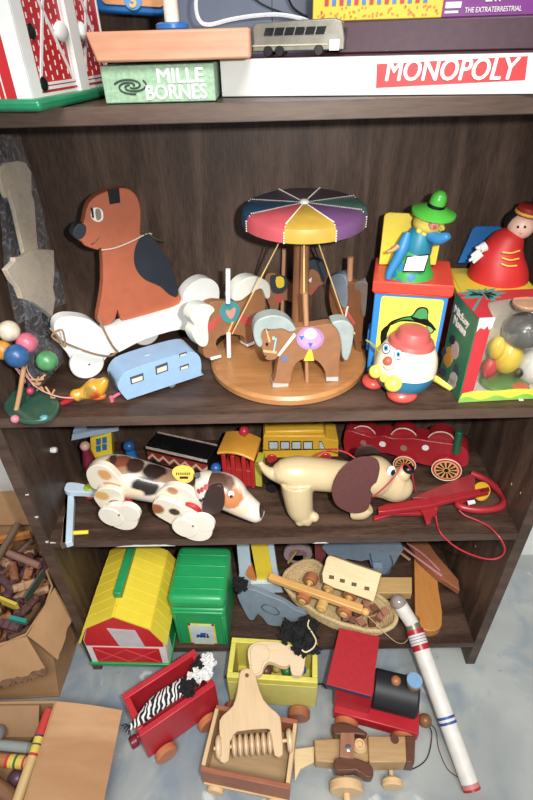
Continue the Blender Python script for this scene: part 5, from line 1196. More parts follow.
# roof: two-pitch slab with boards
o_ = .0045
def slab(a, b, y0, y1, t):
    a = Vector(a); b = Vector(b); d = (b - a).normalized(); n = Vector((-d.y, d.x))
    if n.y < 0: n = -n
    return [tuple(a), tuple(b), tuple(b + n * t), tuple(a + n * t)]
for (a, b) in (((-.004, ev - .003), (bi, bk)), ((bi, bk), (w_ / 2, pk_)), ((w_ / 2, pk_), (w_ - bi, bk)), ((w_ - bi, bk), (w_ + .004, ev - .003))):
    g = G().prism(slab(a, b, 0, 0, .004), dp + .004, TR(0, -.006, 0) @ UPRIGHT)
    for i in range(1, 8):
        y = -.006 + i * (dp + .004) / 8; q = slab(a, b, 0, 0, .0047); g.prism(q, .0012, TR(0, y, 0) @ UPRIGHT)
    g.mk('roof_panel', yr, ba)
G().box(w_ / 2 - .008, .03, pk_ + .001, w_ / 2 + .007, .145, pk_ + .016).mk('handle', mat('handle_green', (30, 150, 80), .35), ba, bev=.002)
# ---- green moulded case
g0 = at(176.5, 645, z=H4); g1 = at(229, 648, z=H4)
GC = frame((g0.x + .002, g0.y + .002, H4 + .0003), -3); gc, gI = thing('moulded_case', 'green moulded plastic case with a small framed train sticker', 'plastic case', GC)
gw2 = .105; gh = .158; gm = mat('case_green', (24, 158, 84), .35, .05)
prof = smooth([(0, 0), (gw2, 0), (gw2 + .002, gh * .5), (gw2, gh - .016), (gw2 - .005, gh - .003), (gw2 / 2, gh + .001), (.005, gh - .003), (0, gh - .016), (-.002, gh * .5)], 3)
G().box(.001, 0, 0, gw2 - .001, .118, gh * .78).mk('body', gm, gc, bev=.006, seg=3)
g = G().box(-.001, -.0025, gh * .79, gw2 + .001, .12, gh); g.mk('lid', gm, gc, bev=.012, seg=4)
g = G()
for y in (.02, .045, .07, .095): g.box(.004, y, gh - .001, gw2 - .004, y + .003, gh + .0012)
g.mk('lid_ribs', gm, gc, bev=.0008)
g = G().box(.004, -.0045, gh * .70, gw2 - .004, 0, gh * .76); g.mk('lip', gm, gc, bev=.002)
for x in (.006, gw2 - .010): G().box(x, -.003, .008, x + .004, 0, gh * .66).mk('rib', gm, gc, bev=.001)
PG = Plane(GC @ UPRIGHT); ZB = lambda p: zz(p, 2.961, 60, 540)
q = PG.px(ZB([(378, 247), (457, 247), (462, 308), (383, 308)])); x0, x1 = q[0][0], q[1][0]; y0, y1 = q[2][1], q[0][1]
g = G().box(x0, -.001, y0, x1, 0, y1, 0)
g.box(x0 + .003, -.0014, y0 + .003, x1 - .003, 0, y1 - .003, 1)
for x in (x0, x1 - .006): g.box(x, -.0016, y0, x + .006, 0, y0 + .005, 2); g.box(x, -.0016, y1 - .004, x + .005, 0, y1, 2)
cx, cy = (x0 + x1) / 2, (y0 + y1) / 2
g.box(cx - .012, -.002, cy - .006, cx + .004, 0, cy + .001, 3); g.box(cx - .004, -.002, cy - .002, cx + .007, 0, cy + .007, 3)
for i in range(4): g.disc((cx - .010 + i * .0065, cy - .007), .0028, .0006, UPRIGHT @ TR(0, 0, .0016), 4, 12)
g.box(cx + .008, -.002, cy - .008, cx + .011, 0, cy + .004, 2)
g.mk('sticker', [mat('sticker_yellow', (236, 206, 50), .4), mat('sticker_sky', (196, 214, 210), .4), red, blue, black], gc)
# ---- pale blue and yellow wooden horse standing at the back, grey fish
p = at(258, 598, z=H4); 
PBk = wallplane(Vector((.335, .118, H4)), 0); WB = frame((.335, .118, H4)); wb_, wbI = thing('wooden_goose', 'pale blue wooden animal cut-out with yellow stripe behind the grey fish', 'wooden cut-out', WB)
Y2 = lambda p: zz(p, 5.33, 230, 540)
G().prism(PBk.px(Y2([(35, 20), (100, 20), (112, 140), (140, 212), (190, 214), (226, 185), (200, 20), (232, 20), (250, 150), (268, 240), (285, 320), (255, 330), (200, 300), (130, 280), (80, 260), (40, 225), (50, 180)])), .014, wbI @ PBk.M).cl(wb_, z0=H4 + .0005).mk('body', mat('goose_blue', (186, 208, 220), .5, .06), wb_, bev=.001)
P = PBk.off(.002); G().prism(P.px(Y2([(108, 10), (196, 10), (228, 178), (195, 216), (145, 218)])), .012, wbI @ P.M).mk('stripe', yellow, wb_, bev=.001)
P = PBk.off(.004); G().prism(smooth(P.px(Y2([(115, 140), (95, 158), (84, 185), (110, 210), (140, 218)])), 2), .008, wbI @ P.M).mk('beak', mat('beak_orange', (220, 130, 50), .4), wb_)
G().box(-.02, -.012, 0, .02, 0.0, .02).mk('foot', mat('goose_blue', (186, 208, 220), .5), wb_)
G().box(-.02, -.011, .0005, .03, -.001, .05).mk('leg', mat('goose_blue', (186, 208, 220), .5), wb_)
PFs = wallplane(Vector((.338, .050, H4)), -12, 12); FSM = frame((.338, .050, H4)); fs, fsI = thing('wooden_fish', 'grey-blue wooden fish cut-out leaning by the green case', 'wooden cut-out', FSM)
fg = mat('fish_grey', (118, 134, 148), .5, .12, 60)
G().prism(smooth(PFs.px(Y2([(38, 298), (60, 282), (78, 262), (130, 268), (200, 296), (285, 330), (345, 372), (400, 392), (404, 412), (372, 432), (318, 438), (280, 432), (275, 468), (245, 485), (205, 475), (195, 442), (150, 395), (130, 425), (104, 428), (70, 370)])), 2), .012, fsI @ PFs.M).cl(fs, z0=H4 + .0005).mk('body', fg, fs, bev=.0012)
P = PFs.off(.0008); g = G().tube([fsI @ (P.M @ Vector((*P.p(*q), 0))) for q in Y2([(170, 352), (195, 345), (240, 362), (262, 390), (240, 398), (200, 385), (175, 368)])], .0012, closed=True); g.mk('gill', mat('gill_dark', (66, 78, 90), .5), fs)
# yarn pompom
def pompom(c, r, n, seed, g=None, kr=.0022):
    g = g or G(); rn = random.Random(seed)
    for i in range(n):
        a, b = rn.uniform(0, 2 * PI), math.acos(rn.uniform(-1, 1)); d = Vector((math.sin(b) * math.cos(a), math.sin(b) * math.sin(a), math.cos(b)))
        e = Vector((rn.uniform(-1, 1), rn.uniform(-1, 1), rn.uniform(-1, 1))).normalized(); q = Vector(c) + d * r * rn.uniform(.6, .95)
        g.tube([q - e * r * .32, q + d * r * .3, q + e * r * .32], kr, n=5, k=3)
    g.ball(c, r * .75, n=12, k=8); return g
blky = mat('black_yarn', (20, 18, 20), .9, .3, 300)
c = at(239, 584, y=.075); c.x += .004; pm = G(); pompom((0, 0, 0), .014, 50, 3, pm); pm.mk('yarn_pompom', blky, M=Matrix.Translation(c), label='black yarn pompom squeezed between the green case and blue animal', cat='pompom')
# ---- pieces behind the basket
PX = wallplane(Vector((.44, .19, H4)), 0); BX = frame((.44, .19, H4)); 
Y3 = lambda p: zz(p, 4.44, 280, 540)
t_, tI_ = thing('wooden_disc', 'pinkish wooden disc with a peg behind the basket', 'wooden toy', BX)
c = PX.p(*Y2([(362, 78)])[0]); r = 75 / 5.33 / ppm(PX.M.translation)
G().disc(c, r, .01, tI_ @ PX.M @ TR(0, 0, -.01), n=32).mk('disc', mat('disc_pinkish', (178, 154, 158), .5, .15), t_, bev=.001)
G().disc(c, r * .62, .002, tI_ @ PX.M, n=32).mk('print', mat('disc_print', (150, 116, 118), .5, .4, 120), t_)
G().box(c[0] - .012, -.002, .0, c[0] + .012, .014, c[1]).mk('stand', mat('disc_pinkish', (178, 154, 158), .5), t_)
G().cyl(tI_ @ wpt(PX, 288, 563, .012), tI_ @ wpt(PX, 296, 552, .004), .0025).mk('peg', tan, t_)
PX2 = wallplane(Vector((.46, .175, H4)), 0)
q = PX2.px(Y2([(452, 20), (520, 20), (500, 140), (488, 175), (470, 175), (455, 120)])); fl0 = [(q[0][0], q[0][1]), (q[1][0], q[1][1])] + q[2:]
base = min(a[1] for a in fl0)
q = [(a[0], a[1]) for a in fl0] ; q = q[:3] + [(q[3][0], .0005), (q[4][0], .0005)] + q[5:]
G().prism(q, .008, RX(90)).mk('patterned_strip', mat('speckled_red', (140, 60, 66), .7, .5, 260), M=frame((.46, .175, H4)), label='speckled red strip standing beside the pinkish disc', cat='wooden strip')
PEl = wallplane(Vector((.52, .156, H4)), 2); EL = frame((.52, .156, H4)); el, elI = thing('wooden_elephant', 'grey-blue wooden elephant cut-out at the back of the bottom shelf', 'wooden cut-out', EL)
eb2 = mat('elephant_blue', (120, 142, 164), .5, .1, 50)
G().prism(smooth(PEl.px(Y3([(205, 10), (532, 10), (528, 75), (500, 120), (478, 160), (440, 158), (405, 120), (395, 88), (360, 96), (300, 86), (255, 92), (215, 70)])), 2), .014, elI @ PEl.M).cl(el, z0=H4 + .0005).mk('body', eb2, el, bev=.0015)
P = PEl.off(.003); g = G().tube([elI @ (P.M @ Vector((*P.p(*q), 0))) for q in Y3([(400, 60), (408, 95), (430, 140), (470, 150), (500, 110), (490, 70)])], .001); g.mk('outline', mat('outline_slate', (66, 84, 106), .5), el)
for x in (.0, .06): G().box(x, -.014, .0, x + .02, -.001, .05).mk('leg', eb2, el)
# ---- wicker basket with a wheeled axle truck
rim = [(300, 563), (313, 561), (330, 572), (352, 583), (378, 596), (393, 608), (396, 620), (388, 629), (372, 631), (350, 626), (325, 617), (300, 601), (286, 588), (284, 577), (290, 569)]
FR = flatplane(H4 + .046); BK = frame((.49, .07, H4 + .0003)); bkt, bkI = thing('wicker_basket', 'oval wicker basket holding wooden wheels, blocks and an axle truck', 'basket', BK)
rp3 = [bkI @ (FR.M @ Vector((*FR.p(*q), 0))) for q in smooth(rim, 3)]
cxy = sum((Vector(p) for p in rp3), Vector()) / len(rp3)
wick = mat('wicker', (198, 168, 116), .7, .25, 240, bump=.6)
NL = 9
for k in range(NL):
    z = .005 + .041 * k / (NL - 1); s = .80 + .20 * (k / (NL - 1)) ** .7
    ring = [(cxy.x + (p.x - cxy.x) * s, cxy.y + (p.y - cxy.y) * s, z + .0012 * math.sin(i * 2.2 + k * PI)) for i, p in enumerate(rp3)]
    G().tube(ring, .0034 if k < NL - 1 else .0046, n=8, k=1, closed=True).mk('wicker_coil' if k < NL - 1 else 'rim', wick, bkt)
G().prism([(cxy.x + (p.x - cxy.x) * .8, cxy.y + (p.y - cxy.y) * .8) for p in rp3], .002, TR(0, 0, .003)).mk('bottom', wick, bkt)
zb = H4
kt = wood('axle_wood', (206, 140, 66), (232, 176, 98), 'X', 18, .4, .6)
cop = mat('copper_brown', (176, 104, 62), .4, .12); gld = mat('pale_gold_wood', (214, 168, 92), .35, .1)
a = at(269, 578, z=H4 + .078); b = at(362, 613, z=H4 + .070)
AXM = frame(a, math.degrees(math.atan2(b.y - a.y, b.x - a.x))); ax, axI = thing('axle_truck', 'long honey-coloured wooden bar with three pairs of wheels lying across the basket', 'wooden toy', AXM)
L_ = (b - a).length
G().box(0, -.007, -.004, L_, .008, .009).mk('bar', kt, ax, bev=.002)
G().ball((L_ + .006, 0, 0), .008).mk('end_bead', kt, ax)
for (u, v, u2, v2, m1, m2, r) in ((311, 580, 304, 600, cop, cop, .0165), (329, 588, 322, 609, gld, gld, .013), (350, 595, 345, 613, cop, cop, .0165)):
    pa = axI @ at(u, v, z=H4 + .062); pb2 = axI @ at(u2, v2, z=H4 + .058); mx = (pa.x + pb2.x) / 2; pa.x = pb2.x = mx; pa.z = pb2.z = -.011
    G().cyl((mx, pb2.y - .004, -.011), (mx, pa.y + .004, -.011), .0035, n=12).mk('axle', kt, ax)
    for q, m_ in ((pa, m1), (pb2, m2)):
        G().cyl((mx, q.y - .009, -.011), (mx, q.y + .009, -.011), r * .85, n=26, bev=.002).mk('wheel', m_, ax)
        G().cyl((mx, q.y - .0125, -.011), (mx, q.y - .009, -.011), r * .45, n=18, bev=.001).mk('hub', gld, ax)
cord_t = mat('thin_twine', (196, 164, 110), .7)
g = G().tube([axI @ p for p in (at(368, 616, z=H4 + .07), at(378, 626, z=H4 + .062), at(386, 634, z=H4 + .056), at(396, 642, z=H4 + .030), at(404, 643, z=H4 + .006), at(409, 637, z=H4 + .004), at(410, 630, z=H4 + .004))], .0009); g.mk('twine', cord_t, ax)
blkm = [mat('block_umber', (128, 80, 58), .6, .15), mat('block_rust', (164, 104, 78), .6, .15)]
rn = random.Random(12)
proto = None
for i, (u, v, z) in enumerate(((352, 621, .016), (362, 623, .018), (372, 622, .02), (380, 617, .02), (374, 609, .02), (368, 611, .016), (356, 613, .014), (384, 612, .028), (345, 618, .016), (366, 604, .018))):
    c = at(u, v, z=H4 + z + .008)
    if i < 2:
        o = G().box(-.007, -.007, -.007, .007, .007, .007).mk('wooden_block', blkm[i], M=Matrix.Identity(4), bev=.0008, cat='wooden block'); proto = (proto or []) + [o]
    else: o = proto[i % 2].copy(); COL.objects.link(o)
    o.matrix_world = Matrix.Translation(c) @ Matrix.Rotation(rn.uniform(0, 3), 4, 'Z') @ Matrix.Rotation(rn.uniform(-.5, .5), 4, 'X')
    o['label'] = 'small %s wooden cube loose in the right end of the basket' % ('brown' if i % 2 == 0 else 'rusty tan'); o['category'] = 'wooden block'; o['group'] = 'small %s cubes in the basket' % ('brown' if i % 2 == 0 else 'rusty tan')
# block with four square holes, propped on the basket's back rim
A_ = at(322, 583, z=H4 + .104); B_ = at(373, 602, z=H4 + .104); C_ = at(327, 556, z=H4 + .140)
PHb = Plane(xform(A_, B_ - A_, C_ - A_)); HB = PHb.M
hbk, hbI = thing('hollow_block', 'pale wooden train block with a row of four square holes', 'wooden block', HB @ RX(-0))
pal = wood('pale_pine', (206, 172, 116), (232, 204, 152), 'X', 16, .5, .6)
G().prism(smooth(PHb.px(Y3([(190, 188), (198, 110), (212, 72), (240, 74), (330, 108), (440, 145), (446, 160), (432, 215), (415, 274), (400, 268), (300, 232)])), 2), .026, Matrix.Identity(4)).mk('block', pal, hbk, bev=.002)
for x, y in ((230, 165), (278, 181), (330, 197), (387, 215)):
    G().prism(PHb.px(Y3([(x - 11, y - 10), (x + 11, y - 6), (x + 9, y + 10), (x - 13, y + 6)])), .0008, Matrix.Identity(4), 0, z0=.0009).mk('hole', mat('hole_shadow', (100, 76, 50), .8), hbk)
# ---- planks at the right
Y4 = lambda p: zz(p, 5.33, 380, 540)
orp = wood('orange_plank', (176, 104, 40), (204, 132, 60), 'Y', 14, .35, .5); yp = wood('yellow_plank', (176, 132, 70), (206, 164, 98), 'X', 12, .5, .6)
f1 = flatplane(H4 + .028)
M = frame(at(398, 585, z=H4)); 
G().prism([tuple(p - Vector(M.translation[:2])) for p in [Vector(q) for q in f1.px([(372, 577), (412, 577), (412, 593), (374, 593)])]], .022, TR(0, 0, .028)).mk('plank', yp, M=M, bev=.0012, label='short yellowish wooden plank lying left of the orange plank', cat='plank')
f2 = flatplane(H4 + .022)
M = frame(at(430, 600, z=H4)); lp2 = lambda P, pts, M: [(p[0] - M.translation.x, p[1] - M.translation.y) for p in P.px(pts)]
G().prism(lp2(f2, Y4([(182, 95), (305, 185), (312, 260), (332, 385), (330, 440)] + [(270 + 60 * math.cos(a), 445 + 40 * math.sin(a)) for a in [i * PI / 8 for i in range(0, 9)]] + [(212, 410), (188, 392)]), M), .0215, TR(0, 0, .022)).mk('plank', orp, M=M, bev=.0015, label='orange varnished plank with rounded end pointing to the shelf edge', cat='plank')
f3 = flatplane(H4 + .0395)
M = frame(at(445, 572, z=H4)); 
g = G().prism(lp2(f3, Y4([(150, 0), (250, 0), (300, 75), (468, 212), (425, 268), (305, 190), (200, 95)]), M), .016, TR(0, 0, .0395)).cl(M, x1=.757)
g.mk('plank', wood('reddish_plank', (134, 74, 44), (166, 98, 62), 'X', 14, .4, .5), M=M, bev=.0012, label='reddish-brown plank slanting across the top of the orange plank', cat='plank')
f4 = at(420, 560, z=H4 + .09); SM_ = frame((f4.x, f4.y, H4)); I_ = SM_.inverted()
pks = mat('stick_pink', (206, 128, 134), .5, .1)
for nm, pts, r, m_, lb in (('stick', [(400, 545), (420, 560), (442, 576)], .003, pks, 'pink painted stick nearer the front, lying on the reddish plank'), ('stick', [(407, 543), (424, 555), (440, 571)], .0026, pks, 'thin pink stick just behind the other, on the reddish plank'), ('stick', [(384, 544), (396, 550), (410, 560)], .0032, tan, 'tan wooden stick slanting down from under the third shelf')):
    G().tube([I_ @ at(u, v, z=H4 + .0435) for u, v in pts], r, n=10).mk(nm, m_, M=SM_, label=lb, cat='stick')
# ================================================================== FLOOR
def wheel_y(par, x, y, z, r, t, mt, n=32, hub=None, nm='wheel'):
    G().cyl((x, y, z), (x, y + t, z), r, n=n, bev=.0025).mk(nm, mt, par)
    if hub: G().cyl((x, y - .004, z), (x, y + t + .004, z), r * .22, n=14, bev=.001).mk('axle', hub, par)
def tray(par, x0, x1, y0, y1, z0, z1, t, mt, mt2=None, bev=.0015, names=None):
    mt2 = mt2 or mt
    G().box(x0, y0, z0, x1, y0 + t, z1).mk('side_board', mt, par, bev=bev); G().box(x0, y1 - t, z0, x1, y1, z1).mk('side_board', mt, par, bev=bev)
    G().box(x0, y0 + t, z0, x0 + t, y1 - t, z1).mk('end_board', mt2, par, bev=bev); G().box(x1 - t, y0 + t, z0, x1, y1 - t, z1).mk('end_board', mt2, par, bev=bev)
    G().box(x0 + t, y0 + t, z0, x1 - t, y1 - t, z0 + .008).mk('floor_board', mt, par)
owh = wood('wheel_orange_wood', (176, 92, 48), (206, 124, 76), 'X', 18, .45, .6)
# ---- red wagon
RW = frame((.1335, -.1715, 0), 34.5); rwg, rwI = thing('red_wagon', 'red wooden toy wagon on the floor with orange-brown wheels', 'toy wagon', RW)
rp_m = mat('wagon_red', (200, 34, 46), .4, .1, 60); ln, wd3 = .147, .083
tray(rwg, 0, ln, 0, wd3, .022, .114, .0115, rp_m)
pa = rwI @ at(167, 750, y=-.155); 
for x in (.030, ln - .030):
    for y in (-.016, wd3 + .002): wheel_y(rwg, x, y, .021, .0208, .0135, owh)
G().cyl((-.012, wd3 * .5, .028), (0, wd3 * .5, .028), .006).mk('coupling', rp_m, rwg)
G().cyl((-.018, wd3 * .45, .030), (-.004, wd3 * .45, .030), .011, n=20, bev=.002).mk('coupling_bead', mat('bead_crimson', (130, 24, 48), .4), rwg)
# zebra-striped snake in it
def wp(u, v, z): return at(u, v, z=z)
zb0 = wp(160, 705, .10); ZM = Matrix.Translation(zb0); zI = ZM.inverted(); zs, _ = thing('yarn_zebra', 'black and white zebra-striped stuffed toy with yarn mane lying in the red wagon', 'stuffed toy', ZM)
zm = bpy.data.materials.new('zebra_print'); zm.use_nodes = True; nt = zm.node_tree; b_ = nt.nodes['Principled BSDF']; b_.inputs['Roughness'].default_value = .8
tc = nt.nodes.new('ShaderNodeTexCoord'); wv = nt.nodes.new('ShaderNodeTexWave'); wv.inputs['Scale'].default_value = 45; wv.inputs['Distortion'].default_value = 9; wv.inputs['Detail'].default_value = 1.5; wv.inputs['Detail Scale'].default_value = 1.2
wv.bands_direction = 'X'; nt.links.new(tc.outputs['Object'], wv.inputs['Vector']); cr = nt.nodes.new('ShaderNodeValToRGB'); cr.color_ramp.interpolation = 'CONSTANT'; cr.color_ramp.elements[0].color = lin((22, 20, 22)); cr.color_ramp.elements[1].color = lin((226, 224, 220)); cr.color_ramp.elements[1].position = .56
nt.links.new(wv.outputs[0], cr.inputs[0]); nt.links.new(cr.outputs[0], b_.inputs['Base Color'])
zp = [(129, 728, .127, 2.5), (136, 723, .127, 4), (144, 716, .122, 6), (154, 706, .120, 8), (166, 697, .120, 8.5), (177, 690, .122, 8), (186, 683, .126, 7)]
q = smooth([(*(zI @ wp(u, v, z)), r / ppm(wp(u, v, z))) for u, v, z, r in zp], 4, False); rs = []
for i, t in enumerate(q):
    d = (Vector(q[min(i + 1, len(q) - 1)][:3]) - Vector(q[max(0, i - 1)][:3])).normalized(); a = d.cross(Vector((0, 0, 1))).normalized(); b2 = a.cross(d)
    rs.append([tuple(Vector(t[:3]) + a * t[3] * math.cos(2 * PI * j / 18) + b2 * t[3] * .8 * math.sin(2 * PI * j / 18)) for j in range(18)])
G().rings(rs).mk('body', zm, zs)
whty = mat('white_yarn', (222, 220, 216), .9, .15, 300)
for i, (u, v, r, m_) in enumerate(((189, 686, 8, blky), (195, 677, 7, whty), (199, 669, 7, blky), (205, 672, 6, whty), (207, 662, 7.5, whty), (201, 661, 4, blky))):
    c = wp(u, v, .138); g = pompom(zI @ c, r / ppm(c), 48, 40 + i, None, .0026); g.mk('yarn_tuft', m_, zs)
g = G()
for i in range(5): g.tube([zI @ wp(130, 728, .122), zI @ wp(126 + i, 724 + i * 2, .122), zI @ wp(122 + i * 2, 726 + i * 3, .118)], .001, n=5)
g.mk('tail', blky, zs)
# ---- yellow wagon
y0_ = at(230, 700, z=.025); YW = frame((y0_.x, y0_.y - .003, 0), -4.5); yw, ywI = thing('yellow_wagon', 'pale yellow wooden toy wagon carrying the black-maned horse', 'toy wagon', YW)
ylw = mat('wagon_yellow', (216, 204, 78), .5, .08, 50); ly = .166
tray(yw, 0, ly, 0, .076, .025, .122, .010, ylw)
G().box(.002, -.0006, .03, ly - .002, 0, .105).mk('front_panel', mat('wagon_yellow_pale', (214, 206, 104), .5, .06), yw)
for x in (.012, ly - .032):
    for y in (-.020, .079): wheel_y(yw, x, y, .021, .0208, .017, wood('wheel_brown_wood', (140, 74, 46), (176, 104, 70), 'X', 18, .45, .6))
G().tube([(-.004, .04, .03), (-.014, .04, .034), (-.010, .04, .044), (-.002, .04, .04)], .0016, n=8).mk('hook', mat('hook_dark', (60, 54, 50), .4, metal=.6), yw)
G().tube([(ly, .04, .03), (ly + .012, .04, .034), (ly + .02, .03, .04)], .0016, n=8).mk('hook', mat('hook_dark', (60, 54, 50), .4, metal=.6), yw)
# horse lying in it
HHt = .1375; fH = flatplane(HHt); c = at(278, 664, z=HHt); HHM = Matrix.Translation(c); hhI = HHM.inverted()
hw, _ = thing('wooden_horse', 'pale wooden horse with black yarn mane lying in the yellow wagon', 'wooden horse', HHM)
S6b = lambda p: zz(p, 4.845, 220, 615)
bir = wood('birch', (214, 178, 132), (234, 204, 164), 'X', 16, .5, .5)
pl_ = lambda pts, k=3: [tuple((hhI @ (fH.M @ Vector((*q, 0))))[:2]) for q in smooth(fH.px(S6b(pts)), k)]
G().prism(pl_([(135, 175), (150, 145), (190, 130), (240, 128), (300, 135), (360, 150), (410, 190), (412, 215), (398, 285), (350, 285), (338, 235), (325, 245), (290, 242), (240, 222), (215, 245), (198, 285), (155, 286), (140, 230)]), .014, TR(0, 0, 0)).mk('body', bir, hw, bev=.0015)
G().prism(pl_([(150, 170), (180, 150), (220, 155), (240, 185), (235, 215), (210, 235), (192, 282), (158, 284), (150, 225)]), .006, TR(0, 0, .006)).mk('haunch', bir, hw, bev=.001)
for i, (u, v, r) in enumerate(((300, 632, 10), (290, 628, 8), (309, 640, 8.5), (311, 628, 8), (298, 645, 7.5), (286, 637, 6), (303, 650, 6), (305, 620, 5), (315, 648, 5))):
    c2 = at(u, v, z=HHt + .012); g = pompom(hhI @ c2, r / ppm(c2), 22, 70 + i, None, .0024); g.mk('yarn_mane', blky, hw)
G().tube([hhI @ at(u, v, z=HHt + .030) for u, v in ((309, 620), (308, 626), (313, 634), (316, 641), (313, 648), (306, 652), (302, 650))], .0014).mk('ribbon', mat('cream_ribbon', (220, 206, 160), .7), hw)
for (u, v, r, col, lb) in ((266, 671, 6, (100, 60, 44), 'brown'), (287, 671, 4.5, (30, 130, 70), 'green'), (302, 670, 4.5, (36, 90, 170), 'blue'), (277, 668, 4.5, (160, 150, 60), 'olive')):
    c2 = at(u, v, z=.09); rr2 = r / ppm(c2); G().ball((0, 0, 0), rr2).mk('wooden_ball', mat('ball_in_wagon_' + lb, col, .4), M=Matrix.Translation(c2), label='%s wooden ball under the horse in the yellow wagon' % lb, cat='ball')
# ---- brown cart
c0_ = at(203, 782, z=.030); CT = frame((c0_.x, c0_.y, 0), -10.5); ct, ctI = thing('wooden_cart', 'open wooden cart with reddish-brown end boards hitched to the tractor', 'toy wagon', CT)
rb = wood('reddish_board', (136, 70, 44), (172, 98, 66), 'X', 16, .45, .5); pb_ = wood('pale_board', (196, 154, 104), (222, 184, 132), 'Y', 16, .5, .5)
cw2, cdp = .150, .105
G().box(0, 0, .030, cw2, .008, .080).mk('end_board', rb, ct, bev=.001); G().box(0, cdp - .008, .030, cw2, cdp, .080).mk('end_board', rb, ct, bev=.001)
G().box(0, .008, .030, .007, cdp - .008, .084).mk('side_board', pb_, ct, bev=.001); G().box(cw2 - .007, .008, .030, cw2, cdp - .008, .084).mk('side_board', pb_, ct, bev=.001)
G().box(.007, .008, .030, cw2 - .007, cdp - .008, .037).mk('floor_board', wood('cart_floor', (150, 118, 76), (178, 144, 100), 'X', 16, .5, .5), ct)
G().box(.002, -.002, .024, cw2 - .002, cdp, .030).mk('chassis', pb_, ct)
pw2 = wood('wheel_pale_wood', (206, 160, 104), (230, 188, 134), 'X', 18, .45, .5)
for x in (.022, cw2 - .022):
    for y in (-.008, cdp - .004): wheel_y(ct, x, y, .015, .0147, .012, pw2)
# paddle with a row of beads
A_ = at(226, 763, z=.101); B_ = at(282, 757, z=.101); T_p = at(247, 668, z=.137)
PPd = Plane(xform(A_, B_ - A_, T_p - A_)); pd_, _ = thing('bead_roller', 'pale wooden paddle holding a row of seven turned beads, lying on the cart', 'wooden toy', PPd.M)
Z7 = lambda p: zz(p, 4.845, 195, 670); I4 = Matrix.Identity(4)
bir2 = wood('paddle_birch', (184, 148, 98), (210, 174, 124), 'Y', 14, .5, .6)
G().prism(smooth(PPd.px(Z7([(215, 20), (232, -4), (262, -8), (288, 5), (300, 55), (330, 140), (375, 190), (412, 225), (420, 300), (426, 412), (386, 415), (374, 340), (362, 300), (350, 285), (205, 298), (190, 325), (170, 345), (164, 440), (120, 442), (120, 330), (118, 245), (150, 205), (185, 170), (205, 100)])), 2), .009, I4).mk('paddle', bir2, pd_, bev=.0012)
cq = PPd.p(*Z7([(252, 26)])[0]); g = G().disc(cq, .0035, .0006, I4, 0, 16); g.mk('hole', mat('hole_shadow', (100, 76, 50), .8), pd_)
bd2 = wood('bead_wood', (204, 166, 122), (224, 190, 148), 'X', 18, .4, .4)
a = PPd.p(*Z7([(176, 366)])[0]); b = PPd.p(*Z7([(376, 350)])[0]); zc = -.006
G().cyl((a[0] - .030, a[1] - .001, zc), (b[0] + .026, b[1] + .001, zc), .003, n=10).mk('axle', pw2, pd_)
for i in range(7):
    t = (i + .5) / 7; x = a[0] + (b[0] - a[0]) * t; y = a[1] + (b[1] - a[1]) * t; hwid = (b[0] - a[0]) / 14
    G().lathe([(.004, -hwid), (.0125, -hwid * .75), (.0165, -hwid * .2), (.0165, hwid * .2), (.0125, hwid * .75), (.004, hwid)], TR(x, y, zc) @ RY(90), 24).mk('bead', bd2, pd_)
for uv in ((113, 372), (457, 340)):
    q = PPd.p(*Z7([uv])[0]); G().cyl((q[0] - .004, q[1], zc), (q[0] + .005, q[1], zc), .0175, n=28, bev=.003).mk('end_wheel', bd2, pd_)
# ---- wooden tractor
S8b = lambda p: zz(p, 3.807, 290, 700)
t0_ = at(346, 798, z=0); TRM = frame((t0_.x, t0_.y + .010, 0), -4); tr_, trI = thing('wooden_tractor', 'wooden tractor with dark brown mudguards and pale turned wheels', 'toy tractor', TRM)
hw_ = wood('tractor_maple', (164, 122, 74), (196, 156, 104), 'X', 14, .45, .6); wn = wood('walnut', (72, 38, 24), (108, 62, 42), 'X', 16, .4, .5)
zt_ = .062
P6 = flatplane(zt_); lz = lambda pts, z: [tuple((trI @ at(*q, z=z))[:2]) for q in S8b(pts)]
G().prism(lz([(296, 136), (440, 137), (444, 236), (302, 238)], zt_), .036, TR(0, 0, zt_)).mk('bonnet', hw_, tr_, bev=.002)
G().prism(lz([(440, 134), (478, 137), (474, 240), (443, 236)], zt_), .036, TR(0, 0, zt_)).mk('grille', wn, tr_, bev=.0015)
G().prism(lz([(92, 150), (182, 145), (300, 128), (304, 232), (182, 240), (98, 232)], .050), .030, TR(0, 0, .050)).mk('chassis', hw_, tr_, bev=.002)
G().prism(smooth(lz([(165, 88), (230, 90), (292, 122), (285, 134), (240, 128), (172, 132)], .072), 2), .018, TR(0, 0, .072)).mk('mudguard', wn, tr_, bev=.002)
G().prism(smooth(lz([(172, 222), (240, 218), (300, 240), (318, 268), (312, 296), (285, 292), (250, 268), (176, 270)], .072), 2), .020, TR(0, 0, .072)).mk('mudguard', wn, tr_, bev=.002)
G().prism(lz([(192, 122), (246, 124), (244, 222), (190, 216)], .076), .02, TR(0, 0, .076)).mk('seat', wood('seat_wood', (138, 86, 60), (168, 112, 82), 'Y', 16, .4, .5), tr_, bev=.001)
c = trI @ at(*S8b([(222, 182)])[0], z=.077); G().lathe([(0, 0), (.0055, 0), (.0055, .0015), (.003, .0025), (0, .0025)], TR(c.x, c.y, .076), 16).mk('seat_nail', mat('nail_steel', (170, 176, 180), .25, metal=.8), tr_)
c = trI @ at(*S8b([(266, 166)])[0], z=.075); G().lathe([(.0115, 0), (.0125, .004), (.0085, .012), (.006, .012), (.0055, .006)], TR(c.x, c.y, .062), 24).mk('steering_wheel', pw2, tr_)
G().cyl((c.x, c.y, .050), (c.x, c.y, .070), .003).mk('steering_post', pw2, tr_)
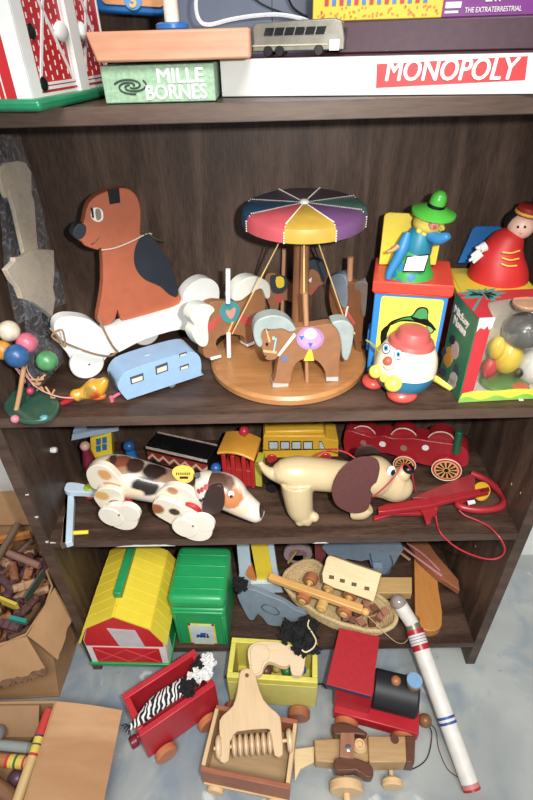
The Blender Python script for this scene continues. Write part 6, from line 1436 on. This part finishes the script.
c = trI @ at(*S8b([(398, 150)])[0], z=zt_); g = G().lathe([(.0065, 0), (.0075, .0012), (.004, .0012)], TR(c.x, c.y, zt_), 20); g.mk('filler_ring', wn, tr_)
G().prism(lz([(16, 186), (92, 176), (92, 236), (40, 262), (18, 310)], .030), .008, TR(0, 0, .030)).mk('drawbar', pal, tr_, bev=.001)
for x, y, r, t in ((.0, -.012, .0285, .016), (.0, .074, .021, .014)):
    wheel_y(tr_, x, y, r + .0003, r, t, pw2, 36); G().cyl((x, y - .012, r), (x, y, r), .006, n=16, bev=.001).mk('hub', pw2, tr_)
G().cyl((0, -.01, .026), (0, .08, .026), .004).mk('axle', pw2, tr_)
xf = (trI @ at(391, 770, z=.02)).x
for y in (.004, .058): wheel_y(tr_, xf, y, .0185, .018, .012, pw2)
G().cyl((xf, .008, .018), (xf, .068, .018), .004).mk('axle', pw2, tr_)
G().cyl((xf + .022, .05, .055), (xf + .022, .046, .056), .003).mk('peg', pink, tr_)
# ---- red engine
e0_ = at(345, 725, z=0); EG = frame((e0_.x, e0_.y, 0), -15); eg2, egI = thing('red_locomotive', 'red wooden locomotive with black boiler and pale blue chimney top', 'toy engine', EG)
er_ = mat('loco_red', (196, 26, 40), .4, .07, 60); bb_ = mat('boiler_black', (30, 30, 34), .55, .15)
G().box(-.024, -.002, .020, .130, .080, .046).mk('base', er_, eg2, bev=.002)
G().box(-.026, .010, .046, .040, .076, .128).mk('cab', er_, eg2, bev=.002)
Zr = .137; rq = [tuple((egI @ at(*q, z=Zr))[:2]) for q in ((339.5, 627.5), (380, 636.5), (371.5, 696.5), (326, 684))]
rq = [(x, min(y, .128)) for x, y in rq]
g = G().prism(rq, .008, TR(0, 0, Zr)); g.mk('roof', mat('roof_red', (186, 24, 36), .6, .1, 120), eg2, bev=.0012)
g = G().prism([rq[2], rq[3], (rq[3][0], rq[3][1] - .0008), (rq[2][0], rq[2][1] - .0008)], .0075, TR(0, 0, Zr - .0004)); g.mk('roof_edge', mat('edge_navy', (40, 50, 90), .5), eg2)
G().cyl((.040, .043, .080), (.122, .043, .080), .034, n=40, bev=.004).mk('boiler', bb_, eg2)
cz2 = egI @ at(414.5, 669, z=.137)
G().lathe([(.008, .108), (.009, .118), (.0125, .124), (.013, .134), (.012, .1345), (0, .1345)], TR(.108, .045, 0), 24).mk('chimney', wood('chimney_wood', (170, 120, 60), (200, 150, 84), 'Z', 20), eg2)
G().lathe([(0, 0), (.0135, 0), (.0135, .005), (0, .006)], TR(.108, .045, .134), 24).mk('chimney_cap', mat('cap_blue', (120, 166, 206), .45), eg2)
G().ball((.078, .047, .117), (.009, .009, .008)).mk('dome', cop, eg2)
for x in (.002, .106):
    for y in (-.012, .082): wheel_y(eg2, x, y, .0215, .021, .016, owh)
G().ball((.142, .03, .034), .012).mk('front_bead', mat('bead_brown', (140, 90, 50), .4, .2), eg2)
G().cyl((.126, .03, .034), (.142, .03, .034), .003).mk('front_pin', black, eg2)
g = G().tube([(.146, .028, .03), (.158, .02, .01), (.150, -.02, .002), (.12, -.045, .002), (.10, -.04, .002)], .001, n=6); g.mk('cord', bc, eg2)
g = G().tube([(.146, .030, .03), (.165, .03, .008), (.172, .0, .002), (.190, -.03, .002), (.225, -.038, .002)], .0009, n=6); g.mk('cord', mat('cord_brown', (110, 60, 50), .6), eg2)
# ---- long white tube
b0 = at(472, 790, z=.0155); b1 = at(443, 714, z=.06)
t1_ = at(420.5, 647, z=.1065); t2_ = at(411, 622, z=.125)
TBM = Matrix.Translation(b0); tb, tbI = thing('painted_tube', 'long white tube with red and blue bands leaning on the bottom shelf', 'tube', TBM)
d = (t1_ - b0).normalized(); Lt = (t1_ - b0).length
wtb = mat('tube_white', (222, 216, 206), .45, .08, 50)
P0 = Vector((0, 0, 0)); at_ = lambda s: d * s
r0_, r1_ = .0150, .0165
seg = lambda s0, s1, ra, rb, nm, m_, **k: G().cyl(at_(s0), at_(s1), ra, rb, n=32).mk(nm, m_, tb, **k)
seg(0, Lt * .98, .0148, .0165, 'tube', wtb); 
seg(-.0006, .003, .0154, .0154, 'end_band', red); seg(.003, .010, .0150, .0150, 'end_band', mat('band_pink', (206, 120, 120), .5))
sB = None
def s_at(u, v):
    best = min(range(0, 400), key=lambda i: (lambda p: abs(p[1] - v))(proj_(b0 + d * (Lt * 1.25 * i / 400)))); return Lt * 1.25 * best / 400
def proj_(P):
    q = Vector(P) - CAM; z = q.dot(FWD); return (266.5 + FPX * q.dot(RGT) / z, 400 - FPX * q.dot(UPV) / z)
for v0, v1, m_ in ((724, 721.5, blue), (718.5, 716, blue)): seg(s_at(0, v0), s_at(0, v1), .0162, .0162, 'blue_band', mat('band_blue', (40, 80, 160), .5))
seg(s_at(0, 650), s_at(0, 644.5), .0171, .0171, 'red_band', red)
seg(s_at(0, 644.5), s_at(0, 634.5), .0170, .0170, 'paper_label', mat('paper_label', (214, 206, 204), .6, .1, 200))
seg(s_at(0, 634.5), s_at(0, 630), .0171, .0171, 'red_band', red)
for k in range(3):
    s_ = s_at(0, 642.5 - k * 2.6); seg(s_, s_ + .0012, .01715, .01715, 'print_line', mat('print_grey_blue', (110, 110, 130), .5))
sj = s_at(0, 628); seg(s_at(0, 630), s_at(0, 624), .0150, .0145, 'joint', mat('joint_metal', (150, 140, 120), .35, metal=.5))
pj = at_(s_at(0, 624)); te = tbI @ at(399, 603, z=.158)
G().cyl(pj - (te - pj).normalized() * .004, te, .0135, .0145, n=28).mk('tube_end', wtb, tb)
dd = (te - pj).normalized(); G().ball(te + dd * .002, .0155, n=28, k=16).mk('end_ball', mat('ball_glassy', (150, 138, 130), .2, .2, coat=.6), tb)
# ================================================================== CARDBOARD BOXES
card = mat('cardboard', (178, 132, 86), .8, .08, 30); cardd = mat('cardboard_inside', (164, 124, 84), .85, .08, 30); tornc = mat('torn_cardboard', (120, 84, 56), .95, .3, 120)
LB = frame((-.2, .08, 0)); lbx, lbI = thing('cardboard_box', 'torn cardboard box full of wooden building logs at left of the bookcase', 'cardboard box', LB)
zr = .195
rim2 = [tuple((lbI @ at(u, v, z=zr))[:2]) for u, v in ((0, 646), (26, 635), (46, 606), (53, 586), (47, 570))] 
rim2 = [(-.19, -.155)] + rim2 + [(.13, .06), (.13, .165), (-.19, .165)]
foot = [(-.17, -.138), (-.02, -.138), (.05, -.137), (.128, -.134), (.131, -.06), (.131, 0), (.131, .08), (.131, .162), (-.17, .162)]
def wallring(lo, hi, z0, z1, t, par, mats):
    n = len(lo); g = G(); cx = sum(p[0] for p in hi) / n; cy = sum(p[1] for p in hi) / n
    ins = lambda p: (p[0] + (cx - p[0]) * t / math.hypot(cx - p[0], cy - p[1]), p[1] + (cy - p[1]) * t / math.hypot(cx - p[0], cy - p[1]))
    K = 5; rings = []
    for k in range(K + 1):
        s = k / K; rings.append([(a[0] * (1 - s) + b[0] * s, a[1] * (1 - s) + b[1] * s, z0 + (z1 - z0) * s) for a, b in zip(lo, hi)])
    for k in range(K + 1):
        s = 1 - k / K; rings.append([(*ins((a[0] * (1 - s) + b[0] * s, a[1] * (1 - s) + b[1] * s)), z0 + (z1 - z0) * s) for a, b in zip(lo, hi)])
    g.rings(rings, 0, cap=False); return g
wallring(foot, rim2, 0, zr, .004, lbx, None).mk('walls', card, lbx)
G().prism(foot, .003, TR(0, 0, .004)).mk('bottom', cardd, lbx)
# flaps: right one hanging out, front one folded down with a torn hem
def sheet3(pts_top, pts_bot, t, nm, m_, par, n=10, tear=0, seed=0, k=6, M=None):
    rn = random.Random(seed); v = []; f = []
    for i in range(n + 1):
        s = i / n
        a = Vector(pts_top[0]).lerp(Vector(pts_top[1]), s); b = Vector(pts_bot[0]).lerp(Vector(pts_bot[1]), s)
        b = a + (b - a) * (1 + rn.uniform(-tear, tear))
        for j in range(k + 1):
            q = j / k; p = a.lerp(b, q); v.append(tuple(p + Vector((0, 0, .004 * math.sin(PI * q)))))
    N = len(v); nrm = (Vector(pts_bot[0]) - Vector(pts_top[0])).cross(Vector(pts_top[1]) - Vector(pts_top[0])).normalized()
    v2 = [tuple(Vector(p) - nrm * t) for p in v]
    for i in range(n):
        for j in range(k): a = i * (k + 1) + j; f.append((a, a + 1, a + k + 2, a + k + 1))
    fb = [tuple(reversed([q + N for q in x])) for x in f]; ed = []
    for i in range(n): a = i * (k + 1); ed.append((a, a + k + 1, a + k + 1 + N, a + N)); a += k; ed.append((a + k + 1, a, a + N, a + k + 1 + N))
    for j in range(k): ed.append((j + 1, j, j + N, j + 1 + N)); a = n * (k + 1) + j; ed.append((a, a + 1, a + 1 + N, a + N))
    return G().add(v + v2, f + fb + ed).mk(nm, m_, par)
q = lambda u, v, z: lbI @ at(u, v, z=z)
sheet3((q(54, 588, zr), q(27, 636, zr)), (q(71, 618, .15), q(57, 660, .14)), .003, 'flap', card, lbx, 8, .03, 2)
sheet3((q(27, 636, zr), q(-30, 650, zr)), (q(46, 668, .13), q(-30, 690, .12)), .003, 'flap', card, lbx, 24, .05, 4)
sheet3((q(46, 667, .128), q(-30, 688, .119)), (q(47, 674, .118), q(-30, 696, .110)), .0032, 'torn_hem', tornc, lbx, 40, .35, 6, 2)
sheet3((lbI @ Vector((-.07, .225, zr)), lbI @ Vector((-.40, .225, zr))), (lbI @ Vector((-.075, .240, zr + .09)), lbI @ Vector((-.40, .240, zr + .09))), .003, 'flap', card, lbx, 8, .02, 8)
# logs
logm = [wood('log_' + n, a, b, 'X', 24, .6, .5) for n, a, b in (('dark', (58, 32, 26), (92, 54, 42)), ('plum', (66, 38, 46), (98, 62, 66)), ('rust', (118, 64, 38), (156, 94, 58)), ('tan', (150, 104, 66), (186, 140, 98)))]
names_ = ('dark brown', 'purplish brown', 'rusty brown', 'tan')
def logmesh(L2, r=.0085):
    g = G(); pr = [(math.cos(a) * r, math.sin(a) * r) for a in [2 * PI * i / 12 for i in range(12)]]
    def ring(x, s=1, fl=False): return [(x, p[0] * s, max(-r * .55, min(r * .55, p[1])) if fl else p[1] * s) for p in pr]
    xs = [(-L2 / 2, .9, 0), (-L2 / 2 + .001, 1, 0), (-L2 / 2 + .008, 1, 0), (-L2 / 2 + .0085, 1, 1), (-L2 / 2 + .020, 1, 1), (-L2 / 2 + .0205, 1, 0), (L2 / 2 - .0205, 1, 0), (L2 / 2 - .02, 1, 1), (L2 / 2 - .0085, 1, 1), (L2 / 2 - .008, 1, 0), (L2 / 2 - .001, 1, 0), (L2 / 2, .9, 0)]
    return g.rings([ring(x, s, fl) for x, s, fl in xs])
rn = random.Random(21); protos = {}
cells = []
for layer, (zc, n) in enumerate(((.118, 44), (.142, 50), (.166, 48))):
    for i in range(n):
        for tries in range(60):
            u, v = rn.uniform(-80, 50), rn.uniform(505, 650)
            if layer == 2 and rn.random() < .3: u = rn.uniform(-40, 30)
            c = at(u, v, z=zc)
            if not (-.35 < c.x < -.121 and -.006 < c.y < .195): continue
            if v > 640 - (u + 10) * .9 + 5 and u > 20: continue
            if all((c - o).length > .0195 for o in cells): break
        else: continue
        cells.append(c.copy()); k = rn.choice((0, 0, 0, 1, 1, 2, 2, 3)); Ls = rn.choice((.042, .058, .075))
        if c.x > -.155 or c.y > .18 or c.y < .01: Ls = .042
        if (k, Ls) not in protos:
            o = logmesh(Ls).mk('wooden_log', logm[k], M=Matrix.Identity(4)); protos[(k, Ls)] = o
        else: o = protos[(k, Ls)].copy(); COL.objects.link(o)
        o.matrix_world = Matrix.Translation(c) @ Matrix.Rotation(rn.uniform(0, PI), 4, 'Z') @ Matrix.Rotation(rn.uniform(-.35, .35), 4, 'Y') @ Matrix.Rotation(rn.uniform(0, 3), 4, 'X')
        o['label'] = '%s notched wooden log in the pile in the torn cardboard box' % names_[k]; o['category'] = 'wooden log'; o['group'] = '%s logs in the torn cardboard box' % names_[k]
def stickobj(a, b, r, mt, name, label, cat, n=14, sq=False):
    a = Vector(a); b = Vector(b); c = (a + b) / 2; dd = (b - a); Mx = xform(c, dd, (0, .01, 1)); hl = dd.length / 2
    g = G().box(-hl, -r[0], -r[1], hl, r[0], r[1]) if sq else G().cyl((-hl, 0, 0), (hl, 0, 0), r, n=n)
    return g.mk(name, mt, M=Mx, bev=.001, label=label, cat=cat)
stickobj(at(-8, 568, z=.190), at(18, 524, z=.206), .0075, wood('stick_grey', (104, 82, 62), (134, 108, 84), 'X', 20, .6), 'wooden_stick', 'long greyish round stick poking up over the log pile', 'stick')
stickobj(at(8, 553, z=.185), at(40, 566, z=.182), .0075, wood('stick_rose', (140, 96, 84), (168, 122, 106), 'X', 20, .6), 'wooden_stick', 'rose-brown round stick lying under the greyish stick', 'stick')
stickobj(at(-6, 541, z=.183), at(31, 534, z=.188), (.008, .005), wood('slat_orange', (186, 112, 48), (216, 146, 74), 'X', 18, .5), 'wooden_board', 'orange flat slat at the top of the log pile', 'slat', sq=True)
stickobj(at(25, 600, z=.182), at(45, 571, z=.190), (.010, .002), wood('slat_green', (62, 72, 58), (88, 98, 80), 'X', 18, .6), 'wooden_board', 'dark green slat along the right rim of the log box', 'slat', sq=True)
stickobj(at(1, 600, z=.181), at(18, 607, z=.181), (.011, .003), mat('tile_yellow', (212, 184, 50), .5, .08), 'wooden_tile', 'yellow flat block on top of the log pile', 'wooden block', sq=True)
stickobj(at(10, 618, z=.178), at(27, 622, z=.178), (.005, .004), mat('piece_teal', (34, 140, 120), .5, .1), 'plastic_piece', 'teal green plastic piece near the front of the log pile', 'toy piece', sq=True)
# ---- lower box with mallets
B2 = frame((-.17, -.24, 0)); bx2, b2I = thing('cardboard_box', 'open cardboard box with croquet pegs and one long flap folded out', 'cardboard box', B2)
hb_ = .098; xr = .136; yt = .135; yb2 = -.12; xl = -.16; t = .004
G().box(xl, yt - t, 0, xr, yt, hb_).mk('wall', card, bx2); G().box(xl, yb2, 0, xr, yb2 + t, hb_).mk('wall', card, bx2); G().box(xr - t, yb2 + t, 0, xr, yt - t, hb_).mk('wall', card, bx2); G().box(xl, yb2 + t, 0, xl + t, yt - t, hb_).mk('wall', card, bx2)
G().box(xl + t, yb2 + t, 0, xr - t, yt - t, t).mk('bottom', cardd, bx2)
sheet3((Vector((xr, yt - .002, hb_)), Vector((xr, yb2, hb_))), (b2I @ at(122, 711, z=.058), b2I @ at(98, 830, z=.058)), .003, 'flap', wood('flap_board', (176, 124, 78), (204, 156, 108), 'X', 9, .8, 1.2, .05, .12), bx2, 10, 0, 1)
sheet3((Vector((xr - .030, yt - .005, hb_ - .002)), Vector((xl + .01, yt - .005, hb_ - .002))), (Vector((xr - .034, yt - .035, hb_ - .055)), Vector((xl + .01, yt - .035, hb_ - .055))), .003, 'inner_flap', mat('flap_inner', (170, 128, 88), .8, .05), bx2, 6, 0, 1)
def banded(p0, p1, r, bands, name, label, cat):
    p0 = Vector(p0); p1 = Vector(p1); Mx = xform(p0, p1 - p0, (0, .01, 1)); Lx = (p1 - p0).length; t_o, _ = thing(name, label, cat, Mx)
    for s0, s1, m_, nm in bands: G().cyl((s0 * Lx, 0, 0), (s1 * Lx, 0, 0), r, n=24).mk(nm, m_, t_o)
    return t_o
wd_y = wood('peg_ash', (206, 168, 104), (230, 196, 136), 'X', 20, .5); strr = mat('stripe_paint_red', (206, 52, 44), .4, .05)
stg = mat('stripe_paint_green', (60, 100, 60), .4); stn = mat('stripe_paint_navy', (44, 50, 90), .4); sty = mat('stripe_paint_yellow', (220, 190, 70), .4)
banded(at(49, 710, z=.094), at(15, 808, z=.088), .0085, ((0, .29, strr, 'red_end'), (.29, .31, stn, 'band'), (.31, .38, sty, 'band'), (.38, .40, stg, 'band'), (.40, .48, sty, 'band'), (.48, .51, strr, 'band'), (.51, 1, wd_y, 'shaft')), 'croquet_peg', 'striped wooden croquet peg with a long red top', 'croquet peg')
banded(at(-30, 742, z=.066), at(35, 748.5, z=.062), .0085, ((0, .9, mat('pipe_grey', (140, 148, 146), .4, .06), 'pipe'), (.9, 1, mat('pipe_end', (110, 130, 110), .4), 'end')), 'grey_rod', 'grey rod lying across the croquet box', 'rod')
banded(at(-30, 757, z=.060), at(30, 763, z=.058), .0105, ((0, .62, wood('mallet_orange', (176, 104, 54), (206, 134, 78), 'X', 20), 'shaft'), (.62, .67, strr, 'band'), (.67, .76, sty, 'band'), (.76, .80, stg, 'band'), (.80, .90, sty, 'band'), (.90, .94, strr, 'band'), (.94, 1, wd_y, 'tip')), 'croquet_mallet', 'orange-brown mallet with yellow, green and red bands below the grey rod', 'croquet mallet')
stickobj(at(-14, 778, z=.05), at(24, 808, z=.045), .013, wood('mallet_brown', (130, 84, 54), (166, 116, 78), 'X', 20), 'mallet_head', 'plain brown mallet head at the bottom of the croquet box', 'mallet head', n=24)
c = at(-2, 733, z=.072); G().ball((0, 0, 0), .013).mk('croquet_ball', mat('ball_grey', (120, 118, 120), .4), M=Matrix.Translation(c), label='grey ball at the left of the croquet box', cat='ball')
c = at(18, 778, z=.035); G().ball((0, 0, 0), .016).mk('croquet_ball', mat('ball_plum', (84, 54, 66), .4, .2), M=Matrix.Translation(c), label='dark plum ball under the banded mallet', cat='ball')
# ================================================================== small pieces sit on the part they belong to
OWNER = {'pupil': 'eye', 'hub': 'wheel', 'rivet': 'wheel', 'tyre': 'wheel', 'toe': 'wheel', 'nail': 'wheel', 'rim': 'roller', 'hat_band': 'hat_crown', 'cap_band': 'cap', 'chimney_cap': 'chimney', 'roof_edge': 'roof',
         'braid': 'coat', 'apron': 'skirt', 'gable_window': 'gable', 'lid_ribs': 'lid', 'end_bead': 'bar', 'bow': 'collar_string', 'nose': 'head', 'mouth': 'shell', 'cheek': 'head', 'eye': 'head', 'ear': 'head', 'face': 'head', 'hair': 'head', 'seat_nail': 'seat',
         'steering_wheel': 'steering_post', 'haunch': 'body', 'end_band': 'tube', 'hole': 'block', 'gill': 'body', 'chipped_edge': 'board', 'picture': 'picture_panel', 'hitch_ball': 'hitch', 'worn_rim': 'side_board', 'print': 'disc', 'windscreen': 'body', 'roof_vent': 'body', 'emblem': 'carton'}
def stem_(o): return o.name.split('.')[0]
def centre(o):
    b = [Vector(c) for c in o.bound_box]; return sum(b, Vector()) / 8
for t in [o for o in bpy.data.objects if o.parent is None and o.type == 'EMPTY']:
    kids = list(t.children); I0 = Matrix.Identity(4)
    for o in kids:
        want = OWNER.get(stem_(o))
        if not want or o.matrix_basis != I0 or o.children: continue
        c = [k for k in kids if stem_(k) == want and k is not o and k.matrix_basis == I0 and k.parent is t]
        if c: o.parent = min(c, key=lambda k: (centre(k) - centre(o)).length)
